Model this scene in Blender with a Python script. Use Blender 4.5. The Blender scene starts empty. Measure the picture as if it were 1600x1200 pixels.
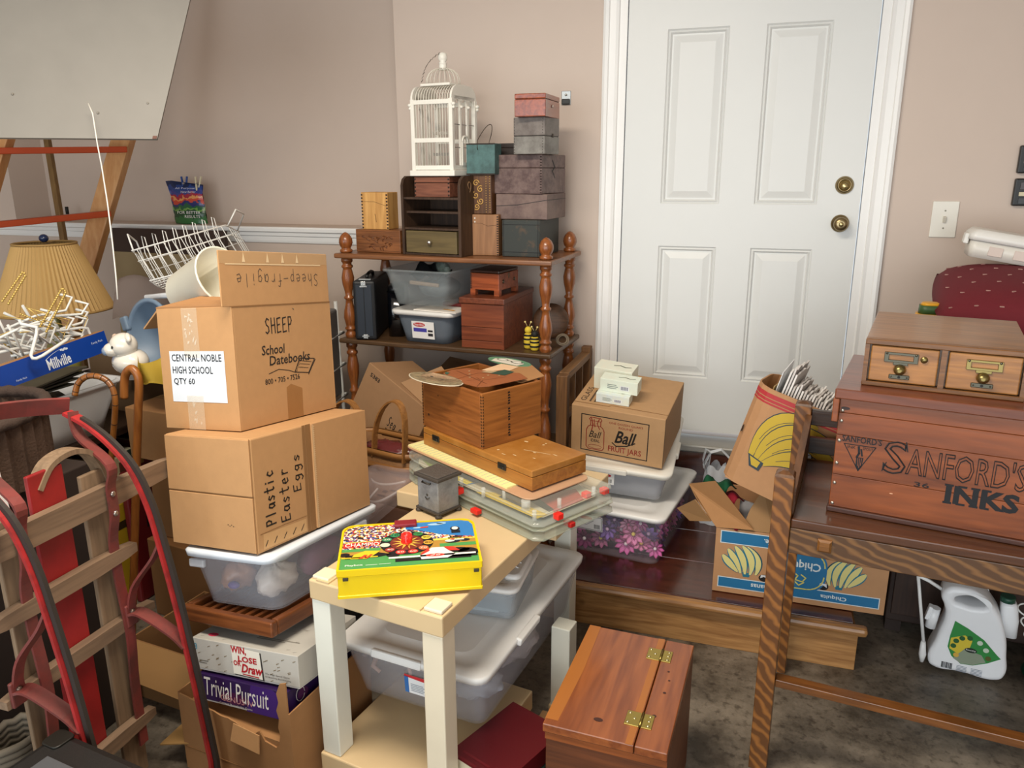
import bpy, bmesh, math, random
from mathutils import Vector, Matrix, Euler
PI = math.pi
rad = math.radians
S = bpy.context.scene
random.seed(7)

# ------------------------------------------------------------------ camera
cam_data = bpy.data.cameras.new('camera'); cam = bpy.data.objects.new('camera', cam_data)
S.collection.objects.link(cam); S.camera = cam
cam_data.sensor_width = 36.0; cam_data.lens = 1216.0 / 1600.0 * 36.0
cam_data.clip_start = 0.02; cam_data.clip_end = 60
def _cam():
    pitch, roll, yaw = .2669, -.0038, .3171
    f = Vector((-math.sin(yaw) * math.cos(pitch), math.cos(yaw) * math.cos(pitch), -math.sin(pitch)))
    r = Vector((math.cos(yaw), math.sin(yaw), 0)); u = r.cross(f)
    c, s = math.cos(roll), math.sin(roll)
    R, U = c * r + s * u, -s * r + c * u
    m = Matrix((R, U, -f)).transposed().to_4x4(); m.translation = Vector((0, 0, 1.56))
    cam.matrix_world = m
_cam()

# ------------------------------------------------------------------ light
w = bpy.data.worlds.new('world'); S.world = w; w.use_nodes = True
w.node_tree.nodes['Background'].inputs[0].default_value = (.80, .90, 1.0, 1)
w.node_tree.nodes['Background'].inputs[1].default_value = 1.0
def area(name, loc, rot, sx, sy, power, col):
    l = bpy.data.lights.new(name, 'AREA'); l.shape = 'RECTANGLE'; l.size = sx; l.size_y = sy
    l.energy = power; l.color = col
    o = bpy.data.objects.new(name, l); S.collection.objects.link(o); o.location = loc; o.rotation_euler = rot
    return o
# daylight through the open garage door behind the photographer
area('garage_door_daylight', (-0.4, -2.6, 1.25), (rad(90), 0, 0), 5.4, 2.2, 112, (.93, .985, 1.0))
# the garage's ceiling lamp
area('ceiling_lamp', (-0.9, 1.0, 2.70), (0, 0, 0), 1.3, 0.5, 62, (1.0, .90, .76))
S.view_settings.view_transform = 'Standard'; S.view_settings.look = 'None'
S.view_settings.exposure = 0.14; S.view_settings.gamma = 1.0; S.view_settings.use_curve_mapping = False

# ------------------------------------------------------------------ helpers
def lin(h):
    h = h.lstrip('#'); v = [int(h[i:i + 2], 16) / 255 for i in (0, 2, 4)]
    return tuple((x / 12.92 if x <= .04045 else ((x + .055) / 1.055) ** 2.4) for x in v) + (1,)
MATS = {}
def _new(name):
    m = bpy.data.materials.new(name); m.use_nodes = True
    return m, m.node_tree.nodes, m.node_tree.links, m.node_tree.nodes['Principled BSDF']
def mat(h, rough=.6, metal=0., spec=.5, name=None, bump=0., bscale=60., coat=0., vary=.14):
    key = ('m', h, rough, metal, spec, bump, bscale, coat)
    if key in MATS: return MATS[key]
    m, N, L, b = _new(name or 'paint_' + h.lstrip('#'))
    b.inputs['Roughness'].default_value = rough; b.inputs['Metallic'].default_value = metal
    b.inputs['Specular IOR Level'].default_value = spec; b.inputs['Coat Weight'].default_value = coat
    tc = N.new('ShaderNodeTexCoord'); no = N.new('ShaderNodeTexNoise'); no.inputs['Scale'].default_value = bscale / 6
    no.inputs['Detail'].default_value = 4
    L.new(tc.outputs['Object'], no.inputs['Vector'])
    mx = N.new('ShaderNodeMix'); mx.data_type = 'RGBA'; mx.blend_type = 'MULTIPLY'; mx.inputs[0].default_value = vary
    mx.inputs[6].default_value = lin(h); L.new(no.outputs['Fac'], mx.inputs[7]); L.new(mx.outputs[2], b.inputs['Base Color'])
    if bump:
        n2 = N.new('ShaderNodeTexNoise'); n2.inputs['Scale'].default_value = bscale; n2.inputs['Detail'].default_value = 5
        L.new(tc.outputs['Object'], n2.inputs['Vector'])
        bp = N.new('ShaderNodeBump'); bp.inputs['Strength'].default_value = bump; bp.inputs['Distance'].default_value = .004
        L.new(n2.outputs['Fac'], bp.inputs['Height']); L.new(bp.outputs[0], b.inputs['Normal'])
    MATS[key] = m; return m
def wood(c1, c2, axis='x', scale=1., rough=.45, knots=0., rings=9., coat=0.):
    key = ('w', c1, c2, axis, scale, rough, knots, rings, coat)
    if key in MATS: return MATS[key]
    m, N, L, b = _new('wood_' + c1.lstrip('#'))
    tc = N.new('ShaderNodeTexCoord'); mp = N.new('ShaderNodeMapping')
    st = {'x': (1.2, 14, 14), 'y': (14, 1.2, 14), 'z': (14, 14, 1.2)}[axis]
    mp.inputs['Scale'].default_value = tuple(v * scale for v in st)
    L.new(tc.outputs['Object'], mp.inputs['Vector'])
    n1 = N.new('ShaderNodeTexNoise'); n1.inputs['Scale'].default_value = 1.6; n1.inputs['Detail'].default_value = 3; n1.inputs['Distortion'].default_value = .4
    L.new(mp.outputs[0], n1.inputs['Vector'])
    ml = N.new('ShaderNodeMath'); ml.operation = 'MULTIPLY'; ml.inputs[1].default_value = rings; L.new(n1.outputs['Fac'], ml.inputs[0])
    fr = N.new('ShaderNodeMath'); fr.operation = 'PINGPONG'; fr.inputs[1].default_value = 1.; L.new(ml.outputs[0], fr.inputs[0])
    n2 = N.new('ShaderNodeTexNoise'); n2.inputs['Scale'].default_value = 9; n2.inputs['Detail'].default_value = 6; L.new(mp.outputs[0], n2.inputs['Vector'])
    ad = N.new('ShaderNodeMath'); ad.operation = 'MULTIPLY_ADD'; ad.inputs[1].default_value = .34; L.new(fr.outputs[0], ad.inputs[0])
    h2 = N.new('ShaderNodeMath'); h2.operation = 'MULTIPLY'; h2.inputs[1].default_value = .75; L.new(n2.outputs['Fac'], h2.inputs[0]); L.new(h2.outputs[0], ad.inputs[2])
    cr = N.new('ShaderNodeValToRGB'); cr.color_ramp.elements[0].position = .12; cr.color_ramp.elements[1].position = .8
    cr.color_ramp.elements[0].color = lin(c2); cr.color_ramp.elements[1].color = lin(c1)
    L.new(ad.outputs[0], cr.inputs[0]); out = cr.outputs[0]
    if knots:
        vo = N.new('ShaderNodeTexVoronoi'); vo.inputs['Scale'].default_value = knots; L.new(tc.outputs['Object'], vo.inputs['Vector'])
        k = N.new('ShaderNodeValToRGB'); k.color_ramp.elements[0].position = .03; k.color_ramp.elements[1].position = .09
        k.color_ramp.elements[0].color = (.12, .06, .03, 1); k.color_ramp.elements[1].color = (1, 1, 1, 1)
        L.new(vo.outputs['Distance'], k.inputs[0])
        mx = N.new('ShaderNodeMix'); mx.data_type = 'RGBA'; mx.blend_type = 'MULTIPLY'; mx.inputs[0].default_value = .8
        L.new(out, mx.inputs[6]); L.new(k.outputs[0], mx.inputs[7]); out = mx.outputs[2]
    L.new(out, b.inputs['Base Color'])
    b.inputs['Roughness'].default_value = rough; b.inputs['Coat Weight'].default_value = coat; b.inputs['Coat Roughness'].default_value = .15
    bp = N.new('ShaderNodeBump'); bp.inputs['Strength'].default_value = .12; bp.inputs['Distance'].default_value = .002
    L.new(ad.outputs[0], bp.inputs['Height']); L.new(bp.outputs[0], b.inputs['Normal'])
    MATS[key] = m; return m
def worn(c1, c2, sc=14., rough=.6, metal=0., thr=.5, width=.12):
    """two paints, the second showing through in blotches"""
    key = ('worn', c1, c2, sc, rough, metal, thr, width)
    if key in MATS: return MATS[key]
    m, N, L, b = _new('worn_' + c1.lstrip('#'))
    tc = N.new('ShaderNodeTexCoord'); no = N.new('ShaderNodeTexNoise'); no.inputs['Scale'].default_value = sc; no.inputs['Detail'].default_value = 8; no.inputs['Roughness'].default_value = .65
    L.new(tc.outputs['Object'], no.inputs['Vector'])
    cr = N.new('ShaderNodeValToRGB'); cr.color_ramp.elements[0].position = thr - width; cr.color_ramp.elements[1].position = thr + width
    cr.color_ramp.elements[0].color = lin(c1); cr.color_ramp.elements[1].color = lin(c2)
    L.new(no.outputs['Fac'], cr.inputs[0]); L.new(cr.outputs[0], b.inputs['Base Color'])
    b.inputs['Roughness'].default_value = rough; b.inputs['Metallic'].default_value = metal
    bp = N.new('ShaderNodeBump'); bp.inputs['Strength'].default_value = .25; bp.inputs['Distance'].default_value = .002
    L.new(no.outputs['Fac'], bp.inputs['Height']); L.new(bp.outputs[0], b.inputs['Normal'])
    MATS[key] = m; return m
def clear(h, alpha=.35, rough=.25, spec=.5):
    key = ('c', h, alpha, rough)
    if key in MATS: return MATS[key]
    m, N, L, b = _new('clear_plastic_' + h.lstrip('#'))
    b.inputs['Base Color'].default_value = lin(h); b.inputs['Roughness'].default_value = rough; b.inputs['Alpha'].default_value = alpha
    MATS[key] = m; return m
def speck(cols, sc=120.):
    """many little cells of flat colour (a printed crowd, printed dots)"""
    key = ('sp', tuple(cols), sc)
    if key in MATS: return MATS[key]
    m, N, L, b = _new('printed_crowd')
    tc = N.new('ShaderNodeTexCoord'); vo = N.new('ShaderNodeTexVoronoi'); vo.inputs['Scale'].default_value = sc
    L.new(tc.outputs['Object'], vo.inputs['Vector'])
    cr = N.new('ShaderNodeValToRGB'); cr.color_ramp.interpolation = 'CONSTANT'
    e = cr.color_ramp.elements
    for i, c in enumerate(cols):
        x = e[i] if i < 2 else e.new(i / len(cols))
        x.position = i / len(cols); x.color = lin(c)
    sx = N.new('ShaderNodeSeparateColor'); L.new(vo.outputs['Color'], sx.inputs[0]); L.new(sx.outputs[0], cr.inputs[0])
    L.new(cr.outputs[0], b.inputs['Base Color']); b.inputs['Roughness'].default_value = .5
    MATS[key] = m; return m

class G:
    """collects shapes, then links them as ONE mesh object"""
    def __init__(s): s.bm = bmesh.new(); s.mi = 0
    def _t(s, vs, M):
        if M is not None: bmesh.ops.transform(s.bm, matrix=M, verts=vs)
    def _f(s, fs, sm=False):
        for f in fs: f.material_index = s.mi; f.smooth = sm
    def box(s, sx, sy, sz, c=(0, 0, 0), r=(0, 0, 0), bev=0., seg=2):
        res = bmesh.ops.create_cube(s.bm, size=1.0); vs = res['verts']
        for v in vs: v.co = Vector((v.co.x * sx, v.co.y * sy, v.co.z * sz))
        fs = {f for v in vs for f in v.link_faces}
        if bev:
            es = list({e for v in vs for e in v.link_edges})
            rb = bmesh.ops.bevel(s.bm, geom=es, offset=min(bev, .45 * min(sx, sy, sz)), segments=seg, affect='EDGES', profile=.5)
            fs = {f for f in fs if f.is_valid} | set(rb['faces'])
            vs = list({v for f in fs for v in f.verts})
        s._f(fs); s._t(vs, Matrix.Translation(c) @ Euler(r).to_matrix().to_4x4()); return s
    def bb(s, x0, x1, y0, y1, z0, z1, bev=0.):
        return s.box(abs(x1 - x0), abs(y1 - y0), abs(z1 - z0), ((x0 + x1) / 2, (y0 + y1) / 2, (z0 + z1) / 2), bev=bev)
    def beam(s, a, b, wx, wy, up=(0, 0, 1), bev=0.):
        """rectangular bar from a to b; wx across, wy along `up`"""
        a, b = Vector(a), Vector(b); d = b - a; ln = d.length; z = d / ln
        x = Vector(up).cross(z)
        x = x.normalized() if x.length > 1e-6 else Vector((1, 0, 0)); y = z.cross(x)
        res = bmesh.ops.create_cube(s.bm, size=1.0); vs = res['verts']
        for v in vs: v.co = Vector((v.co.x * wx, v.co.y * wy, v.co.z * ln))
        fs = {f for v in vs for f in v.link_faces}
        if bev:
            es = list({e for v in vs for e in v.link_edges})
            rb = bmesh.ops.bevel(s.bm, geom=es, offset=bev, segments=2, affect='EDGES', profile=.5)
            fs = {f for f in fs if f.is_valid} | set(rb['faces']); vs = list({v for f in fs for v in f.verts})
        s._f(fs); M = Matrix((x, y, z)).transposed().to_4x4(); M.translation = (a + b) / 2; s._t(vs, M); return s
    def loft(s, rings, cap0=True, cap1=True, closed=True, smooth=True, loop=False):
        R = [[s.bm.verts.new(p) for p in r] for r in rings]; n = len(R[0]); fs = []
        for i in range(len(R) - (0 if loop else 1)):
            a, b = R[i], R[(i + 1) % len(R)]
            for j in range(n if closed else n - 1):
                k = (j + 1) % n
                try: fs.append(s.bm.faces.new((a[j], a[k], b[k], b[j])))
                except ValueError: pass
        s._f(fs, smooth); cf = []
        if cap0 and not loop: cf.append(s.bm.faces.new(list(reversed(R[0]))))
        if cap1 and not loop: cf.append(s.bm.faces.new(R[-1]))
        s._f(cf); return s
    def tube(s, pts, r, seg=8, closed=False, up=None):
        """round rod along points; r a number or one per point"""
        P = [Vector(p) for p in pts]; n = len(P); rr = r if isinstance(r, (list, tuple)) else [r] * n
        rings = []; prev = None
        for i in range(n):
            if closed: t = P[(i + 1) % n] - P[i - 1]
            else: t = (P[min(i + 1, n - 1)] - P[max(i - 1, 0)])
            t = t.normalized() if t.length > 1e-9 else Vector((0, 0, 1))
            if prev is None:
                a = Vector((0, 0, 1)) if abs(t.z) < .9 else Vector((1, 0, 0)); x = t.cross(a).normalized()
            else:
                x = prev - t * prev.dot(t); x = x.normalized() if x.length > 1e-6 else t.orthogonal().normalized()
            prev = x; y = t.cross(x)
            rings.append([P[i] + (x * math.cos(2 * PI * k / seg) + y * math.sin(2 * PI * k / seg)) * rr[i] for k in range(seg)])
        return s.loft(rings, not closed, not closed, loop=closed)
    def strap(s, pts, wide, thick, across):
        """flat bar bent along points; `across` is the direction of its width (vector or one per point)"""
        P = [Vector(p) for p in pts]; n = len(P); rings = []
        for i in range(n):
            t = (P[min(i + 1, n - 1)] - P[max(i - 1, 0)]).normalized()
            a = Vector(across[i] if isinstance(across, list) else across); a = (a - t * a.dot(t)).normalized(); nn = t.cross(a)
            wd = wide[i] if isinstance(wide, (list, tuple)) else wide
            rings.append([P[i] + a * (wd / 2 * u) + nn * (thick / 2 * v) for u, v in ((-1, -1), (1, -1), (1, 1), (-1, 1))])
        return s.loft(rings, smooth=False)
    def lathe(s, prof, seg=20, c=(0, 0, 0), M=None, caps=True):
        rings = [[Vector((r * math.cos(2 * PI * k / seg), r * math.sin(2 * PI * k / seg), z)) for k in range(seg)] for r, z in prof]
        n0 = len(s.bm.verts); s.bm.verts.ensure_lookup_table(); s.loft(rings, caps, caps); s.bm.verts.ensure_lookup_table()
        s._t([s.bm.verts[i] for i in range(n0, len(s.bm.verts))], (M if M is not None else Matrix.Translation(c))); return s
    def cyl(s, a, b, r, seg=16, r2=None):
        return s.tube([a, b], [r, r if r2 is None else r2], seg)
    def ball(s, c, r, sc=(1, 1, 1), u=12, v=8, M=None):
        res = bmesh.ops.create_uvsphere(s.bm, u_segments=u, v_segments=v, radius=r); vs = res['verts']
        s._f({f for q in vs for f in q.link_faces}, True)
        s._t(vs, Matrix.Translation(c) @ (M if M is not None else Matrix.Identity(4)) @ Matrix.Diagonal((*sc, 1))); return s
    def prism(s, pts, depth, M=None):
        """extrude a 2-D outline (x, y) from z=0 to z=depth"""
        n0 = len(s.bm.verts)
        a = [s.bm.verts.new((p[0], p[1], 0)) for p in pts]; b = [s.bm.verts.new((p[0], p[1], depth)) for p in pts]; n = len(pts)
        fs = [s.bm.faces.new(list(reversed(a))), s.bm.faces.new(b)]
        for i in range(n): fs.append(s.bm.faces.new((a[i], a[(i + 1) % n], b[(i + 1) % n], b[i])))
        s._f(fs); s._t(a + b, M); return s
    def sheet(s, pts, thick=.002):
        """a slab over a 3-D quad/polygon, given thickness along its normal"""
        P = [Vector(p) for p in pts]; n = (P[1] - P[0]).cross(P[2] - P[0]).normalized() * thick
        a = [s.bm.verts.new(p) for p in P]; b = [s.bm.verts.new(p + n) for p in P]; k = len(P)
        fs = [s.bm.faces.new(list(reversed(a))), s.bm.faces.new(b)]
        for i in range(k): fs.append(s.bm.faces.new((a[i], a[(i + 1) % k], b[(i + 1) % k], b[i])))
        s._f(fs); return s
    def grid(s, fn, nu, nv, thick=0., smooth=True):
        V = [[s.bm.verts.new(fn(i / nu, j / nv)) for j in range(nv + 1)] for i in range(nu + 1)]; fs = []
        for i in range(nu):
            for j in range(nv): fs.append(s.bm.faces.new((V[i][j], V[i + 1][j], V[i + 1][j + 1], V[i][j + 1])))
        s._f(fs, smooth)
        if thick: bmesh.ops.solidify(s.bm, geom=fs, thickness=thick)
        return s
    def obj(s, name, m, parent=None, loc=None, rot=None):
        me = bpy.data.meshes.new(name)
        bmesh.ops.recalc_face_normals(s.bm, faces=s.bm.faces); s.bm.to_mesh(me); s.bm.free()
        for x in (m if isinstance(m, (list, tuple)) else [m]): me.materials.append(x)
        o = bpy.data.objects.new(name, me); S.collection.objects.link(o)
        if parent is not None: o.parent = parent
        if loc is not None: o.location = loc
        if rot is not None: o.rotation_euler = rot
        return o
def tag(o, label, cat, group=None, kind=None):
    o['label'] = label; o['category'] = cat
    if group: o['group'] = group
    if kind: o['kind'] = kind
    return o
def thing(name, label, cat, loc=(0, 0, 0), rz=0., tilt=(0, 0), group=None):
    o = bpy.data.objects.new(name, None); S.collection.objects.link(o); o.empty_display_size = .05
    o.location = loc; o.rotation_mode = 'YXZ'; o.rotation_euler = (rad(tilt[0]), rad(tilt[1]), rad(rz))
    return tag(o, label, cat, group)
def struct(o): o['kind'] = 'structure'; return o
def copy_tree(o, parent=None):
    c = o.copy(); S.collection.objects.link(c)
    if parent is not None: c.parent = parent
    for ch in o.children: copy_tree(ch, c)
    return c
def rr(w, d, z, r=.02, n=4, cx=0, cy=0):
    """rounded rectangle ring"""
    r = min(r, w / 2 - 1e-4, d / 2 - 1e-4); out = []
    for sx, sy, a0 in ((1, 1, 0), (-1, 1, 90), (-1, -1, 180), (1, -1, 270)):
        for k in range(n + 1):
            a = rad(a0 + 90 * k / n)
            out.append((cx + sx * (w / 2 - r) + r * math.cos(a), cy + sy * (d / 2 - r) + r * math.sin(a), z))
    return out
# frames that place flat print on a box (w, d, h), origin at its base centre
def fr_front(w, d, h): return lambda x, y, l=.0006: Vector((-w / 2 + x, -d / 2 - l, y))
def fr_right(w, d, h): return lambda x, y, l=.0006: Vector((w / 2 + l, -d / 2 + x, y))
def fr_top(w, d, h): return lambda x, y, l=.0006: Vector((-w / 2 + x, -d / 2 + y, h + l))
def axes(fr):
    o = fr(0, 0, 0); return o, (fr(1, 0, 0) - o), (fr(0, 1, 0) - o), (fr(0, 0, 1) - o)
def printed(name, fr, polys, m, parent, l=.0006):
    g = G()
    for p in polys:
        vs = [g.bm.verts.new(fr(x, y, l)) for x, y in p]; f = g.bm.faces.new(vs)
    return g.obj(name, m, parent)
def rect(x0, y0, x1, y1): return [(x0, y0), (x1, y0), (x1, y1), (x0, y1)]
def ell(cx, cy, rx, ry=None, n=20): return [(cx + rx * math.cos(2 * PI * k / n), cy + (ry or rx) * math.sin(2 * PI * k / n)) for k in range(n)]
def line(pts, wd):
    """a drawn line as thin quads"""
    out = []
    for (x0, y0), (x1, y1) in zip(pts, pts[1:]):
        d = math.hypot(x1 - x0, y1 - y0) or 1e-9; nx, ny = -(y1 - y0) / d * wd / 2, (x1 - x0) / d * wd / 2
        ex, ey = (x1 - x0) / d * wd * .4, (y1 - y0) / d * wd * .4
        out.append([(x0 + nx - ex, y0 + ny - ey), (x0 - nx - ex, y0 - ny - ey), (x1 - nx + ex, y1 - ny + ey), (x1 + nx + ex, y1 + ny + ey)])
    return out
def bez(p0, p1, p2, n=10):
    return [((1 - t) ** 2 * p0[0] + 2 * t * (1 - t) * p1[0] + t * t * p2[0], (1 - t) ** 2 * p0[1] + 2 * t * (1 - t) * p1[1] + t * t * p2[1]) for t in [i / n for i in range(n + 1)]]
def crescent(p0, p1, p2, wd, n=12):
    """banana outline along a curve"""
    c = bez(p0, p1, p2, n); L, R = [], []
    for i, (x, y) in enumerate(c):
        a, b = c[max(i - 1, 0)], c[min(i + 1, n)]; d = math.hypot(b[0] - a[0], b[1] - a[1]); nx, ny = -(b[1] - a[1]) / d, (b[0] - a[0]) / d
        q = wd / 2 * (.30 + .70 * math.sin(PI * (i / n) ** .85)); L.append((x + nx * q, y + ny * q)); R.append((x - nx * q, y - ny * q))
    return L + R[::-1]
def text(s, fr, x0, y0, x1, y1, m, parent, name='lettering', l=.0007, flip=False, shear=0., outline=0., bold=0., mirror=False):
    """lettering stretched to fill the rectangle (x0,y0)-(x1,y1) of a face"""
    cu = bpy.data.curves.new(name, 'FONT'); cu.body = s; cu.size = 1; cu.shear = shear; cu.resolution_u = 2; cu.align_x = 'CENTER'; cu.offset = bold
    if outline: cu.fill_mode = 'NONE'; cu.bevel_depth = outline; cu.bevel_resolution = 0
    to = bpy.data.objects.new('t', cu); me = bpy.data.meshes.new_from_object(to); bpy.data.objects.remove(to); bpy.data.curves.remove(cu)
    xs = [v.co.x for v in me.vertices]; ys = [v.co.y for v in me.vertices]
    a, b, c, d = min(xs), max(xs), min(ys), max(ys)
    for v in me.vertices:
        u, q = (v.co.x - a) / (b - a), (v.co.y - c) / (d - c)
        if flip: u, q = 1 - u, 1 - q
        v.co = fr(x0 + u * (x1 - x0), y0 + q * (y1 - y0), l + (.0004 * (v.co.z > 0) if outline else 0))
    me.name = name; me.materials.clear(); me.materials.append(m)
    o = bpy.data.objects.new(name, me); S.collection.objects.link(o); o.parent = parent; return o
# hand lettering: strokes on a 0..1 grid
GL = {'S': [[(.8, .9), (.45, 1), (.15, .8), (.3, .58), (.7, .42), (.75, .15), (.4, 0), (.1, .1)]],
      'H': [[(.1, 0), (.1, 1)], [(.85, 0), (.8, 1)], [(.1, .5), (.85, .55)]],
      'E': [[(.85, 1), (.15, .95), (.1, 0), (.85, .05)], [(.12, .5), (.65, .55)]],
      'P': [[(.15, 0), (.15, 1), (.7, 1), (.85, .75), (.6, .5), (.15, .48)]],
      'l': [[(.4, 0), (.4, 1)]], 'i': [[(.4, 0), (.4, .55)], [(.4, .78), (.42, .84)]],
      'a': [[(.8, .55), (.35, .6), (.15, .3), (.35, .02), (.7, .12), (.8, .55), (.85, 0)]],
      's': [[(.75, .52), (.4, .6), (.2, .45), (.7, .2), (.5, 0), (.15, .06)]],
      't': [[(.45, 1), (.45, .1), (.6, 0), (.8, .05)], [(.1, .65), (.85, .7)]],
      'c': [[(.8, .5), (.45, .6), (.15, .3), (.4, 0), (.8, .08)]],
      'e': [[(.2, .3), (.8, .35), (.65, .6), (.3, .55), (.15, .25), (.4, 0), (.8, .08)]],
      'r': [[(.25, 0), (.25, .6)], [(.25, .4), (.5, .6), (.8, .55)]],
      'g': [[(.75, .55), (.35, .6), (.15, .35), (.4, .1), (.72, .25), (.75, .55), (.72, -.2), (.4, -.4), (.12, -.25)]],
      'h': [[(.2, 0), (.2, 1)], [(.2, .4), (.5, .6), (.75, .45), (.78, 0)]],
      'p': [[(.2, -.4), (.2, .6)], [(.2, .5), (.6, .6), (.8, .3), (.5, .02), (.2, .1)]],
      'f': [[(.8, .95), (.5, 1), (.4, .8), (.4, 0)], [(.15, .55), (.7, .58)]], '-': [[(.1, .35), (.9, .38)]], ' ': [],
      'B': [[(.15, 0), (.15, 1), (.7, .95), (.7, .6), (.2, .52), (.8, .42), (.8, .08), (.15, 0)]], 'K': [[(.15, 0), (.15, 1)], [(.8, 1), (.2, .45), (.85, 0)]],
      'A': [[(.05, 0), (.45, 1), (.85, 0)], [(.2, .38), (.7, .38)]], 'R': [[(.15, 0), (.15, 1), (.75, .9), (.6, .52), (.15, .5), (.85, 0)]], 'Y': [[(.1, 1), (.45, .5), (.85, 1)], [(.45, .5), (.4, 0)]]}
def hand(s, fr, x0, y0, x1, y1, m, parent, wd=.003, l=.0007, flip=False, up=False, name='handwriting'):
    n = len(s); polys = []
    W_, H_ = (x1 - x0), (y1 - y0)
    for i, ch in enumerate(s):
        for st in GL.get(ch, []):
            pts = []
            for (a, b) in st:
                u, v = (i + a * .82) / n, b
                if flip: u, v = 1 - u, 1 - v
                pts.append((x0 + (1 - v) * W_, y0 + u * H_) if up else (x0 + u * W_, y0 + v * H_))
            polys += line(pts, wd)
    return printed(name, fr, polys, m, parent, l)

# ------------------------------------------------------------------ the room
def concrete():
    m, N, L, b = _new('concrete_floor')
    tc = N.new('ShaderNodeTexCoord')
    def ns(sc, det, ro): 
        n = N.new('ShaderNodeTexNoise'); n.inputs['Scale'].default_value = sc; n.inputs['Detail'].default_value = det; n.inputs['Roughness'].default_value = ro
        L.new(tc.outputs['Object'], n.inputs['Vector']); return n
    a, c = ns(4.5, 8, .7), ns(38, 5, .6)
    cr = N.new('ShaderNodeValToRGB'); e = cr.color_ramp.elements
    e[0].position = .36; e[0].color = lin('#463e34'); e[1].position = .68; e[1].color = lin('#8e8374')
    L.new(a.outputs['Fac'], cr.inputs[0])
    k = N.new('ShaderNodeValToRGB'); k.color_ramp.elements[0].position = .33; k.color_ramp.elements[0].color = (.25, .22, .2, 1); k.color_ramp.elements[1].position = .48
    L.new(c.outputs['Fac'], k.inputs[0])
    mx = N.new('ShaderNodeMix'); mx.data_type = 'RGBA'; mx.blend_type = 'MULTIPLY'; mx.inputs[0].default_value = .7
    L.new(cr.outputs[0], mx.inputs[6]); L.new(k.outputs[0], mx.inputs[7]); L.new(mx.outputs[2], b.inputs['Base Color'])
    b.inputs['Roughness'].default_value = .42
    bp = N.new('ShaderNodeBump'); bp.inputs['Strength'].default_value = .15; bp.inputs['Distance'].default_value = .003; L.new(c.outputs['Fac'], bp.inputs['Height']); L.new(bp.outputs[0], b.inputs['Normal'])
    return m
WALL = mat('#cfbdaf', .55, name='wall_paint', vary=.04)
WHITE = mat('#f4f3f0', .35, name='white_gloss_paint', vary=.03)
DOORW = mat('#e0e1de', .38, name='white_door_paint', vary=.03)
struct(G().bb(-4.6, 2.6, -3.0, 3.6, -.1, 0).obj('floor', concrete()))
struct(G().bb(-4.6, 2.6, -3.0, 3.7, 2.75, 2.85).obj('ceiling', mat('#e6e0d8', .8)))
struct(G().bb(2.6, 2.7, -3.0, 3.7, 0, 2.75).obj('wall_right', WALL))
struct(G().bb(-4.7, -4.6, -3.0, 3.7, 0, 2.75).obj('wall_left', WALL))
g = G()
g.bb(-1.627, -.632, 3.33, 3.6, 0, 2.75).bb(.350, 2.6, 3.33, 3.6, 0, 2.75).bb(-.632, .350, 3.33, 3.6, 2.53, 2.75).bb(-.632, .350, 3.33, 3.6, 0, .44)
struct(g.obj('wall_back', WALL))
g = G()
g.bb(-4.6, -1.627, 3.33, 3.6, 0, 1.30)                          # half wall below the ledge
g.bb(-4.6, -3.98, 3.33, 3.6, 1.30, 2.75)
struct(g.obj('wall_back_left', WALL))
struct(G().bb(-3.98, -1.627, 3.56, 3.68, 1.30, 2.75).obj('wall_niche', WALL))
g = G()                                                          # moulding under the ledge
prof = [(3.33, 1.226), (3.322, 1.226), (3.319, 1.236), (3.316, 1.256), (3.309, 1.260), (3.306, 1.275), (3.296, 1.281), (3.294, 1.296), (3.298, 1.302), (3.33, 1.302)]
g.loft([[(x, a, b) for a, b in prof] for x in (-4.6, -1.66)], smooth=False)
struct(g.obj('trim_1', WHITE))

# door: slab, stiles and rails, raised panels in stepped mouldings
dx0, dx1, dz0, dz1 = -.598, .316, .462, 2.494
a_, pw = .155, .2345
rows = [(.699, 1.257), (1.429, 2.0915), (2.215, 2.375)]
cols = [(dx0 + a_, dx0 + a_ + pw), (dx1 - a_ - pw, dx1 - a_)]
g = G(); g.bb(dx0, dx1, 3.333, 3.365, dz0, dz1)
xs = [dx0, cols[0][0], cols[0][1], cols[1][0], cols[1][1], dx1]
for i in (0, 2, 4): g.bb(xs[i], xs[i + 1], 3.32, 3.333, dz0, dz1)
zz = [dz0, rows[0][0], rows[0][1], rows[1][0], rows[1][1], rows[2][0], rows[2][1], dz1]
for c0, c1 in cols:
    for i in (0, 2, 4, 6): g.bb(c0, c1, 3.32, 3.333, zz[i], zz[i + 1])
    for z0, z1 in rows:
        def q(i, y): return [(c0 + i, y, z0 + i), (c1 - i, y, z0 + i), (c1 - i, y, z1 - i), (c0 + i, y, z1 - i)]
        g.loft([q(0, 3.3205), q(.006, 3.327), q(.012, 3.323), q(.018, 3.331), q(.024, 3.331), q(.050, 3.3235)], cap0=False, smooth=False)
door = struct(g.obj('door_1', DOORW))
BRASS = mat('#9c8a66', .28, .9, name='antique_brass'); BRASSL = mat('#d8c690', .3, .9); DARK = mat('#15120f', .6)
M90 = Matrix.Rotation(rad(90), 4, 'X')
def knob(name, x, z, prof, parent):
    g = G(); g.lathe(prof, 28, M=Matrix.Translation((x, 3.32, z)) @ M90); return g.obj(name, BRASS, parent)
o = knob('deadbolt', .254, 1.504, [(.0335, 0), (.0335, .004), (.029, .012), (.024, .016), (.022, .017), (.021, .013), (0.0001, .013)], door)
G().lathe([(.013, .013), (.013, .0165), (.0001, .0165)], 20, M=Matrix.Translation((.254, 3.32, 1.500)) @ M90).obj('keyway', BRASSL, o)
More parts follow.
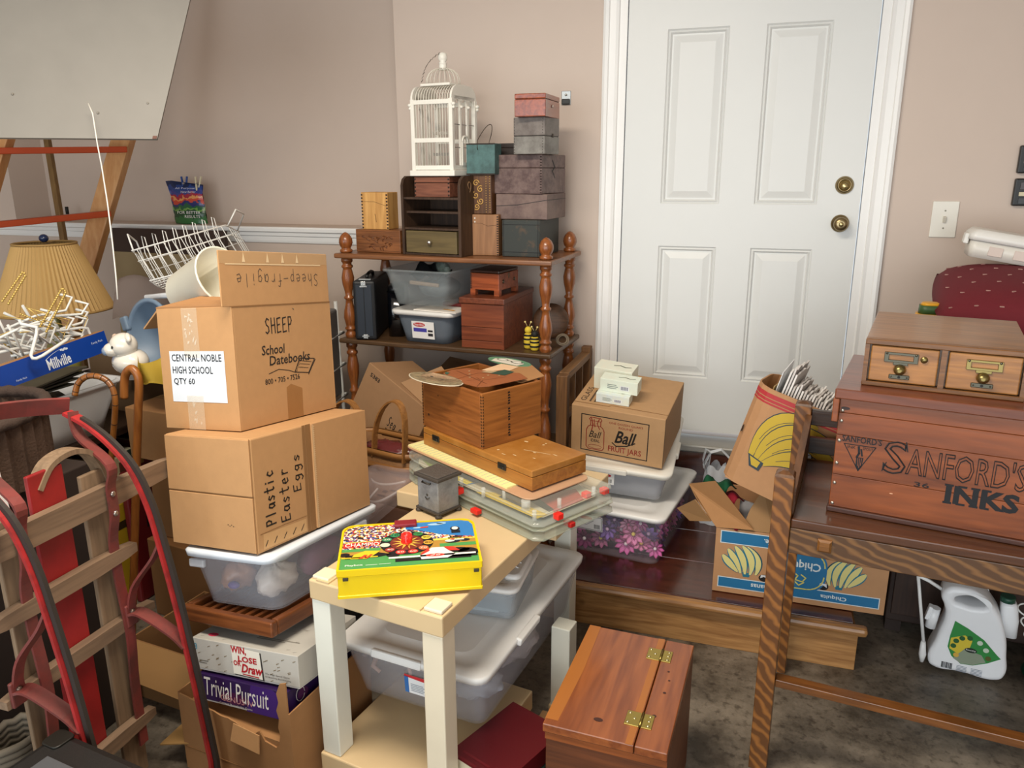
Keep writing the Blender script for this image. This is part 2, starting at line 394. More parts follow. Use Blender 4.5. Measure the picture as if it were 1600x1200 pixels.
o = knob('door_knob', .252, 1.360, [(.0335, 0), (.0335, .004), (.031, .010), (.020, .014), (.014, .022), (.014, .030), (.022, .036), (.0265, .046), (.0265, .056), (.022, .063), (.012, .066), (.0001, .066)], door)
G().lathe([(.009, .066), (.009, .068), (.0001, .068)], 16, M=Matrix.Translation((.252, 3.32, 1.360)) @ M90).obj('keyway', BRASSL, o)
# casing with stepped profile, jambs
def casing(x, s):
    pr = [(0, 3.33), (0, 3.311), (.010, 3.306), (.022, 3.309), (.026, 3.314), (.050, 3.316), (.062, 3.313), (.066, 3.319), (.072, 3.319), (.072, 3.33)]
    g = G(); g.loft([[(x + s * u, y, z) for u, y in pr] for z in (.44, 2.60)], smooth=False)
    g.bb(min(x + s * .072, x + s * .0955), max(x + s * .072, x + s * .0955), 3.318, 3.36, .44, 2.53)
    return struct(g.obj('trim_2' if s > 0 else 'trim_3', WHITE))
casing(-.698, 1); casing(.4165, -1)
struct(G().bb(-.69, .41, 3.309, 3.33, 2.535, 2.61).obj('trim_4', WHITE))
# threshold and the step below it
struct(G().bb(-.64, .36, 3.19, 3.345, .405, .44, .008).obj('door_threshold', mat('#a9a49b', .35, .6)))
DKW = wood('#5a2c1a', '#2c130b', 'x', 1., .22, coat=.5)
struct(G().bb(-.72, .36, 3.20, 3.328, .165, .404).obj('upper_step', DKW))

# the low wooden platform in front of the door
pl = thing('wooden_platform', 'low wooden platform step below the white door with knotty pine front board', 'step', (-.17, 2.38, 0))
pl.matrix_world = Matrix.Identity(4); pl.location = (-.17, 2.385, 0)
g = G()
for i, (y0, y1) in enumerate(((.04, .30), (.303, .56), (.563, .81))): g.bb(-.55, .52, y0, y1, .14, .165, .003)
g.obj('top_boards', DKW, pl)
PINE = wood('#b98a55', '#7d5027', 'x', 1., .4, knots=4.5)
G().bb(-.55, .536, .03, .058, 0, .139, .002).obj('front_board', PINE, pl)
G().bb(-.55, .560, .0, .039, .137, .167, .012).obj('nosing', wood('#a87b4b', '#6b4524', 'x', 1., .3), pl)
G().bb(.50, .53, .06, .81, 0, .139).obj('side_board', PINE, pl)

# things on the wall
sw = thing('light_switch', 'white single toggle light switch plate on the wall right of the door', 'light switch', (.6125, 3.33, 1.380))
G().box(.089, .006, .133, (0, -.003, 0), bev=.003).obj('wall_plate', mat('#efebdf', .35), sw)
t = G().box(.010, .012, .022, (0, -.010, 0), (rad(18), 0, 0), .001).obj('toggle', mat('#d8d2c2', .3), sw)
for z in (.032, -.032): G().cyl((0, -.006, z), (0, -.0075, z), .0032, 10).obj('screw', mat('#8f8878', .4, .5), sw)
def opener(z, label):
    t = thing('wall_control', label, 'wall control', (.900, 3.33, z), group=None)
    G().box(.078 * 2, .022, .096, (0, -.011, 0), bev=.005).obj('case', mat('#1d1c1c', .4), t)
    G().box(.13, .004, .026, (.004, -.023, .022), bev=.001).obj('indicator_strip', mat('#4b4244', .3), t)
    for x in (-.052, -.026, .0, .026): G().box(.021, .005, .014, (x, -.0235, -.006), bev=.001).obj('button', mat('#d9cfae', .4), t)
    G().box(.13, .003, .022, (.004, -.0235, -.030), bev=.001).obj('push_bar', mat('#2b2b2d', .3), t)
    return t
opener(1.594, 'upper of two black garage control boxes on the wall right of the door')
opener(1.480, 'lower of two black garage control boxes on the wall, nearer the switch')
br = thing('wall_latch', 'small zinc latch plate screwed to the wall beside the top cedar box', 'latch', (-.851, 3.33, 1.852))
G().box(.040, .004, .056, (0, -.002, 0), bev=.004).obj('plate', mat('#a8aaa8', .3, .8), br)
G().box(.034, .010, .022, (0, -.008, -.015), bev=.003).obj('keeper', mat('#20201f', .4), br)
G().ball((0, -.006, .012), .005).obj('screw', mat('#d6d6d2', .2, .9), br)

# ------------------------------------------------------------------ spindle rack against the wall
RW = wood('#9a5a2c', '#5f2f14', 'z', 1.2, .3, coat=.3)
RWS = wood('#8a5a38', '#5d3a22', 'x', 1., .35)
rk = thing('spindle_shelf_rack', 'tall wooden shelf rack with turned spindle posts and acorn finials by the wall', 'shelf', (-1.235, 3.045, 0), -2.0)
ZT, ZM = 1.235, .876
RZT, RZM = ZT, ZM
def spindle(z0, z1):
    """turned profile between two shelves"""
    f = [(0, .020), (.02, .024), (.05, .024), (.065, .019), (.09, .019), (.10, .024), (.12, .024), (.135, .018), (.16, .020), (.25, .0265), (.33, .024), (.42, .0165), (.475, .0145), (.49, .021), (.51, .021), (.525, .0145), (.58, .0165),
         (.67, .024), (.75, .0265), (.84, .020), (.865, .018), (.88, .024), (.90, .024), (.91, .019), (.935, .019), (.95, .024), (.98, .024), (1, .020)]
    return [(r, z0 + (z1 - z0) * t) for t, r in f]
for i, (x, y) in enumerate(((-.440, -.155), (.436, -.155), (.436, .170), (-.440, .170))):
    pr = spindle(0, .40) + spindle(.42, ZM - .02)[1:] + spindle(ZM, ZT - .02)
    g = G(); g.lathe(pr, 18, (x, y, 0)); p = g.obj('post', RW, rk)
    fp = [(.020, ZT), (.026, ZT + .003), (.026, ZT + .012), (.019, ZT + .016), (.019, ZT + .020), (.024, ZT + .026), (.0285, ZT + .040), (.0275, ZT + .055), (.020, ZT + .070), (.010, ZT + .080), (.0005, ZT + .084)]
    G().lathe(fp, 18, (x, y, 0)).obj('finial', RW, p)
for nm, z in (('top_shelf', ZT), ('middle_shelf', ZM), ('bottom_shelf', .41)):
    G().box(.945 if z > .5 else .80, .425, .020, (0, .008, z - .010), bev=.006).obj(nm, RWS if z > 1 else wood('#5f452c', '#3c2a19', 'x', 1., .4), rk)

BLK = mat('#0d0b0a', .6)
def dovetails(g, w, d, h, n, z0=0, z1=9):
    g.mi = 1
    for i in range(n):
        z = h * (i + .5) / n
        if z0 < z < z1:
            for s in (-1, 1): g.box(.007, .0016, h / n * .45, (s * (w / 2 - .0045), -d / 2, z))
    g.mi = 0
    return g
def lidbox(name, label, cat, w, d, h, loc, rz, m, lid=.3, n=9, jm=None, seam='#1a0f09', lm=None, tilt=(0, 0)):
    """wooden box: body, lid with a fine gap, finger joints"""
    t = thing(name, label, cat, loc, rz, tilt); hb = h * (1 - lid)
    jm = jm or mat('#2b1a10', .7)
    g = G().bb(-w / 2, w / 2, -d / 2, d / 2, 0, hb - .0008, .0025)
    if lid: g.mi = 1; g.bb(-w / 2 + .003, w / 2 - .003, -d / 2 + .003, d / 2 - .003, hb - .003, hb + .003)
    dovetails(g, w, d, h * .97, n, 0, hb).obj('body', [m, jm], t)
    if lid: dovetails(G().bb(-w / 2, w / 2, -d / 2, d / 2, hb + .0008, h, .003), w, d, h * .97, n, hb, h).obj('lid', [lm or m, jm], t)
    return t
z = ZT + .0008
# left group
cb = lidbox('carved_wooden_box', 'low brown box with carved leaves on its front, under the pale wooden box', 'box', .219, .114, .094, (-1.536, 2.985, z), -7, wood('#8d5830', '#4f2c15', 'x', 1.3, .45), 0, 0)
fr = fr_front(.219, .114, .094); g = G(); rnd = random.Random(3)
for k in range(22):
    cx, cy = .035 + .15 * rnd.random(), .022 + .045 * rnd.random(); an = rnd.random() * 6.28; ln = .016 + .014 * rnd.random()
    pts = [fr(*p, .001) for p in bez((cx, cy), (cx + ln * math.cos(an) - .006, cy + ln * math.sin(an) * .5 + .006), (cx + ln * math.cos(an), cy + ln * math.sin(an) * .6), 6)]
    g.tube(pts, [.001, .0022, .003, .003, .0025, .0018, .001], 6)
for k in range(34):
    for yy in (.008, .086): g.ball(fr(.008 + .0062 * k, yy, .0), .0018, u=6, v=4)
g.obj('carved_leaves', wood('#7a4722', '#43220f', 'x', 2, .45), cb)
lb = lidbox('pale_wooden_box', 'upright pale yellow finger-jointed box standing on the carved brown box', 'box', .124, .088, .150, (-1.556, 2.985, 1.3295), -2, wood('#d6a45f', '#a87436', 'z', .8, .5), .0, 11)
printed('pencil_lines', fr_front(.124, .088, .15), line([(.004, .112), (.06, .112), (.12, .094)], .0012) + line([(.063, .062), (.066, .045), (.068, .030)], .0022), mat('#5b3a1c', .8), lb)

# desk organiser
ow, od, oh = .280, .20, .307
og = thing('desk_organiser', 'dark desk organiser with open shelves and one olive drawer below the birdcage', 'organiser', (-1.262, 2.975, z), -10)
OD = wood('#4a3526', '#2a1c13', 'z', 1.2, .45)
for s in (-1, 1):
    pts = [(-od / 2, 0), (od / 2, 0), (od / 2, oh), (-od / 2 + .03, oh), (-od / 2 + .01, oh - .012), (-od / 2, oh - .035)]
    M = Matrix(((0, 0, 1, s * (ow / 2 - .006) - .006), (1, 0, 0, 0), (0, 1, 0, 0), (0, 0, 0, 1)))
    o = G().prism(pts, .012, M).obj('side_panel', OD, og)
    if s > 0:
        k = [(ow / 2 + .0006, y, zz) for y, zz in bez((-.03, .255), (-.055, .275), (-.035, .285), 8) + bez((-.035, .285), (-.01, .28), (-.03, .245), 8)]
        G().tube(k, .0016, 5).obj('carved_scroll', mat('#8a6a4a', .5), o)
G().bb(-ow / 2 + .012, ow / 2 - .012, od / 2 - .008, od / 2, 0, oh).obj('back_panel', OD, og)
for zz in (.004, .104, .168, .222): G().bb(-ow / 2 + .012, ow / 2 - .012, -od / 2 + (.004 if zz != .168 else .02), od / 2 - .008, zz - .004, zz + .004).obj('shelf', OD, og)
dr = G().bb(-ow / 2 + .020, ow / 2 - .020, -od / 2 - .002, od / 2 - .02, .010, .096, .002).obj('drawer', wood('#6f5f3c', '#51452c', 'x', .8, .5), og)
G().lathe([(.004, 0), (.004, .006), (.0085, .010), (.0095, .015), (.006, .020), (.0003, .021)], 16, M=Matrix.Translation((0, -od / 2 - .002, .053)) @ M90).obj('knob', mat('#d9d6cf', .15, .9), dr)
ib = lidbox('small_red_brown_box', 'reddish-brown finger-jointed box on the top shelf of the dark organiser', 'box', .166, .13, .078, (-1.270, 2.965, z + .2265), -10, wood('#8a5640', '#5e3527', 'x', 1, .5), .3, 5)

# birdcage
bc = thing('birdcage', 'white wooden birdcage with wire dome standing on the dark desk organiser', 'birdcage', (-1.258, 2.99, z + oh), -8)
CW = mat('#f0ece1', .45, name='white_cage_paint'); WIRE = mat('#e6e0d2', .4)
cw, cd, ch = .187, .195, .318
G().bb(-cw / 2 - .008, cw / 2 + .008, -cd / 2 - .008, cd / 2 + .008, 0, .022, .003).obj('base', CW, bc)
g = G(); tk = .016; zb = .022; zc_ = zb + .262
for sx in (-1, 1):
    for sy in (-1, 1): g.box(tk, tk, zc_ - zb, (sx * (cw / 2 - tk / 2), sy * (cd / 2 - tk / 2), (zb + zc_) / 2))
for sy in (-1, 1):
    for zz in (zb + .010, zb + .112, zc_ - .010): g.box(cw - 2 * tk, tk * .8, .016, (0, sy * (cd / 2 - tk / 2), zz))
for sx in (-1, 1): g.box(tk * .8, cd - 2 * tk, .016, (sx * (cw / 2 - tk / 2), 0, zb + .010))
g.obj('frame', CW, bc)
# arched gable sides (left, right) with three window openings
for s in (-1, 1):
    x = s * (cw / 2 - .006); g = G()
    R = .055; top = zc_ + .052
    arc = [(-cd / 2, zc_)] + [(-cd / 2 + R - R * math.cos(rad(a)), zc_ + .052 * math.sin(rad(a))) for a in range(15, 91, 15)]
    arc += [(-y, q) for y, q in reversed(arc)]
    M = Matrix(((0, 0, 1, x - .004), (1, 0, 0, 0), (0, 1, 0, 0), (0, 0, 0, 1)))
    for k in range(3):                                           # spandrels between arches
        c = -cd / 2 + tk + (cd - 2 * tk) * (k + .5) / 3; hw = (cd - 2 * tk) / 6
        low = [(c + (hw - .006) * math.cos(rad(a)), zc_ - .022 + (hw - .006) * math.sin(rad(a))) for a in range(0, 181, 20)]
        up_ = [(c + hw * (1 - 2 * i / 9), zc_ + .012) for i in range(10)]
        for i in range(9): g.prism([low[i], up_[i], up_[i + 1], low[i + 1]][::-1], .008, M)
    g.prism([(-cd / 2, zc_ + .0), (cd / 2, zc_ + .0)] + [(y, q) for y, q in reversed(arc)], .008, M)
    for k in (1, 2): 
        y = -cd / 2 + tk + (cd - 2 * tk) * k / 3; g.box(.008, .012, zc_ - zb - .01, (x, y, (zb + zc_) / 2)); g.ball((x + s * .006, y, zc_ - .028), .008, (1, 1, .8))
    for y in (-cd / 2 + .004, cd / 2 - .004): g.ball((x + s * .010, y, zc_ - .020), .009, (1, 1, .8)); g.ball((x + s * .010, y, zc_ - .032), .006)
    sd = g.obj('gable_side', CW, bc)
    if s > 0:
        g = G(); g.bb(x - .002, x + .008, -.026, .026, zb + .018, zb + .030); g.bb(x - .002, x + .008, -.026, -.018, zb + .030, zb + .105); g.bb(x - .002, x + .008, .018, .026, zb + .030, zb + .105)
        g.loft([[(xx, .026 * math.cos(rad(a)) * q, zb + .105 + .026 * math.sin(rad(a)) * q) for xx, q in ((x - .002, 1), (x + .008, 1), (x + .008, .7), (x - .002, .7))] for a in range(0, 181, 20)])
        dd = g.obj('cage_door', CW, sd); G().ball((x + .014, .020, zb + .062), .007).obj('door_knob', CW, dd)
        for zz in (.085, .17): G().tube([(x, -cd / 2 + tk, zb + zz), (x, cd / 2 - tk, zb + zz)], .0016, 6).obj('cross_wire', mat('#8d8880', .4, .6), sd)
def cage_bars(sy, n):
    g = G()
    for k in range(n):
        x = -cw / 2 + tk + (cw - 2 * tk) * (k + .5) / n
        pts = [(x, sy * (cd / 2 - .006), zb + .015), (x, sy * (cd / 2 - .006), zc_)] + [(x, sy * (cd / 2 - .006 - .05 * (1 - math.cos(rad(a)))), zc_ + .05 * math.sin(rad(a))) for a in (20, 40, 60, 80, 90)]
        g.tube(pts, .0014, 6)
    return g.obj('bars', WIRE, bc)
cage_bars(-1, 13); cage_bars(1, 13)
g = G()
for y in (-.05, -.016, .016, .05): g.tube([(-cw / 2 + .008, y, zb), (-cw / 2 + .008, y, zc_ - .01)], .0014, 6)
g.obj('side_bars', WIRE, bc)
for zz in (.055, .135): G().bb(-.055, .04, -.006, .006, zb + zz, zb + zz + .012).obj('perch', mat('#b7aea2', .5), bc)
zt_ = zc_ + .052
G().bb(-.066, .066, -.066, .066, zt_ - .002, zt_ + .008, .003).obj('roof_plate', CW, bc)
g = G()
for k in range(20):
    a = 2 * PI * k / 20
    g.tube([(.060 * math.cos(rad(t)) ** .8 * math.cos(a) + (.008 * math.cos(a)), .060 * math.cos(rad(t)) ** .8 * math.sin(a) + .008 * math.sin(a), zt_ + .008 + .058 * math.sin(rad(t))) for t in (0, 20, 40, 60, 75, 88)], .0013, 6)
g.obj('wire_dome', WIRE, bc)
zd = zt_ + .064
G().lathe([(.017, zd - .004), (.018, zd), (.015, zd + .004), (.015, zd + .020), (.017, zd + .022), (.011, zd + .026), (.017, zd + .034), (.0185, zd + .044), (.015, zd + .056), (.0005, zd + .062)], 20).obj('finial', CW, bc)
g = G(); p0 = Vector((-.004, -.012, zd + .058)); p1 = Vector((-.062, -.058, zt_ + .012)); N_ = 10
for k in range(N_):
    c = p0.lerp(p1, (k + .5) / N_) + Vector((-.012, -.008, .010)) * math.sin(PI * (k + .5) / N_)
    d = (p1 - p0).normalized(); o2 = d.cross(Vector((1, 1, 0) if k % 2 else (0, 0, 1))).normalized()
    g.tube([c + d * (.0062 * math.cos(rad(a))) + o2 * (.0032 * math.sin(rad(a))) for a in range(0, 360, 36)], .0009, 5, True)
g.obj('chain', mat('#6b655c', .3, .9), bc)

# boxes to the right of the cage
tb = lidbox('tan_finger_jointed_box', 'upright tan finger-jointed box between the dark organiser and the blackened chest', 'box', .120, .09, .161, (-1.080, 2.985, z), 2, wood('#9c6f48', '#7a5232', 'z', .8, .55), 0, 17)
printed('pencil_line', fr_front(.12, .09, .161), line([(.004, .128), (.05, .126), (.075, .116), (.117, .120)], .0012), mat('#4a2f1b', .8), tb)
printed('nail_heads', fr_front(.12, .09, .161), [ell(.022, .146, .003), ell(.022, .132, .003)], mat('#d9d2c6', .4), tb)
sb = lidbox('scroll_carved_box', 'small upright box with carved golden scrollwork on top of the tan box', 'box', .092, .10, .150, (-1.092, 3.000, z + .1615), -4, wood('#6b4526', '#3a2413', 'z', 1.2, .45), 0, 0)
fr = fr_front(.092, .10, .150); g = G()
for k, (cx, cy, r0) in enumerate(((.028, .118, .014), (.046, .095, .014), (.026, .072, .015), (.047, .050, .014), (.030, .028, .013))):
    g.tube([fr(cx + r0 * (1 - i / 22) * math.cos(i * .45 + k), cy + r0 * (1 - i / 22) * math.sin(i * .45 + k), .001) for i in range(20)], .0022, 6)
for k in range(16): g.ball(fr(.070, .008 + .009 * k, 0), .0022, u=6, v=4); g.ball(fr(.086, .008 + .009 * k, 0), .0022, u=6, v=4)
g.obj('scrollwork', mat('#c79b52', .4), sb)
tl = thing('teal_wooden_box', 'teal painted wooden box with a wire bail handle on top of the scroll-carved box', 'box', (-1.088, 2.975, z + .312), -3)
G().bb(-.060, .060, -.035, .035, 0, .116, .003).obj('body', worn('#4f7270', '#3c5654', 22, .6), tl)
g = G()
for a, b in (((-.060, .114), (.060, .114)), ((-.060, .002), (.060, .002))): g.beam((a[0], -.0352, a[1]), (b[0], -.0352, b[1]), .003, .005)
g.obj('dark_edge', mat('#2a1d14', .7), tl)
G().tube([(-.010, -.036, .092), (-.012, -.038, .10)] + [(-.010 + .034 * math.sin(rad(a)) - .020 * math.cos(rad(a)) + .010, -.03 + .03 * a / 180, .116 + .070 * math.sin(rad(a))) for a in range(10, 180, 12)] + [(.050, 0, .110)], .0013, 6).obj('wire_handle', mat('#3b2c20', .4, .7), tl)
dc = lidbox('blackened_chest', 'blackened wooden chest with scuffed paint at the right end of the top shelf', 'box', .155, .255, .142, (-.920, 3.06, z), -2, worn('#2f332f', '#5b4632', 16, .6, thr=.62, width=.08), 0, 0)
g = G()
for zz in (.018, .124): g.bb(-.0785, .0785, -.129, -.1275, zz - .001, zz + .001)
for x in (-.071, .071): g.bb(x - .001, x + .001, -.129, -.1275, .0, .142)
g.obj('board_seams', BLK, dc)
z1 = z + .142
ml = lidbox('slanted_seam_box', 'plum-brown lidded box with a slanted crack, on the blackened chest', 'box', .213, .235, .097, (-.927, 3.085, z1), -3, worn('#5f4a45', '#7b655c', 12, .55), .0, 0)
printed('crack', fr_front(.213, .235, .097), line([(.002, .050), (.09, .055), (.211, .074)], .0022), BLK, ml); printed('lid_line', fr_right(.213, .235, .097), line([(0, .074), (.235, .074)], .002), BLK, ml)
z1 += .097
mb = lidbox('large_plum_brown_box', 'large plum-brown wooden box with speckled front, below the grey box', 'box', .214, .235, .147, (-.936, 3.085, z1), -8, worn('#55403d', '#75605a', 30, .5), .34, 14)
printed('dovetail', fr_front(.214, .235, .147), [rect(.002, yy, .014, yy + .010) for yy in (.108, .122, .136)], mat('#2a1512', .6), mb)
printed('hasp', fr_right(.214, .235, .147), line([(.10, .125), (.125, .100), (.10, .085), (.125, .06)], .006), BLK, mb)
z1 += .147
gb = thing('grey_painted_box', 'grey painted box in two halves with nail rows, under the cedar box', 'box', (-.880, 2.995, z1), -7)
GP = worn('#8a8780', '#6d6862', 20, .5)
G().bb(-.064, .064, -.073, .073, 0, .0645, .003).obj('lower_half', GP, gb); G().bb(-.064, .064, -.073, .073, .0665, .132, .003).obj('lid', worn('#7d756f', '#655c57', 20, .5), gb)
G().bb(-.061, .061, -.070, .070, .060, .070).obj('seam', BLK, gb)
g = G()
for zz in [.006 + .010 * k for k in range(13)]:
    for x in (-.060, .056): g.ball((x, -.0735, zz), .0016, u=6, v=4)
g.obj('nail_heads', mat('#3a322c', .5), gb); G().box(.003, .012, .014, (.0655, .005, .068), bev=.001).obj('clasp', mat('#3d3128', .4, .8), gb)
db = lidbox('dark_little_box', 'dark low box half hidden between the teal box and the grey box', 'box', .10, .09, .045, (-1.005, 3.10, z1), -4, mat('#2a1f1a', .6), .4, 0)
z1 += .132
ct = lidbox('cedar_box', 'glossy red cedar box at the very top of the stack, beside the wall latch', 'box', .119, .20, .080, (-.874, 2.985, z1), 0, wood('#a5502c', '#5f2313', 'y', 1, .25, coat=.5), .24, 0)
G().cyl((.060, -.01, .040), (.063, -.01, .040), .005, 12).obj('keyhole_plate', mat('#c9c2b6', .3, .8), ct)

# ---- middle shelf
z = ZM + .0008
ca = thing('black_case', 'black hard instrument case with metal latches standing at the left of the middle shelf', 'case', (-1.632, 3.02, z), 17)
G().box(.092, .34, .249, (0, 0, .1245), bev=.010).obj('shell', mat('#15171b', .5, bump=.2, bscale=300), ca)
G().box(.064, .004, .215, (0, -.171, .125), bev=.001).obj('end_panel', mat('#222a35', .5), ca)
G().box(.002, .003, .215, (0, -.1735, .125)).obj('groove', BLK, ca)
for zz in (.238, .016):
    g = G(); g.box(.020, .004, .018, (0, -.1735, zz), bev=.001); g.box(.030, .003, .005, (0, -.1745, zz - .012 if zz > .1 else zz + .002)); g.obj('latch', mat('#c9c9c5', .25, .9), ca)
G().tube([(0, -.09, .249), (0, -.085, .262), (0, -.05, .268), (0, .0, .268), (0, .035, .262), (0, .04, .249)], .007, 8).obj('handle', mat('#101010', .4), ca)
G().box(.05, .02, .004, (0, -.13, .251)).obj('top_latch', mat('#bdbdb8', .3, .9), ca)
bo = thing('black_round_case', 'glossy black rounded case standing between the hard black case and the storage tubs', 'case', (-1.512, 3.03, z), 17)
G().loft([[(x * .5, y * .55 + .006, zz) for x, y, _ in rr(.15, .30, 0, .05, 5)] for zz in (0, .19)]).obj('body', mat('#090b10', .12, coat=.8), bo)
G().loft([rr(.078, .168, .19, .03, 5, 0, .006), rr(.07, .15, .215, .03, 5, 0, .006), rr(.03, .06, .222, .012, 5, 0, .006)]).obj('lid', mat('#0c0d10', .3), bo)

def tub(t, w0, d0, w1, d1, h, m, th=.003, r=.03, rim=.010, name='tub', floor=.004):
    o = [rr(w0, d0, 0, r), rr(w0 + .3 * (w1 - w0), d0 + .3 * (d1 - d0), h * .3, r), rr(w1, d1, h - .012, r), rr(w1, d1, h - .0115, r), rr(w1 + 2 * rim, d1 + 2 * rim, h - .010, r), rr(w1 + 2 * rim, d1 + 2 * rim, h, r), rr(w1 - 2 * th, d1 - 2 * th, h, r), rr(w0 - 2 * th, d0 - 2 * th, floor, r)]
    return G().loft(o).obj(name, m, t)
def tublid(t, w, d, z, m, th=.016, r=.035, inset=.05, step=.008, name='lid'):
    o = [rr(w, d, z - th, r), rr(w + .004, d + .004, z - .004, r), rr(w - .004, d - .004, z, r), rr(w - inset, d - inset, z, r), rr(w - inset - .02, d - inset - .02, z - step, r), rr(w - inset - .09, d - inset - .09, z - step, r), rr(w - inset - .10, d - inset - .10, z - step * .4, r)]
    return G().loft(o).obj(name, m, t)
SMOKE = clear('#93a0aa', .42, .2); LIDW = mat('#eceae6', .4, name='white_lid_plastic')
sbn = thing('grey_storage_tub', 'small smoky grey storage tub with white lid and label on the middle shelf', 'storage bin', (-1.310, 3.02, z), -6)
tub(sbn, .215, .27, .262, .31, .122, clear('#6f7883', .8, .25), r=.04)
tublid(sbn, .292, .34, .135, LIDW, .018)
fr = lambda x, y, l=.0006: Vector((-.050 + x, -.1505 - l - y * .09, .020 + y))
lb_ = printed('label', fr, [rect(0, 0, .105, .072)], mat('#f1f0ee', .4), sbn)
printed('label_print', fr, [rect(.008, .028, .070, .044)], mat('#4a46a8', .4), lb_, .001); printed('label_bars', fr, [rect(.075, .012, .098, .024), rect(.075, .030, .098, .038)], mat('#2c2c30', .4), lb_, .001)
printed('logo', fr, [ell(.036, .058, .028, .009)], mat('#c23b3b', .4), lb_, .001); text('Sterilite', fr, .014, .054, .058, .063, mat('#ffffff', .4), lb_, l=.0014)
pp = G(); pp.sheet([(-.08, -.15, 0), (.12, -.14, 0), (.12, .06, 0), (-.08, .05, 0)], .004); tag(pp.obj('loose_papers', mat('#f3ece2', .7), None, (-1.255, 3.0, z + .1365), (0, 0, rad(-12))), 'sheaf of white papers with an orange mark on the grey tub lid', 'papers')
G().sheet([(.03, -.10, .0046), (.09, -.11, .0046), (.09, -.095, .0046), (.03, -.088, .0046)], .0004).obj('orange_mark', mat('#e5a43c', .7), bpy.data.objects['loose_papers'])
tag(G().box(.11, .22, .014, (0, 0, .007), bev=.003).obj('red_folder', mat('#6b1d1b', .5), None, (-1.215, 3.08, z + .1415), (0, 0, rad(-8))), 'dark red folder on the papers beside the cedar chest', 'folder')
ob = thing('open_clear_bin', 'open clear bin of odds and ends stacked on the white-lidded tub', 'storage bin', (-1.318, 3.035, z + .157), -6)
tub(ob, .235, .33, .300, .39, .145, clear('#b9c3c6', .24, .15), r=.03)
tag(G().grid(lambda u, v: Vector((.15 * (u - .5) + .01 * math.sin(9 * v), .12 * (v - .5), .05 * math.sin(PI * u) * math.sin(PI * v) + .012 * math.sin(13 * u + 7 * v))), 12, 12, .006).obj('black_cloth', mat('#121317', .8), None, (-1.335, 2.97, z + .272), (rad(8), 0, 0)), 'crumpled black cloth lying in the open clear bin', 'cloth')
jr = thing('glass_bottle', 'greenish glass bottle lying in the open clear bin', 'bottle', (-1.275, 2.97, z + .300), 40)
G().lathe([(.0005, -.06), (.024, -.06), (.026, -.05), (.026, .03), (.020, .045), (.012, .055), (.012, .075), (.0005, .075)], 18, M=Matrix.Rotation(rad(90), 4, 'X')).obj('bottle_glass', clear('#8fa096', .55, .08), jr)
G().lathe([(.015, -.062), (.027, -.060), (.027, -.052), (.0005, -.052)], 18, M=Matrix.Rotation(rad(90), 4, 'X')).obj('base_rim', clear('#cfe0d8', .7, .1), jr)
tag(G().ball((0, 0, 0), .088, (1.0, 1.2, .5)).obj('cloth_bundle', worn('#4b5156', '#767d80', 8, .8), None, (-1.318, 3.04, z + .212)), 'grey bundle filling the bottom of the open clear bin', 'bundle')
tag(G().box(.13, .012, .016, (0, 0, 0), (0, rad(4), 0), .005).obj('wooden_spatula', mat('#b39a80', .6), None, (-1.315, 2.875, z + .245)), 'pale wooden stick seen through the front of the open clear bin', 'utensil')
CED = wood('#854427', '#552513', 'x', .8, .4, coat=.1)
cc = thing('cedar_chest', 'large red-brown cedar chest on the middle shelf under the small footed chest', 'chest', (-1.054, 3.03, z), -1.5)
w_, d_, h_ = .180, .36, .203
g = G()
for z0, z1_ in ((0, .030), (.0315, .085), (.0865, .178)): g.bb(-w_ / 2, w_ / 2, -d_ / 2, d_ / 2, z0, z1_, .0015)
g.obj('body', CED, cc); G().bb(-w_ / 2 - .006, w_ / 2 + .006, -d_ / 2 - .008, d_ / 2 + .004, .180, h_, .003).obj('lid', wood('#7c4229', '#4c2213', 'y', .8, .35), cc)
G().bb(w_ / 2 - .006, w_ / 2 + .002, -d_ / 2 - .002, d_ / 2, 0, .179).obj('corner_board', CED, cc)
fc = thing('footed_cedar_chest', 'small dovetailed cedar chest on bracket feet standing on the large cedar chest', 'chest', (-1.056, 2.995, z + h_ + .0006), -8)
w_, d_, h_ = .129, .175, .101
g = G()
for sx in (-1, 1):
    for sy in (-1, 1): g.box(.022, .022, .024, (sx * (w_ / 2 - .011), sy * (d_ / 2 - .011), .012))
FCW = wood('#a4532d', '#662c16', 'x', .9, .35)
g.bb(-w_ / 2, w_ / 2, -d_ / 2, d_ / 2, .022, .088, .002); g.mi = 1
for k in range(8): g.box(.006, .0014, .0045, (-w_ / 2 + .004, -d_ / 2, .028 + .0078 * k))
g.obj('body', [FCW, BLK], fc)
G().bb(-w_ / 2, w_ / 2, -d_ / 2, d_ / 2, .0895, h_, .003).obj('lid', wood('#3f2419', '#28140d', 'x', .9, .3), fc)
for y in (-.05, .05): G().lathe([(.008, 0), (.008, .002), (.0005, .003)], 12, M=Matrix.Translation((w_ / 2, y, .055)) @ Matrix.Rotation(rad(90), 4, 'Y')).obj('side_boss', mat('#6f6150', .35, .8), fc)
G().box(.003, .010, .020, (w_ / 2, 0, .075)).obj('clasp', mat('#6f6150', .35, .8), fc)
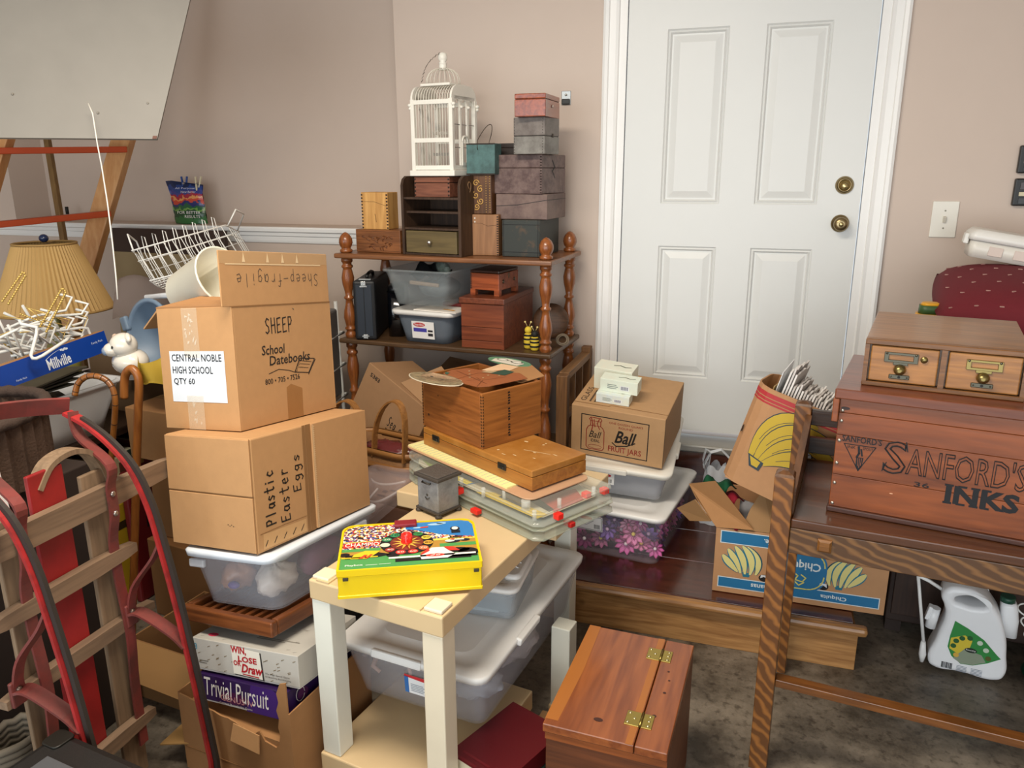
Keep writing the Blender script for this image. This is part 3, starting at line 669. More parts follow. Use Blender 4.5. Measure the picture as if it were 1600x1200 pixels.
# bees, hat and rope at the right end
YB = mat('#e0c23a', .7); KB = mat('#17140f', .7)
def bee(name, label, loc, h, rz, head):
    t = thing(name, label, 'toy bee', loc, rz); n = 6
    g = G(); g.lathe([(.0005, 0), (.013, .001), (.017, .006), (.018, h * .3), (.016, h * .52), (.011, h * .56), (.0005, h * .57)], 16); g.obj('body', YB, t)
    g = G()
    for zz in (.18, .36, .50): g.lathe([(.0172 + .0015, h * zz - .0035), (.0195, h * zz), (.0172 + .0015, h * zz + .0035)], 16, caps=False)
    g.obj('stripes', KB, t); hd = G().ball((0, 0, h * .67), .0145).obj('head', head, t)
    g = G()
    for s in (-1, 1): g.tube([(s * .004, 0, h * .78), (s * .006, 0, h * .86), (s * .012, -.002, h * .95)], .0008, 5); g.ball((s * .012, -.002, h * .96), .0042, u=8, v=6)
    g.obj('antennae', mat('#e8d48a', .5), hd)
    return t
bee('toy_bee', 'taller toy bee with yellow head, standing next to the cedar chest', (-.885, 2.905, z), .112, 5, YB)
bee('toy_bee', 'toy bee with black head, just left of the front right spindle post', (-.850, 2.878, z), .098, -5, KB)
ht = thing('round_wooden_disc', 'dark brown domed round piece leaning behind the toy bees', 'disc', (-.85, 3.12, z + .075), 10)
G().lathe([(.073, 0), (.075, .004), (.073, .010), (.060, .018), (.035, .026), (.0005, .028)], 24, M=Matrix.Rotation(rad(72), 4, 'X')).obj('dome', wood('#5a3d28', '#362215', 'x', 1.2, .5), ht)
rp = G()
for k in range(7): rp.tube([(.026 * (1 - .06 * k) * math.cos(2 * PI * i / 20), .007 * math.sin(k * 2.1) + .003 * math.sin(4 * PI * i / 20 + k), .024 * (1 - .06 * k) * math.sin(2 * PI * i / 20) + .027) for i in range(20)], .0016, 5, True)
tag(rp.obj('coiled_string', mat('#8d7d68', .7), None, (-.765, 2.985, z), (0, 0, rad(20))), 'small coil of tan string on the middle shelf near the rear post', 'cord')

# ------------------------------------------------------------------ cream table and what is on and under it
CREAM = mat('#e6d9bf', .35, name='cream_plastic'); CREAMT = mat('#d8bd92', .38, name='tan_cream_plastic'); PALE = mat('#e9e8da', .35, name='pale_plastic')
ZT1 = .62
ctb = thing('cream_side_table', 'cream plastic side table with square legs and lower shelf under the yellow game', 'table', (-.766, 1.636, 0), -8.8)
tw, td = .376, .46
G().bb(-tw / 2, tw / 2, -td / 2, td / 2 + .078, ZT1 - .052, ZT1, .004).obj('tabletop', [CREAMT], ctb)
for sx in (-1, 1):
    x = sx * (tw / 2 - .030)
    G().bb(x - .027, x + .027, -td / 2 + .003, -td / 2 + .057, .13, ZT1 - .052, .003).obj('leg', PALE if sx < 0 else CREAM, ctb)
    G().bb(x - .024, x + .024, -td / 2 + .008, -td / 2 + .056, ZT1, ZT1 + .009, .003).obj('corner_cap', CREAM, ctb)
    g = G()
    g.bb(x - .034 * (sx < 0) + .026 * (sx < 0) - .030 * (sx > 0), x + .030 * (sx < 0) - .028 * (sx > 0), -td / 2 + .002, -td / 2 + .060, ZT1, ZT1 + .004)
    g.obj('cap_rim', CREAMT, ctb)
lsf = G().bb(-tw / 2 - .002, tw / 2 + .002, -td / 2 - .004, td / 2, .070, .130, .004).obj('lower_shelf', CREAMT, ctb)
for sx in (-1, 1):
    for sy in (-1, 1): x, y = sx * (tw / 2 - .03), sy * (td / 2 - .03); G().bb(x - .027, x + .027, y - .027, y + .027, 0, .070).obj('foot', CREAM, ctb)
# wider back part of the table
g = G().bb(-.312, .222, td / 2 + .079, td / 2 + .50, ZT1 - .052, ZT1 - .001, .004); g.obj('back_top', CREAMT, ctb)
for x, y in ((.088, .700), (-.281, .700)): G().bb(x - .029, x + .029, y - .029, y + .029, 0, ZT1 - .052, .003).obj('leg', PALE, ctb)

# yellow spinner game
yw, yd, yh = .329, .235, .070
yg = thing('racing_spinner_game', 'yellow plastic racing game with red spinner lying on the cream table', 'board game', (-.767, 1.542, ZT1 + .0095), 26.1)
YEL = mat('#ecca08', .32, name='yellow_plastic')
def rnd2(w, d, z, rf, rb, n=5):
    out = []
    for sx, sy, a0, r in ((1, 1, 0, rb), (-1, 1, 90, rb), (-1, -1, 180, rf), (1, -1, 270, rf)):
        for k in range(n + 1):
            a = rad(a0 + 90 * k / n); out.append((sx * (w / 2 - r) + r * math.cos(a), sy * (d / 2 - r) + r * math.sin(a), z))
    return out
G().loft([rnd2(yw, yd, 0, .003, .034), rnd2(yw, yd, .006, .003, .034), rnd2(yw - .004, yd - .004, .007, .003, .033), rnd2(yw - .004, yd - .004, .053, .003, .033), rnd2(yw, yd, .055, .003, .034), rnd2(yw, yd, yh, .003, .034), rnd2(yw - .010, yd - .010, yh, .003, .030), rnd2(yw - .010, yd - .010, yh - .003, .003, .030)], smooth=False).obj('case', YEL, yg)
for x in (-.145, .150): G().bb(x - .006, x + .006, -yd / 2 - .001, -yd / 2 + .004, .044, .052, .001).obj('slot', mat('#3a3420', .6), yg)
fr = lambda x, y, l=.0006: Vector((-yw / 2 + .006 + x, -yd / 2 + .006 + y, yh - .003 + l))
A, Bh = yw - .012, yd - .012
def rc(x0, y0, x1, y1, r=.028):                                   # keeps print inside the rounded back corners
    return [(x0, y0), (x1, y0), (x1, y1 - r), (x1 - r * .3, y1 - r * .3), (x1 - r, y1), (x0 + r, y1), (x0 + r * .3, y1 - r * .3), (x0, y1 - r)]
pic = printed('printed_top', fr, [rc(0, 0, A, Bh)], speck(['#e8c890', '#1d1a20', '#c23c2c', '#f0ead8', '#2b4a7a', '#d8a23a', '#5a2f28', '#f4f0e6', '#7a4a8a'], 210), yg)
printed('printed_sky', fr, [[(.150, Bh), (.150, .190), (.19, .176), (.235, .150), (A, .128), (A, Bh - .028), (A - .008, Bh - .008), (A - .028, Bh)]], mat('#2f7fc4', .4), pic, .0010)
printed('printed_cloud', fr, [ell(.225, .208, .020, .006), ell(.24, .212, .012, .005), ell(.18, .195, .012, .004)], mat('#a9cde6', .4), pic, .0013)
printed('printed_track', fr, [rect(0, .058, A, .098), rect(.19, .098, A, .118)], mat('#b98a3a', .4), pic, .0009)
printed('printed_grass', fr, [[(0, 0), (A, 0), (A, .060), (.22, .056), (.12, .066), (0, .060)], rect(.23, .084, A, .100), rect(0, .086, .09, .100)], mat('#4f9a52', .4), pic, .0012)
printed('printed_fence', fr, [rect(.19, .118, A, .128), rect(.0, .134, .13, .137)], mat('#e8d45a', .4), pic, .0012)
printed('banner', fr, [[(.002, .106), (.105, .116), (.105, .137), (.002, .130)]], mat('#c8322a', .4), pic, .0012)
text('CHAMPION', fr, .006, .111, .100, .130, mat('#f6f1e6', .4), pic, l=.0016, bold=.01)
text('YEA', fr, A - .042, .122, A - .004, .134, mat('#c8322a', .4), pic, l=.0016)
printed('number_ring', fr, [ell(.152, .116, .064, .061, 36)], mat('#1c1a1c', .4), pic, .0018)
printed('ring_centre', fr, [ell(.152, .116, .040, .039, 30)], mat('#7a2f22', .4), pic, .0022)
printed('sun_rays', fr, [[(.152 + .006 * math.cos(a + 1.57), .116 + .006 * math.sin(a + 1.57)), (.152 - .006 * math.cos(a + 1.57), .116 - .006 * math.sin(a + 1.57)), (.152 + .037 * math.cos(a), .116 + .036 * math.sin(a))] for a in [2 * PI * k / 12 + .2 for k in range(12)]], mat('#e2b64a', .4), pic, .0026)
for k, (s, c) in enumerate((('', '#efe6d2'), ('10', '#2f8a5a'), ('20', '#2f8a5a'), ('', '#cfd8c2'), ('40', '#a5302a'), ('50', '#d8392e'), ('60', '#d8392e'), ('70', '#d8764a'), ('80', '#e2a63a'), ('90', '#e6c84a'), ('100', '#3a8a4a'))):
    a = rad(90 + 360 / 11 * k); cx, cy = .152 + .052 * math.cos(a), .116 + .050 * math.sin(a)
    d_ = printed('number_disc', fr, [ell(cx, cy, .0118, .0105, 18)], mat(c, .4), pic, .0024)
    if s: text(s, fr, cx - .004 * min(len(s), 2), cy - .0038, cx + .004 * min(len(s), 2), cy + .0038, mat('#1d1a18' if k in (0, 1, 8, 9, 10) else '#f3ecd8', .4), d_, l=.0028)
def car(name, P, cols):
    c = None
    for q, (pts, col) in enumerate(zip(P, cols)): c = printed(name if q == 0 else 'car_patch', fr, pts, mat(col, .4), pic if q == 0 else c, .0020 + .0003 * q) if q < 2 else printed('car_patch', fr, pts, mat(col, .4), c, .0020 + .0003 * q)
    return c
car('yellow_race_car', [[[(.010, .050), (.085, .052), (.118, .062), (.085, .075), (.010, .066)], ell(.008, .072, .012, .009), ell(.120, .058, .016, .011)], [[(.022, .049), (.060, .047), (.075, .062), (.090, .082), (.055, .086), (.030, .070)], rect(.002, .052, .085, .057)], [[(.040, .048), (.050, .048), (.062, .064), (.054, .066)], [(.055, .048), (.061, .048), (.074, .066), (.068, .067)]]], ['#17161a', '#f0c62a', '#d8442a'])
car('white_race_car', [[rect(.125, .022, .300, .036), ell(.295, .050, .024, .020), ell(.27, .062, .03, .012), rect(.20, .028, .315, .044)], [rect(.110, .038, .312, .046), [(.185, .026), (.245, .026), (.265, .044), (.250, .060), (.238, .080), (.210, .080), (.195, .060), (.182, .044)]], [[(.205, .064), (.185, .046), (.182, .050), (.203, .080)], [(.250, .060), (.276, .058), (.262, .078), (.240, .082)], ell(.217, .042, .022, .007)]], ['#17161a', '#ece8e2', '#d33a2c'])
text('26', fr, .204, .038, .230, .046, mat('#f2ece0', .4), pic, l=.0032, shear=.3)
car('distant_race_car', [[ell(.262, .108, .018, .008), ell(.292, .112, .012, .006)], [ell(.255, .110, .012, .006), rect(.262, .112, .290, .118)], [ell(.262, .117, .006, .004)]], ['#1f2430', '#e9e4da', '#cf5a34'])
printed('chequered_flag', fr, [rect(.252 + .009 * (k % 4), .122 + .006 * (k // 4), .2565 + .009 * (k % 4), .125 + .006 * (k // 4)) for k in range(8)] + [rect(.2565 + .009 * (k % 4), .125 + .006 * (k // 4), .261 + .009 * (k % 4), .128 + .006 * (k // 4)) for k in range(8)], mat('#1b1b1d', .4), pic, .0018)
printed('clock_tower', fr, [ell(.272, .176, .012, .013), rect(.262, .152, .284, .166)], mat('#18202c', .4), pic, .0016); printed('clock_face', fr, [ell(.272, .178, .008, .0085)], mat('#eceae2', .4), pic, .002)
printed('small_red_sign', fr, [[(.186, .190), (.206, .192), (.206, .198), (.186, .196)]], mat('#d8442a', .4), pic, .0018)
text('Playbox', fr, .012, .014, .052, .024, mat('#e9efe2', .4), pic, l=.0016, bold=.012); printed('fine_print', fr, [rect(.058, .016, .085, .018), rect(.088, .017, .115, .019)], mat('#cfe0c8', .4), pic, .0016)
G().bb(-yw / 2 + .006 + .122, -yw / 2 + .006 + .178, yd / 2 - .030, yd / 2 - .002, yh - .002, yh + .008, .003).obj('window_hood', mat('#8a1f2a', .3), yg)
kx, ky = -yw / 2 + .158, -yd / 2 + .124
sp = G(); sp.lathe([(.014, yh), (.014, yh + .002), (.012, yh + .004), (.0115, yh + .020), (.010, yh + .022), (.008, yh + .021), (.007, yh + .014), (.0004, yh + .014)], 18, (kx, ky, 0))
for k in range(9): a = 2 * PI * k / 9; sp.cyl((kx + .0118 * math.cos(a), ky + .0118 * math.sin(a), yh + .002), (kx + .0112 * math.cos(a), ky + .0112 * math.sin(a), yh + .020), .0022, 6)
sp.prism([(kx - .005, ky + .010), (kx + .004, ky + .010), (kx - .006, ky + .042)], .004, Matrix.Translation((0, 0, yh + .001)))
sp.prism([(kx - .006, ky - .010), (kx + .006, ky - .010), (kx + .003, ky - .026)], .004, Matrix.Translation((0, 0, yh + .001)))
sp.obj('spinner', mat('#f02d22', .25, name='red_plastic'), yg)

# cast iron safe bank
bk = thing('toy_safe_bank', 'small grey metal safe bank with dark cast top on the cream table', 'money box', (-.845, 1.895, ZT1 + .0006), -24)
IRON = mat('#4a443e', .5, .25, bump=.5, bscale=90)
G().bb(-.043, .043, -.040, .040, .014, .108, .003).obj('body', worn('#93979a', '#7a7d80', 30, .38, .25), bk)
G().bb(-.051, .051, -.047, .047, .108, .118, .003).obj('top_plate', IRON, bk); G().bb(-.044, .044, -.040, .040, .117, .121, .002).obj('cast_relief', mat('#57504a', .55, .2, bump=1.0, bscale=160), bk)
G().bb(-.048, .048, -.045, .045, .009, .016, .002).obj('base_plate', IRON, bk)
for sx in (-1, 1):
    for sy in (-1, 1): G().lathe([(.009, 0), (.011, .004), (.007, .010)], 10, (sx * .041, sy * .038, 0)).obj('foot', IRON, bk)
G().tube([(-.018, -.0405, .098), (-.018, -.045, .096), (.014, -.045, .096), (.014, -.0405, .098)], .0022, 6).obj('coin_slot_rim', mat('#3f3b36', .35, .8), bk)
g = G(); g.ball((-.002, -.040, .060), .004, (1, .4, 1)); g.tube([(-.010, -.041, .052), (-.002, -.042, .047), (.008, -.041, .054)], .0016, 5); g.obj('lock_relief', mat('#5d5c58', .4, .8), bk)

# two clear pinball games
PIN = clear('#c9cdc2', .25, .08); PINE_ = clear('#aeb4a2', .42, .1)
def pinball(label, loc, rz, w, d, h, edge):
    t = thing('pinball_game', label, 'pinball game', loc, rz)
    def out(q, z, n=9):
        r = d / 2 - q - .03; cx = -w / 2 + q + r + .012
        pts = [(w / 2 - q, -d / 2 + q + .02), (w / 2 - q, d / 2 - q - .02), (w / 2 - q - .02, d / 2 - q)]
        for k in range(n + 1):
            a = rad(90 + 180 * k / n); pts.append((cx + r * 1.0 * math.cos(a), (d / 2 - q) * math.sin(a)))
        return [(x, y, z) for x, y in pts + [(w / 2 - q - .02, -d / 2 + q)]]
    G().loft([out(0, 0), out(0, .004), out(.006, .005), out(.006, h - .004), out(0, h - .003), out(0, h), out(.012, h), out(.012, h - .0015)]).obj('clear_shell', edge, t)
    pf = lambda x, y, l=0.: Vector((x, y, .009 + l))
    o = printed('playfield', pf, [[(x, y) for x, y, _ in out(.03, 0)]], mat('#c9c3a8', .5), t, 0)
    return t, o, pf
t, o, pf = pinball('clear plastic pinball game at the bottom of the pair, below the upper clear game', (-.735, 2.085, ZT1 + .001), -29.6, .69, .315, .030, PINE_)
printed('art', pf, [[(-.3, -.08), (-.12, -.12), (.02, -.11), (-.02, .02), (-.2, .05)]], mat('#596b4a', .5), o, .0008); printed('art_patch', pf, [[(.05, -.12), (.30, -.13), (.30, .02), (.12, .0)]], mat('#7d7f70', .5), o, .0008)
printed('art_dots', pf, [ell(.15, -.09, .014), ell(.25, -.02, .014), ell(.20, .08, .016), ell(-.02, -.10, .012)], mat('#c9762e', .5), o, .0014)
for (x, y, c, q) in ((.10, -.165, '#e02a20', 'flipper'), (-.06, -.163, '#e02a20', 'flipper'), (.335, -.03, '#b3201c', 'plunger')): G().box(.030, .020, .014, (x, y, .014), bev=.003).obj(q, mat(c, .3), t)
t, o, pf = pinball('clear plastic pinball game with yellow marks, upper of the pair under the case', (-.742, 2.100, ZT1 + .033), -29.6, .69, .31, .036, PIN)
printed('art', pf, [[(.06, -.13), (.31, -.125), (.31, -.085), (.10, -.09)]], mat('#d6b93c', .5), o, .0008); printed('art_red', pf, [[(.18, -.02), (.31, -.06), (.31, .06), (.24, .10)], ell(.12, -.02, .035)], mat('#b24a3c', .5), o, .0008)
printed('art_blue', pf, [[(-.14, -.12), (.0, -.12), (.02, -.06), (-.10, -.05)]], mat('#2f74a8', .5), o, .0011); printed('art_green', pf, [[(-.26, -.09), (-.15, -.12), (-.12, -.05), (-.2, -.02)]], mat('#7f9a3a', .5), o, .0008); printed('art_yellow', pf, [rect(-.30, -.06, -.27, .03), rect(-.07, -.115, .0, -.09)], mat('#e6d22e', .5), o, .0014)
printed('art_black', pf, [rect(.13, -.105, .25, -.092), [(.2, -.06), (.30, -.07), (.30, -.05), (.22, -.03)]], mat('#22211f', .5), o, .0014)
for x, y, r in ((.245, -.105, .013), (.31, -.135, .006), (.10, -.135, .006), (.0, -.135, .006), (.31, .10, .006), (.155, -.105, .005), (.30, -.03, .006)): G().cyl((x, y, .010), (x, y, .0365), r, 14).obj('clear_post', clear('#e6e9e4', .4, .05), t)
for x, y in ((.03, -.168), (.345, -.08), (.30, .08), (.315, .14)): G().box(.022, .022, .018, (x, y, .016), bev=.003).obj('button', mat('#ee2a1e', .3), t)

# pad, flat wooden case, finger-jointed box, paper dolls
pd = thing('legal_pad', 'yellow ruled pad on a tan board sticking out from under the flat wooden case', 'notepad', (-.765, 2.135, ZT1 + .0705), -29.9)
G().loft([rr(.60, .25, 0, .03), rr(.60, .25, .004, .03)]).obj('backing_board', mat('#c39a78', .5), pd)
pad_ = G().bb(-.285, .20, -.118, .11, .0042, .009).obj('pad', mat('#efe6a0', .7), pd)
printed('ruled_lines', lambda x, y, l=.0: Vector((x, y, .0094)), [rect(-.26 + .018 * k, -.116, -.2588 + .018 * k, .10) for k in range(25)], mat('#8fb0c0', .7), pad_)
fcz = ZT1 + .080
OAK = wood('#a86e2e', '#7d4a1c', 'x', .9, .4, coat=.2)
fcs = thing('flat_wooden_case', 'flat honey-coloured wooden case with two metal clasps lying on the ruled pad', 'case', (-.745, 2.155, fcz), -30.7)
w_, d_, h_ = .523, .217, .059
G().bb(-w_ / 2, w_ / 2, -d_ / 2, d_ / 2, 0, .0385, .002).obj('body', OAK, fcs); G().bb(-w_ / 2, w_ / 2, -d_ / 2, d_ / 2, .0395, h_, .003).obj('lid', worn('#996326', '#ab763a', 9, .3, thr=.55), fcs)
for x in (-.19, .135): g = G(); g.box(.036, .005, .020, (x, -d_ / 2 - .002, .038), bev=.003); g.box(.022, .008, .010, (x, -d_ / 2 - .003, .034), bev=.003); g.obj('clasp', mat('#4e4d4a', .35, .9), fcs)
g = G()
rn = random.Random(5)
sc = fr_top(w_, d_, h_)
printed('scuffs', sc, [ell(.05 + .45 * rn.random(), .02 + .18 * rn.random(), .004 + .006 * rn.random(), .002 + .003 * rn.random(), 8) for _ in range(16)] + line([(.38, .10), (.46, .13)], .003), mat('#d8b88a', .5), fcs, .0004)
fbz = fcz + h_
w_, d_, h_ = .312, .236, .172
FJ = wood('#94592a', '#633616', 'x', 1., .42, coat=.1)
fj = thing('finger_jointed_box', 'open honey-brown finger-jointed wooden box standing on the flat wooden case', 'box', (-.838, 2.232, fbz), -31.2)
for sx in (-1, 1): G().bb(sx * w_ / 2 - sx * .010, sx * w_ / 2, -d_ / 2, d_ / 2, 0, h_, .0015).obj('side_board', wood('#9c602b', '#6b3c18', 'y', 1., .42, coat=.1), fj)
g = G()
for sy in (-1, 1): G().bb(-w_ / 2 + .010, w_ / 2 - .010, sy * d_ / 2 - sy * .010, sy * d_ / 2, 0, h_, .0012).obj('front_board' if sy < 0 else 'back_board', FJ, fj)
G().bb(-w_ / 2 + .01, w_ / 2 - .01, -d_ / 2 + .01, d_ / 2 - .01, 0, .008).obj('bottom', FJ, fj)
fr = fr_right(w_, d_, h_); fr_f = fr_front(w_, d_, h_); rn = random.Random(2)
printed('joint_marks', fr, [rect(.001, .008 + .0095 * k, .006, .012 + .0095 * k) for k in range(17)], mat('#3a200e', .6), fj); printed('joint_marks', fr_f, [rect(w_ - .007, .008 + .0095 * k, w_ - .001, .0125 + .0095 * k) for k in range(17)] + [rect(.001, .008 + .0095 * k, .007, .0125 + .0095 * k) for k in range(17)], mat('#3a200e', .6), fj)
printed('worn_black_lettering', fr, [[(.098 + .004 * rn.random(), .020 + .0085 * k), (.108 + .003 * rn.random(), .021 + .0085 * k), (.107, .026 + .0085 * k), (.100, .0255 + .0085 * k)] for k in range(17) if k not in (5, 11)], mat('#20150d', .6), fj)
printed('dark_spots', fr_f, [ell(.035, .045, .004), ell(.15, .05, .002), ell(.09, .12, .0025)], mat('#2a170b', .6), fj)
zt = fbz + h_
def doll(name, label, loc, rz, tilt): return thing(name, label, 'paper doll', loc, rz, tilt)
def slab(pts, th, name, m, parent): return G().prism(pts, th).obj(name, m, parent)
dl = doll('paper_doll', 'cut-out paper doll head with painted hair hanging over the front of the jointed box', (-.958, 2.155, zt + .004), -30, (-3, -1))
SK = mat('#e3bd97', .6); slab(ell(0, 0, .118, .060, 28), .002, 'card', mat('#d8cdb5', .6), dl)
top = lambda x, y, l=.0: Vector((x, y, .0024 + l))
printed('painted_hair', top, [ell(0, 0, .114, .057, 28)], worn('#6b5e48', '#9c8a68', 60, .6), dl)
fc_ = printed('painted_face', top, [[(-.082, .012), (-.055, -.020), (0, -.034), (.05, -.022), (.082, .010), (.072, .050), (-.072, .046)]], SK, dl, .0006)
for x in (-.026, .028): printed('painted_eye', top, [ell(x, .004, .0075, .004)], mat('#3a3a34', .5), fc_, .0012)
printed('painted_lips', top, [ell(.002, .031, .007, .0025)], mat('#b0594a', .5), fc_, .0012); printed('painted_brow', top, line([(-.036, -.006), (-.018, -.009)], .002) + line([(.020, -.009), (.038, -.006)], .002), mat('#5a4630', .5), fc_, .0012)
dl2 = doll('paper_doll', 'cut-out paper doll in a brown buttoned uniform lying across the jointed box', (-.845, 2.222, zt + .006), -28, (2, -2))
BR = mat('#96562f', .6)
slab([(-.115, -.045), (-.02, -.085), (.10, -.088), (.125, -.06), (.155, .07), (.09, .10), (.06, .085), (.02, .10), (-.01, .06), (-.10, .045), (-.125, .0)], .002, 'card', BR, dl2)
printed('pocket_lines', top, line([(-.10, .0), (.10, -.05)], .0016) + line([(-.02, -.085), (-.02, .02), (.04, .06)], .0016) + line([(.10, -.088), (.06, -.03), (.09, .04)], .0016) + line([(.02, -.06), (.05, -.03), (.02, -.02)], .0014), mat('#6b3a1e', .6), dl2)
printed('collar', top, [[(.015, .04), (.075, .05), (.07, .098), (.02, .10)]], mat('#2f4b3c', .6), dl2, .0006); printed('scarf', top, [[(-.02, .035), (.02, .045), (.015, .075), (-.015, .06)]], mat('#b39a78', .6), dl2, .0006)
printed('buttons', top, [ell(x, y, .0035, n=10) for x, y in ((-.06, .02), (-.03, -.005), (.0, -.03), (.04, -.01), (.06, .04), (.03, .02))], mat('#c9b48a', .4), dl2, .0008)
printed('belt', top, [[(-.118, -.030), (-.105, -.046), (-.085, -.052), (-.10, -.03)]], mat('#3f5f4c', .6), dl2, .0008)
dl3 = doll('paper_doll', 'cut-out paper doll with black glasses and green outline behind the brown uniform', (-.790, 2.345, zt + .006), -20, (2, 1))
slab([(-.05, -.08), (.14, -.10), (.155, .0), (.05, .075), (-.04, .05)], .002, 'card', mat('#a97b4e', .6), dl3)
h3 = slab([(x - .035, y + .062) for x, y in ell(0, 0, .088, .036, 24)], .003, 'head', mat('#5f8a6a', .6), dl3)
top3 = lambda x, y, l=.0: Vector((x - .035, y + .062, .0036 + l))
printed('painted_face', top3, [[(-.055, -.030), (.055, -.030), (.062, .0), (.03, .022), (-.03, .022), (-.062, .0)]], mat('#d8d0c0', .6), h3)
printed('painted_glasses', top3, [ell(-.030, .002, .024, .013), ell(.030, .002, .024, .013), rect(-.01, .0, .01, .005)], mat('#22221f', .5), h3, .0006); [printed('lens', top3, [ell(x, .002, .018, .009)], mat('#e6e0d2', .5), h3, .001) for x in (-.030, .030)]
printed('neck', top, [[(-.045, -.07), (.035, -.075), (.03, .03), (-.04, .03)]], SK, dl3, .0006)

# big clear bin between the table legs, small bin on it, books
FROST = clear('#dcdce4', .20, .25)
pst = thing('short_cream_post', 'short cream plastic leg on the floor under the right edge of the large bin', 'table leg', (-.484, 1.955, 0), -8)
G().bb(-.029, .029, -.029, .029, 0, .285, .003).obj('post', PALE, pst); G().bb(-.034, .034, -.034, .034, 0, .020, .003).obj('foot_socket', CREAMT, pst)
bb_ = thing('large_clear_bin', 'large clear bin with white snap lid between the legs of the cream table', 'storage bin', (-.745, 1.895, .2015), -6.8)
tub(bb_, .370, .615, .412, .690, .152, FROST, r=.03, rim=.006); LW = mat('#eae8e4', .38, name='white_snap_lid')
tublid(bb_, .436, .722, .176, LW, .020, r=.035, inset=.07, step=.006)
for sx in (-1, 1): G().box(.020, .13, .022, (sx * .220, -.10, .166), (0, sx * rad(10), 0), .005).obj('latch', LW, bb_)
G().box(.15, .018, .022, (-.03, -.358, .166), (rad(-10), 0, 0), .005).obj('latch', LW, bb_)
lf = lambda x, y, l=.0006: Vector((-.02 + x, -.339 - l - y * .06, .062 + y))
lb_ = printed('label', lf, [rect(0, 0, .115, .055)], mat('#eef0f2', .4), bb_); printed('label_band', lf, [[(0, .048), (.115, .040), (.115, .055), (0, .055)]], mat('#cc2b35', .4), lb_, .001); printed('label_blue', lf, [rect(0, 0, .012, .05)], mat('#2f6fb5', .4), lb_, .001)
printed('barcode', lf, [rect(.070 + .0042 * k, .006, .0715 + .0042 * k + .001 * (k % 3 == 0), .030) for k in range(9)], mat('#26262a', .4), lb_, .001); printed('fine_print', lf, [rect(.018, .008 + .005 * k, .055 + .005 * (k % 2), .010 + .005 * k) for k in range(5)], mat('#8a95a3', .4), lb_, .001)
rn = random.Random(8)
for i, (x, y, rz, lab) in enumerate(((-.16, -.245, 20, 'pale pink doll seen through the front of the large clear bin, left'), (-.03, -.235, -25, 'pale doll lying on its side behind the label of the large clear bin'))):
    p = thing('toy_doll', lab, 'doll', (-.745 + x * .95 + y * .118, 1.935 - x * .118 + y * .97, .244), rz)
    SKD = mat('#e6c3b4', .5)
    g = G(); g.tube([(-.05, 0, .01), (-.02, 0, .012), (.03, 0, .012), (.045, 0, .012)], [.012, .020, .019, .012], 10)
    g.tube([(.04, .010, .010), (.09, .016, .006), (.13, .030, 0)], [.011, .009, .006], 8); g.tube([(.04, -.010, .010), (.085, -.028, .004), (.11, -.045, -.012)], [.011, .009, .006], 8)
    g.tube([(-.035, .016, .014), (-.03, .045, .002), (-.005, .055, -.008)], [.008, .007, .005], 8); g.tube([(-.035, -.016, .014), (-.045, -.042, -.006), (-.025, -.052, -.018)], [.008, .007, .005], 8)
    g.ball((-.078, 0, .024), .026, (1, .95, 1)); g.obj('body', SKD, p)
    h = G().ball((-.080, 0, .027), .0275, (1, 1, .95)).obj('hair', mat('#e4cda6' if i else '#d9d2cf', .8), p); h.location = (-.004, .004, .004)
    G().tube([(-.024, 0, .012), (.02, 0, .012)], [.0225, .0225], 10).obj('shirt', mat('#d98a8a' if i == 0 else '#d8b79a', .7), p)
    for s in (-1, 1): G().ball((-.074, -.024, .030 + s * .009), .0028).obj('eye', mat('#1d1a1a', .3), p)
def bag(name, label, loc, sc, c, seed, alpha=.5):
    rn = random.Random(seed); ph = [rn.random() * 6 for _ in range(6)]
    def f(u, v):
        a, b = 2 * PI * u, PI * (v - .5); q = 1 + .12 * math.sin(3 * a + ph[0]) * math.cos(b) + .09 * math.sin(7 * a + 5 * b + ph[1]) + .06 * math.sin(11 * b + ph[2] + 3 * a)
        return Vector((sc[0] * q * math.cos(a) * math.cos(b), sc[1] * q * math.sin(a) * math.cos(b), sc[2] * (q * math.sin(b))))
    g = G(); g.grid(f, 26, 14); bmesh.ops.remove_doubles(g.bm, verts=g.bm.verts, dist=1e-4)
    return tag(g.obj(name, clear(c, alpha, .18), None, loc), label, 'bag')
bag('plastic_bag_bundle', 'crumpled clear plastic bag in the near right corner of the large clear bin', (-.650, 1.672, .252), (.065, .06, .036), '#dfe2ea', 3, .45)
bag('plastic_bag_bundle', 'pinkish plastic bundle along the right side of the large clear bin', (-.612, 1.885, .254), (.055, .12, .038), '#e3d6d6', 4, .6)
bag('plastic_bag_bundle', 'pale plastic bundle at the back of the large clear bin', (-.74, 2.06, .254), (.10, .09, .038), '#d9d6d6', 5, .6)
sbx = thing('small_lidded_bin', 'small clear bin with ribbed white lid lying on the large bin beside the table edge', 'storage bin', (-.668, 1.90, .3785), 2)
tub(sbx, .155, .235, .172, .255, .085, clear('#cfd6dc', .35, .2), r=.025, rim=.004)
tublid(sbx, .185, .268, .098, LW, .014, r=.03, inset=.05, step=.005)
G().loft([rr(.052, .155, .0935, .02, 4, .060, .0), rr(.050, .153, .106, .02, 4, .060, .0), rr(.036, .138, .110, .016, 4, .060, .0)]).obj('raised_handle', LW, sbx)
for y in (-.03, 0, .03): G().tube([(.05, y, .1105), (.06, y + .003, .112), (.07, y, .1105)], .0015, 5).obj('grip_rib', LW, sbx)
pc = thing('printed_card', 'blue-green printed cards inside the small white-lidded bin', 'cards', (-.676, 1.895, .3845), 4)
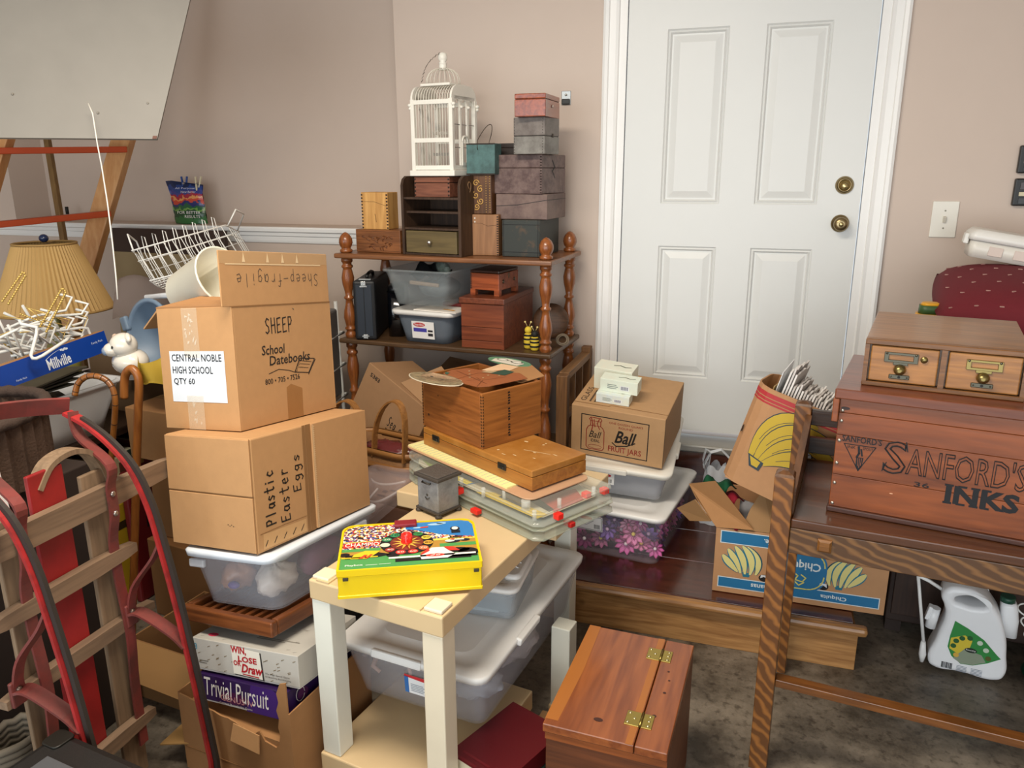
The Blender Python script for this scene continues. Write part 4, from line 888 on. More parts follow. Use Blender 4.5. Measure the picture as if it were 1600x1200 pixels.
G().bb(-.064, .064, -.100, .09, 0, .030, .002).obj('card_block', mat('#2e5560', .5), pc); printed('white_print', lambda x, y, l=.0: Vector((x, y, .0306)), [rect(-.02, -.09, .05, -.04), rect(-.06, -.02, .0, .03)], mat('#b9cfd2', .5), pc); printed('edge_print', lambda x, y, l=.0: Vector((x, -.1056, y)), [rect(-.06, .004, .04, .014)], mat('#9fb4b8', .5), pc)
shb = thing('flat_cardboard_sheet', 'flat tan cardboard sheet on the floor between the cream table and the wooden chest', 'cardboard', (-.492, 1.70, 0), -8)
G().bb(-.070, .070, -.30, .20, 0, .012).obj('sheet', mat('#b98f62', .7), shb)
def book(label, loc, rz, w, d, h, cover, page='#ddd2b4', name='book'):
    t = thing(name, label, 'book', loc, rz)
    G().bb(-w / 2 + .004, w / 2 - .003, -d / 2 + .003, d / 2 - .003, .003, h - .003).obj('pages', mat(page, .8), t)
    g = G(); g.bb(-w / 2, w / 2, -d / 2, d / 2, 0, .003, .001); g.bb(-w / 2, w / 2, -d / 2, d / 2, h - .003, h, .001); g.bb(w / 2 - .003, w / 2, -d / 2, d / 2, .001, h - .001, .001); g.obj('cover', cover, t); return t
bx, by = -.522, 1.545
book('cream-coloured book at the bottom of the pile beside the lower shelf of the cream table', (bx + .045, by, .0125), -9, .105, .24, .099, mat('#cfc09a', .6))
book('dark green book in the middle of the pile beside the cream table', (bx + .042, by, .112), -9, .110, .24, .033, mat('#14211c', .5))
rb = book('maroon hardback book on top of the pile, partly under the large clear bin', (bx, by, .146), -22, .170, .245, .050, mat('#5a0f16', .35))
printed('embossed_lines', lambda x, y, l=.0006: Vector((-.06 + x, -.12 + y, .050 + l)), [rect(0, .02, .085, .027), rect(0, 0, .06, .007)], mat('#6b1a20', .3), rb)

# wooden chest on the floor
ws = thing('hinged_wooden_chest', 'reddish pine chest with two brass hinges on its lid, on the concrete floor', 'chest', (-.254, 1.640, 0), -2.2)
w_, d_, h_ = .280, .42, .36
RP = wood('#945226', '#642d12', 'y', .6, .32, coat=.35); RPD = wood('#6b3a1d', '#41200f', 'x', .8, .45)
G().bb(-w_ / 2 + .006, w_ / 2, -d_ / 2 + .006, d_ / 2 - .004, 0, h_ - .022, .002).obj('body', RPD, ws)
sx_ = w_ / 2 - .072
G().bb(-w_ / 2, sx_ - .001, -d_ / 2, d_ / 2, h_ - .021, h_, .002).obj('lid', RP, ws); G().bb(sx_ + .001, w_ / 2, -d_ / 2, d_ / 2, h_ - .021, h_, .002).obj('hinge_strip', RP, ws)
G().bb(-w_ / 2 + .005, w_ / 2, -d_ / 2 + .003, -d_ / 2 + .008, h_ - .040, h_ - .023).obj('front_rail', wood('#8f4d22', '#5d2e13', 'x', .8, .4), ws)
top_ = fr_top(w_, d_, h_); printed('knots', top_, [ell(.115, .055, .011, .007, 10), ell(.232, .11, .005), ell(.24, .20, .004), ell(.243, .25, .003), ell(.236, .285, .003)], mat('#3f1d14', .5), ws, .0004)
printed('pale_board', top_, [[(0, .02), (.030, .02), (.036, .22), (.030, .42), (0, .42)], rect(.188, .0, .204, .42)], mat('#a5642a', .35), ws, .0003)
for y in (-.125, .135):
    hg = G().bb(sx_ - .036, sx_ + .026, y - .024, y + .024, h_, h_ + .0022, .0008).obj('hinge', mat('#b09a52', .3, .9), ws)
    G().cyl((sx_, y - .024, h_ + .003), (sx_, y + .024, h_ + .003), .0034, 10).obj('hinge_pin', mat('#8f7c42', .3, .9), hg)
    for px, py in ((-.029, .016), (-.029, -.016), (-.016, 0), (.017, .016), (.017, 0), (.017, -.016)): G().ball((sx_ + px, y + py, h_ + .0026), .0036, (1, 1, .5), 8, 6).obj('screw', mat('#d9cfa2', .2, .9), hg)

# ------------------------------------------------------------------ tall stack at the left: carton, games, tray, bin, boxes
CARD = mat('#ba8d5e', .75, name='cardboard', bump=.05, bscale=240); CARDD = mat('#a5774a', .8, bump=.05, bscale=240); CARDE = mat('#8a6238', .85)
INK = mat('#231d1a', .6); TAPE = clear('#cfa877', .45, .12); SHINY = clear('#f2ead8', .45, .05); STICK = mat('#dfe5ec', .5)
LT = (-6.8, -5.0)
def onto(base, l):
    m = base.rotation_euler.to_matrix().to_4x4(); m.translation = base.location; return tuple(m @ Vector(l))
ctn = thing('torn_carton', 'torn brown carton on the floor holding the two board games', 'carton', (-1.190, 1.555, 0), -6)
w_, d_ = .366, .335; cth = .004
G().bb(-w_ / 2, w_ / 2, -d_ / 2, d_ / 2, 0, .190).obj('packed_contents', CARDD, ctn)
Mx = lambda y: Matrix(((1, 0, 0, 0), (0, 0, 1, y), (0, 1, 0, 0), (0, 0, 0, 1)))
rn = random.Random(4)
edge = [(-w_ / 2, .235), (-.10, .222)] + [(-.09 + .012 * k, .218 - .0022 * k + .006 * rn.random()) for k in range(14)] + [(.085, .205), (.10, .180), (.135, .172), (.146, .185), (.152, .215), (.148, .235), (.153, .262), (.147, .285), (.156, .31), (.152, .335), (.165, .365), (w_ / 2, .372)]
o = G().prism([(w_ / 2, 0), (-w_ / 2, 0)] + edge, cth, Mx(-d_ / 2 - cth)).obj('torn_front', CARDD, ctn)
G().sheet([(.005, -d_ / 2 - .010, .206), (.088, -d_ / 2 - .010, .196), (.092, -d_ / 2 - .020, .150), (.0, -d_ / 2 - .020, .160)], .003).obj('torn_flap', CARD, ctn)
G().bb(-w_ / 2, w_ / 2, -d_ / 2 - cth - .001, -d_ / 2 - cth, .070, .073).obj('bottom_crease', CARDE, ctn)
for sx in (-1, 1): G().bb(sx * w_ / 2, sx * (w_ / 2 + cth), -d_ / 2 - cth, d_ / 2, 0, .285 if sx > 0 else .24).obj('side_wall', CARDD, ctn)
G().bb(-w_ / 2, w_ / 2, d_ / 2, d_ / 2 + cth, 0, .24).obj('back_wall', CARDD, ctn)
def game(name, label, loc, rz, w, d, h, m, tilt=LT):
    t = thing(name, label, 'board game', loc, rz, tilt)
    G().bb(-w / 2 + .002, w / 2 - .002, -d / 2 + .002, d / 2 - .002, 0, h * .3).obj('tray', mat('#d8d4cc', .6), t); l = G().bb(-w / 2, w / 2, -d / 2, d / 2, .004, h, .0015).obj('lid', m, t); return t, l
t, l = game('trivia_game_box', 'dark purple trivia board game box in the torn carton, under the grey game box', (-1.170, 1.530, .2195), -6.7, .293, .267, .074, mat('#2c1548', .4))
f = fr_front(.293, .267, .074); printed('print_violet', f, [[(.16, .0), (.28, .0), (.293, .05), (.25, .074), (.18, .074)]], mat('#3f1f6e', .4), l); printed('print_magenta', f, [ell(.12, .025, .05, .016)], mat('#4a1440', .4), l, .0004)
WH = mat('#e2ddd6', .4); text('Trivial Pursuit', f, .020, .018, .235, .068, WH, l, l=.0011, shear=.12); text('GENUS IV', f, .075, .014, .185, .030, mat('#c58a8a', .4), l, l=.0014); text('General Knowledge Game', f, .070, .003, .180, .010, mat('#d8d0c8', .4), l, l=.0014)
f = fr_right(.293, .267, .074); printed('print_side', f, [ell(.06, .045, .02, .015), rect(.02, .008, .06, .02)], mat('#5a2a55', .4), l); G().tube([f(.05 + .016 * math.cos(a), .048 + .018 * math.sin(a), .001) for a in [k * .6 for k in range(11)]], .0008, 5).obj('printed_loop', WH, l); printed('print_tag', f, [[(.01, .004), (.045, .012), (.046, .018), (.012, .010)]], mat('#4a6ea8', .4), l, .001)
t, l = game('drawing_game_box', 'light grey speckled board game box with red lettering on a white square', (-1.172, 1.541, .3008), -4.9, .340, .250, .086, mat('#b9b5ac', .55))
f = fr_front(.340, .250, .086); tp = fr_top(.340, .25, .086); rn = random.Random(1)
printed('print_dashes', f, [[(x, y), (x + .009, y + .004), (x + .010, y + .006), (x + .001, y + .0025)] for x, y in [(.008 + .318 * rn.random(), .005 + .072 * rn.random()) for _ in range(34)]], mat('#7d6a4a', .5), l); printed('print_dashes', tp, [[(x, y), (x + .008, y + .005), (x + .009, y + .006), (x + .001, y + .002)] for x, y in [(.01 + .32 * rn.random(), .01 + .22 * rn.random()) for _ in range(60)]], mat('#6a5f52', .5), l)
printed('square_shadow', f, [[(.138, .006), (.232, .003), (.226, .076), (.134, .080)]], mat('#2b2826', .5), l, .0008); sq = printed('white_square', f, [[(.134, .009), (.227, .006), (.222, .078), (.131, .082)]], mat('#e6e0d2', .5), l, .0011)
RD = mat('#b3202a', .4)
for s, b in (('WIN,', (.130, .062, .180, .084)), ('LOSE', (.152, .044, .212, .060)), ('OR', (.136, .032, .160, .046)), ('Draw', (.160, .016, .230, .040))): text(s, f, *b, RD, sq, l=.0018, bold=.035, shear=.25 if s == 'Draw' else 0)
printed('underline', f, line([(.165, .012), (.215, .010)], .003), RD, sq, .0016); text('The High Speed Game', f, .235, .022, .312, .027, INK, l, l=.0011); text('Of Sketching And Guessing', f, .235, .014, .315, .019, INK, l, l=.0011); text('8', f, .006, .055, .016, .072, mat('#2f8aa5', .4), l, l=.0011)
printed('fine_print', f, [rect(.020, .026, .05, .028), rect(.020, .020, .045, .022)], mat('#6b675f', .4), l); printed('pink_sticker', tp, [ell(.045, .03, .016, .010, 9)], mat('#d83a5a', .5), l); printed('faint_print', tp, [rect(.17, .05, .26, .054), rect(.17, .058, .30, .062)], mat('#8b867c', .5), l)
# tray
tr = thing('wooden_slatted_tray', 'brown wooden tray with slatted bottom between the grey game box and the clear bin', 'tray', (-1.232, 1.626, .404), -7.2, LT)
w_, d_, h_ = .312, .36, .040; TW = wood('#7a4522', '#452310', 'x', 1., .35); TWY = wood('#7a4522', '#452310', 'y', 1., .35)
for s in (-1, 1): G().bb(-w_ / 2, w_ / 2, s * d_ / 2, s * (d_ / 2 - .022), 0, h_, .004).obj('rim_board', TW, tr); G().bb(s * w_ / 2, s * (w_ / 2 - .022), -d_ / 2 + .0225, d_ / 2 - .0225, 0, h_, .004).obj('rim_board', TWY, tr)
G().bb(-w_ / 2 + .02, w_ / 2 - .02, -d_ / 2 + .02, d_ / 2 - .02, .002, .008).obj('bottom', mat('#2c170c', .6), tr)
for k in range(8): x = -w_ / 2 + .05 + .030 * k; G().bb(x - .006, x + .006, -d_ / 2 + .022, d_ / 2 - .022, .010, .034, .002).obj('slat', TWY, tr)
# bin with lid
cbn = thing('clear_bag_bin', 'clear bin of plastic bags with bluish-white lid under the Easter egg box', 'storage bin', (-1.220, 1.700, .444), -4.2, LT)
tub(cbn, .235, .41, .268, .47, .140, clear('#d4d6de', .20, .25), r=.035, rim=.005)
tublid(cbn, .286, .508, .158, mat('#dfe6ee', .38, name='bluish_white_lid'), .018, r=.035, inset=.05, step=.004)
g = G(); g.box(.05, .012, .022, (-.105, -.238, .118), bev=.004); g.obj('grip', clear('#e6e9ee', .5, .25), cbn); G().box(.012, .06, .03, (.138, .15, .115), bev=.004).obj('grip', clear('#e6e9ee', .5, .25), cbn)
for lab, l_, sc, c, sd, al in (('tan and violet bundle in the front left of the clear bin', (-.062, -.14, .058), (.042, .045, .040), '#c08a66', 1, .9), ('white cloth bundle wrapped in plastic in the front right of the clear bin', (.052, -.13, .056), (.048, .060, .042), '#ecdccd', 2, .95),
                              ('violet plastic bag along the right side of the clear bin', (.056, .05, .060), (.042, .085, .042), '#a8708c', 6, .9), ('pale plastic bag at the back left of the clear bin', (-.055, .06, .058), (.042, .085, .04), '#c3b6c0', 7, .9)):
    bag('plastic_bag_bundle', lab, onto(cbn, l_), sc, c, sd, al)
tag(G().ball((0, 0, 0), .012, (1.4, 1, .8)).obj('violet_bow', mat('#6a4aa0', .4), None, onto(cbn, (-.03, -.196, .05))), 'tiny violet bow against the front of the clear bin', 'bow')
bw = G(); bw.lathe([(.040, 0), (.052, .008), (.056, .018), (.054, .019), (.048, .009), (.0005, .004)], 24); tag(bw.obj('pale_green_bowl', clear('#cfe3da', .8, .3), None, onto(cbn, (.056, -.135, .112)), (rad(-6), rad(-4), 0)), 'pale green bowl rim under the lid of the clear bin', 'bowl')

# Easter egg box
eb = thing('easter_egg_box', 'cardboard box hand lettered Plastic Easter Eggs, below the sheep box', 'cardboard box', (-1.261, 1.715, .603), -6.8, LT)
w_, d_, h_ = .288, .470, .292
G().bb(-w_ / 2, w_ / 2, -d_ / 2, d_ / 2, 0, h_, .004).obj('carton', CARD, eb)
f = fr_front(w_, d_, h_); r = fr_right(w_, d_, h_)
G().bb(-w_ / 2 + .002, w_ / 2 - .003, -d_ / 2 - .004, -d_ / 2, .003, .1435, .0015).obj('flap', CARD, eb); G().bb(-w_ / 2 + .002, w_ / 2 - .003, -d_ / 2 - .004, -d_ / 2, .1475, h_ - .002, .0015).obj('flap', CARD, eb)
printed('flap_gap', f, [rect(0, .1430, w_, .148), rect(w_ - .004, .0, w_ - .001, h_)], CARDE, eb); printed('ink_specks', f, [ell(.20 + .006 * k, .070 - .003 * (k % 2), .0015, n=8) for k in range(4)], INK, eb, .0046)
lid_ = G().bb(w_ / 2, w_ / 2 + .005, -.010, d_ / 2, .002, h_ - .001, .001).obj('overlapping_flap', CARD, eb); printed('flap_edge', lambda x, y, l=.0: Vector((w_ / 2 + .0056 + l, x, y)), [rect(-.0095, .003, -.0045, h_ - .003)] + [rect(-.006, .004 + .0058 * k, -.0015, .0068 + .0058 * k) for k in range(49)], mat('#d6b184', .8), lid_)
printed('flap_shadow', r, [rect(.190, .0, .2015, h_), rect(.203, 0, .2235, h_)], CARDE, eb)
printed('taped_strip', r, [[(.02, .006), (.185, .006), (.185, .040), (.022, .046)]], mat('#c99e6c', .6), eb, .0005); printed('staple_marks', r, line([(.028, .014), (.036, .026)], .0025) + line([(.060, .014), (.070, .027)], .0025) + line([(.095, .014), (.106, .027)], .0025) + line([(.130, .014), (.142, .028)], .0025) + line([(.163, .014), (.174, .028)], .0025), INK, eb, .0010)
printed('strip_edge', r, line([(.012, .048), (.10, .049), (.187, .047)], .0016), CARDE, eb, .0010)
hand('Plastic', r, .036, .060, .070, .205, INK, eb, .0042, up=True); hand('Easter', r, .090, .055, .124, .200, INK, eb, .0038, up=True); hand('Eggs', r, .143, .122, .172, .228, INK, eb, .0036, up=True)

# sheep box
sb_ = thing('sheep_box', 'large open cardboard box marked SHEEP with a white school label, on top of the stack', 'cardboard box', (-1.359, 1.793, .8835), -5.6, LT)
w_, d_, h_ = .257, .405, .319; tk = .005
G().bb(-w_ / 2, w_ / 2, -d_ / 2, -d_ / 2 + tk, 0, h_, .001).obj('front_panel', CARD, sb_); G().bb(-w_ / 2, w_ / 2, d_ / 2 - tk, d_ / 2, 0, h_, .001).obj('back_panel', CARD, sb_)
G().bb(w_ / 2 - tk, w_ / 2, -d_ / 2 + tk, d_ / 2 - tk, 0, h_, .001).obj('right_panel', CARD, sb_); G().bb(-w_ / 2, -w_ / 2 + tk, -d_ / 2 + tk, d_ / 2 - tk, 0, h_, .001).obj('left_panel', CARD, sb_)
G().bb(-w_ / 2 + tk, w_ / 2 - tk, -d_ / 2 + tk, d_ / 2 - tk, 0, .006).obj('bottom', CARD, sb_)
fl = G().bb(w_ / 2 - .004, w_ / 2, -d_ / 2 - .030, d_ / 2 - .002, h_, h_ + .140, .0015).obj('raised_flap', CARD, sb_)
G().bb(w_ / 2 + .0001, w_ / 2 + .0012, -d_ / 2, d_ / 2, h_ - .002, h_ + .001).obj('fold_crease', CARDE, sb_)
ff = lambda x, y, l=.0006: Vector((w_ / 2 + l, -d_ / 2 - .030 + x, h_ + y))
printed('tape_band', ff, [[(.0, .108), (.43, .108), (.43, .140), (.0, .140)]], clear('#d9b98a', .35, .15), fl); printed('tape_tear', ff, [rect(.02, .105, .40, .108)] + [[(x, .112), (x + .012, .112), (x + .006, .138)] for x in (.08, .17, .23, .29)], mat('#e0c49a', .5), fl, .001)
hand('Sheep-fragile', ff, .05, .048, .385, .082, mat('#4a4038', .7), fl, .0018, flip=True)
G().sheet([(-w_ / 2, -d_ / 2, h_), (w_ / 2 - .006, -d_ / 2 + .002, h_), (w_ / 2 - .01, -d_ / 2 + .11, h_ + .014), (-w_ / 2 + .06, -d_ / 2 + .10, h_ + .026)], .004).obj('inner_flap', CARDD, sb_)
G().sheet([(-w_ / 2, -d_ / 2 + .01, h_), (-w_ / 2, d_ / 2, h_), (-w_ / 2 - .09, d_ / 2, h_ - .05), (-w_ / 2 - .085, -d_ / 2 + .03, h_ - .055)], .004).obj('left_flap', CARD, sb_)
f = fr_front(w_, d_, h_); r = fr_right(w_, d_, h_)
st_ = printed('white_label', f, [rect(.034, .073, .222, .207)], STICK, sb_, .0009)
for s, b in (('CENTRAL NOBLE', (.042, .180, .213, .199)), ('HIGH SCHOOL', (.042, .148, .181, .167)), ('QTY 60', (.043, .117, .116, .136))): text(s, f, *b, mat('#26272b', .5), st_, l=.0016, bold=.008)
printed('clear_tape', f, [rect(.088, .19, .142, h_)], clear('#e8d9bd', .30, .08), sb_, .0013); printed('clear_tape', f, [rect(.085, .0, .142, .090)], clear('#e8d9bd', .30, .08), sb_, .0022); rn = random.Random(9)
printed('tape_wrinkles', f, [[(x, y), (x + .004, y + .002), (x + .010 * rn.random() + .004, y + .02 * rn.random()), (x + .001, y + .008)] for x, y in [(.094 + .036 * rn.random(), (.215 + .09 * rn.random()) if i < 14 else .01 + .06 * rn.random()) for i in range(20)]], SHINY, sb_, .0017)
hand('SHEEP', r, .118, .243, .232, .283, INK, sb_, .0036)
text('School', r, .098, .186, .190, .212, INK, sb_, shear=.1, bold=.012); text('Datebooks', r, .125, .156, .295, .182, INK, sb_, shear=.1, bold=.012); text('800 • 705 • 7526', r, .103, .107, .245, .122, INK, sb_, bold=.01)
printed('book_logo', r, line([(.12, .135), (.16, .143), (.20, .136), (.225, .128)], .002) + line([(.225, .128), (.250, .165), (.315, .158), (.285, .120), (.225, .128)], .0025) + line([(.285, .116), (.318, .155)], .003) + line([(.245, .140), (.285, .134)], .0014) + line([(.250, .149), (.292, .143)], .0014) + line([(.255, .157), (.300, .150)], .0014) + sum([line(ell(.232 + .005 * k, .133 + .008 * k, .004, .003, 8) + [ell(.232 + .005 * k, .133 + .008 * k, .004, .003, 8)[0]], .0012) for k in range(4)], []), INK, sb_)
printed('brown_tape', r, [[(.184, 0), (.250, 0), (.252, .080), (.205, .098), (.186, .090)]], clear('#a8743c', .45, .15), sb_, .0008)
pb = thing('cream_plastic_bucket', 'cream plastic tumbler-shaped bucket lying in the open top of the sheep box', 'bucket', onto(sb_, (-.128, -.030, h_ + .058)), -10)
Mb = Matrix.Rotation(rad(67), 4, 'Y') @ Matrix.Diagonal((1.12, 1.12, 1.1, 1))
G().lathe([(.0005, -.075), (.058, -.075), (.062, -.070), (.074, .075), (.077, .077), (.077, .080), (.072, .080), (.058, -.066), (.0005, -.068)], 28, M=Mb, caps=False).obj('bucket_wall', mat('#e4dfcc', .5), pb)
tag(G().grid(lambda u, v: Vector((.10 * (u - .5), .11 * (v - .5), .03 * math.sin(PI * u) * math.sin(PI * v) + .010 * math.sin(9 * u + 6 * v))), 10, 10, .006).obj('blue_rag', mat('#3f88a8', .8), None, onto(sb_, (.06, .05, h_ - .01)), (0, 0, .5)), 'blue rag with pale edges in the sheep box beside the raised flap', 'rag')
g = G()
tag(G().tube([onto(sb_, p) for p in ((.0, -.01, h_ + .03), (.04, .02, h_ + .045), (.08, .0, h_ + .02), (.105, -.03, h_ + .03))], .0028, 6).obj('pale_string', mat('#d9cfb2', .7)), 'pale string curling over the blue rag in the sheep box', 'cord')
tag(G().box(.20, .30, .25, (0, 0, 0), bev=.03).obj('packed_filling', mat('#8b7a66', .8), None, onto(sb_, (0, .02, .16)), (rad(-6.8), rad(-5), rad(-5.6))), 'grey-brown packed filling below the rim of the sheep box', 'filling')

# ------------------------------------------------------------------ on the platform
fbn = thing('flower_bin', 'clear bin full of pink artificial flowers with white lid on the wooden platform', 'storage bin', (-.440, 2.868, .1655), -7.6)
tub(fbn, .335, .48, .372, .515, .176, clear('#ece4ee', .10, .2), r=.035, rim=.005); tublid(fbn, .395, .545, .196, LW, .018, r=.04, inset=.08, step=.006)
lf = lambda x, y, l=.0006: Vector((-.150 + x, -.252 - l - y * .1, .095 + y))
lb_ = printed('label', lf, [rect(0, 0, .115, .062)], clear('#e3e3e3', .75, .3), fbn); printed('label_frame', lf, line([(.004, .004), (.111, .004), (.111, .058), (.004, .058), (.004, .004)], .002) + line([(.02, .04), (.05, .02), (.08, .042)], .0015), mat('#55555a', .5), lb_, .001)
printed('barcode', lf, [rect(.082 + .003 * k, .010, .0835 + .003 * k, .028) for k in range(8)], mat('#26262a', .4), lb_, .001); printed('logo', lf, [ell(.05, .050, .026, .007)], mat('#c9343a', .4), lb_, .001)
def flower(c1, c2):
    t = thing('artificial_flower', 'pink artificial flower pressed against the front of the flower bin', 'flower', (0, 0, 0))
    for k in range(9):
        a = 2 * PI * k / 9
        def pf(u, v, a=a): 
            rr_ = .004 + .030 * u; wd = .0095 * math.sin(PI * min(1, u * .85 + .1)) * (v - .5) * 2
            return Vector((rr_ * math.cos(a) - wd * math.sin(a), rr_ * math.sin(a) + wd * math.cos(a), .010 * u * u + .003 * abs(v - .5)))
        G().grid(pf, 4, 3, .0008).obj('petal', mat(c1, .7), t)
    G().ball((0, 0, .004), .006).obj('flower_centre', mat(c2, .7), t); return t
FL = [flower('#fb9ccf', '#f6de6a'), flower('#f07cc6', '#fbeef4'), flower('#b184e6', '#eac2e4'), flower('#fdbcda', '#d45a92')]
names_ = ['pink artificial flower with yellow centre in the flower bin', 'magenta artificial flower with pale centre in the flower bin', 'violet artificial flower in the flower bin', 'pale pink artificial flower with dark centre in the flower bin']
for f_, n_ in zip(FL, names_): f_['label'] = n_; f_['group'] = 'flowers in the clear bin: ' + n_.split(' artificial')[0]
rn = random.Random(12); used = [0, 0, 0, 0]
spots = [(-.060 + .052 * i + .026 * (j % 2) + .010 * rn.random(), -.208 - .004 * j + .012 * (i % 2), .046 + .043 * j + .008 * rn.random()) for j in range(3) for i in range(5) if .034 * j + .052 * i < .235] + [(-.118, -.215, .04), (-.14, -.215, .10)] + [(.142, -.17 + .33 * i / 5 + .03 * (j % 2), .046 + .045 * j + .01 * rn.random()) for j in range(3) for i in range(6)]
spots += [(-.11 + .25 * rn.random(), -.15 + .33 * rn.random(), .138) for _ in range(14)]
for i, s in enumerate(spots):
    k = rn.choice([0, 0, 1, 1, 2, 3]) if s[0] > -.06 else rn.choice([2, 2, 1])
    f_ = FL[k] if not used[k] else copy_tree(FL[k]); used[k] = 1
    f_.location = onto(fbn, s); f_.rotation_mode = 'XYZ'
    f_.rotation_euler = (rad(80 + 25 * rn.random()), 0, rad(-20 + 30 * rn.random())) if s[1] < -.2 else ((rad(80), 0, rad(85)) if s[0] > .138 else (rad(30 * rn.random()), rad(30 * rn.random()), 0)); q = .95 + .35 * rn.random(); f_.scale = (q, q, q)
tag(G().grid(lambda u, v: Vector((.22 * (u - .5) + .01 * math.sin(8 * v), .32 * (v - .5), .05 * math.sin(PI * u) * math.sin(PI * v) + .02 * math.sin(9 * u + 5 * v) * math.sin(PI * u))), 14, 14, .01).obj('green_foliage', worn('#2f4a35', '#53703f', 30, .8), None, onto(fbn, (-.0, .02, .055)), (0, 0, rad(-7))), 'dark green artificial foliage among the flowers in the bin', 'foliage', kind='stuff')
tag(G().ball((0, 0, 0), .05, (1.0, .6, .8)).obj('green_leaf_bundle', worn('#3a4f38', '#8a8f6a', 40, .8), None, onto(fbn, (-.10, -.165, .07))), 'dark leafy bundle in the left front of the flower bin', 'foliage')
TT = (10, 3.5)
ubn = thing('upper_clear_bin', 'clear bin with white lid leaning on the flower bin under the fruit jar box', 'storage bin', (-.477, 2.925, .420), 1.5, TT)
tub(ubn, .315, .43, .350, .46, .112, clear('#c3c5cc', .45, .25), r=.03, rim=.005); tublid(ubn, .385, .495, .130, mat('#ebe6da', .4), .020, r=.035, inset=.05, step=.005)
G().box(.016, .10, .024, (.194, -.03, .118), bev=.005).obj('latch', mat('#ebe6da', .4), ubn); G().box(.16, .014, .022, (-.05, -.248, .118), bev=.004).obj('latch', mat('#ebe6da', .4), ubn)
lf = lambda x, y, l=.0006: Vector((-.09 + x, -.236 - l - y * .06, .050 + y)); lb_ = printed('label', lf, [rect(0, 0, .075, .052)], mat('#ecebe8', .4), ubn); printed('label_logo', lf, [ell(.034, .040, .030, .008)], mat('#c22f38', .4), lb_, .001); printed('barcode', lf, [rect(.04 + .004 * k, .008, .0418 + .004 * k, .024) for k in range(7)], mat('#26262a', .4), lb_, .001)
bag('dark_contents', 'dark grey folded things inside the upper clear bin', onto(ubn, (.02, -.02, .050)), (.10, .13, .030), '#5a5b60', 9, .95)
jb = thing('fruit_jar_box', 'printed cardboard fruit jar box with a red jar drawing, on the upper clear bin', 'cardboard box', onto(ubn, (-.004, -.030, .1345)), -4.6, TT)
w_, d_, h_ = .351, .33, .204; CB = mat('#b78f64', .75, name='jar_box_cardboard', bump=.05, bscale=240)
G().bb(-w_ / 2, w_ / 2, -d_ / 2, d_ / 2, 0, h_, .003).obj('carton', CB, jb); f = fr_front(w_, d_, h_); tp = fr_top(w_, d_, h_); r = fr_right(w_, d_, h_)
BLK2 = mat('#1d1815', .55); RED = mat('#8f2a1e', .55)
printed('black_frame', f, line([(.040, .022), (.292, .022), (.292, .172), (.040, .172), (.040, .022)], .0035), BLK2, jb)
text('ONE DOZEN QUART', f, .145, .148, .272, .158, RED, jb); text('ROUND', f, .182, .134, .235, .143, RED, jb); text('Ball', f, .168, .074, .250, .126, BLK2, jb, shear=.35, bold=.02); printed('swash', f, line([(.160, .072), (.175, .060), (.215, .068), (.245, .085)], .004), BLK2, jb, .0008)
text('FRUIT JARS', f, .145, .028, .270, .058, RED, jb, bold=.01)
jar = [(.068, .030), (.122, .030), (.128, .040), (.128, .110), (.122, .124), (.114, .130), (.114, .150), (.118, .156), (.112, .164), (.076, .164), (.070, .156), (.075, .150), (.075, .130), (.066, .124), (.060, .110), (.060, .040), (.068, .030)]
printed('jar_drawing', f, line(jar, .0028) + line([(.075, .150), (.114, .150)], .002) + line([(.074, .130), (.114, .130)], .002) + line([(.078, .160), (.084, .135), (.080, .110)], .004) + line([(.108, .160), (.100, .140), (.110, .118)], .003) + line([(.088, .156), (.092, .126)], .003) + line(ell(.094, .042, .026, .008, 14), .0014), RED, jb, .0007)
text('Ball', f, .070, .080, .118, .108, BLK2, jb, shear=.35, l=.0010); text('IDEAL', f, .078, .062, .112, .074, BLK2, jb, l=.0010)
gf = lambda x, y, l=.0006: Vector((-w_ / 2 + .040 - y, -d_ / 2 + .045 + x, h_ + l))
text('GLASS', gf, 0, 0, .115, .022, mat('#3a2a1c', .6), jb); printed('stamped_lines', gf, [rect(.0, -.020, .10, -.013), rect(.0, -.038, .09, -.031)], mat('#5a4430', .6), jb)
printed('flap_seam', tp, [[(.0, .028), (.13, .030), (.14, .040), (w_, .036), (w_, .033), (.142, .036), (.135, .026), (0, .024)]], CARDE, jb); printed('side_seam', r, [rect(.0, .0, .004, h_)], BLK2, jb)
def soap(label, l, w, d, h, rz, col):
    t = thing('soap_box', label, 'soap box', onto(jb, (l[0], l[1], l[2] + .0012)), rz, TT)
    G().bb(-w / 2, w / 2, -d / 2, d / 2, 0, h, .0012).obj('carton', worn(col, '#dfe3d2', 26, .5), t); f = fr_front(w, d, h); tp = fr_top(w, d, h)
    printed('barcode_patch', f, [rect(w * .54, h * .25, w * .78, h * .62)], mat('#eef0ee', .5), t); printed('barcode', f, [rect(w * (.565 + .028 * k), h * .3, w * (.58 + .028 * k), h * .57) for k in range(7)], mat('#4a4866', .5), t, .001)
    printed('fine_print', f, [rect(w * .2, h * (.3 + .14 * k), w * (.44 + .04 * (k % 2)), h * (.35 + .14 * k)) for k in range(3)], mat('#7d8a86', .5), t); printed('top_print', tp, line([(w * .45, d * .5), (w * .6, d * .58), (w * .75, d * .45), (w * .88, d * .52)], d * .06), mat('#5b6250', .5), t); return t
soap('lowest pale soap box, bluish one lying nearest the front of the jar box', (-.035, -.090, h_), .125, .055, .036, -4, '#d5e0e2')
soap('pale green soap box with barcode stacked across the lowest soap box', (-.020, -.062, h_ + .0365), .142, .06, .050, -5, '#dfe8d8')
soap('rear soap box behind the others on the jar box', (-.062, .030, h_), .150, .080, .088, -8, '#e4e2d0')

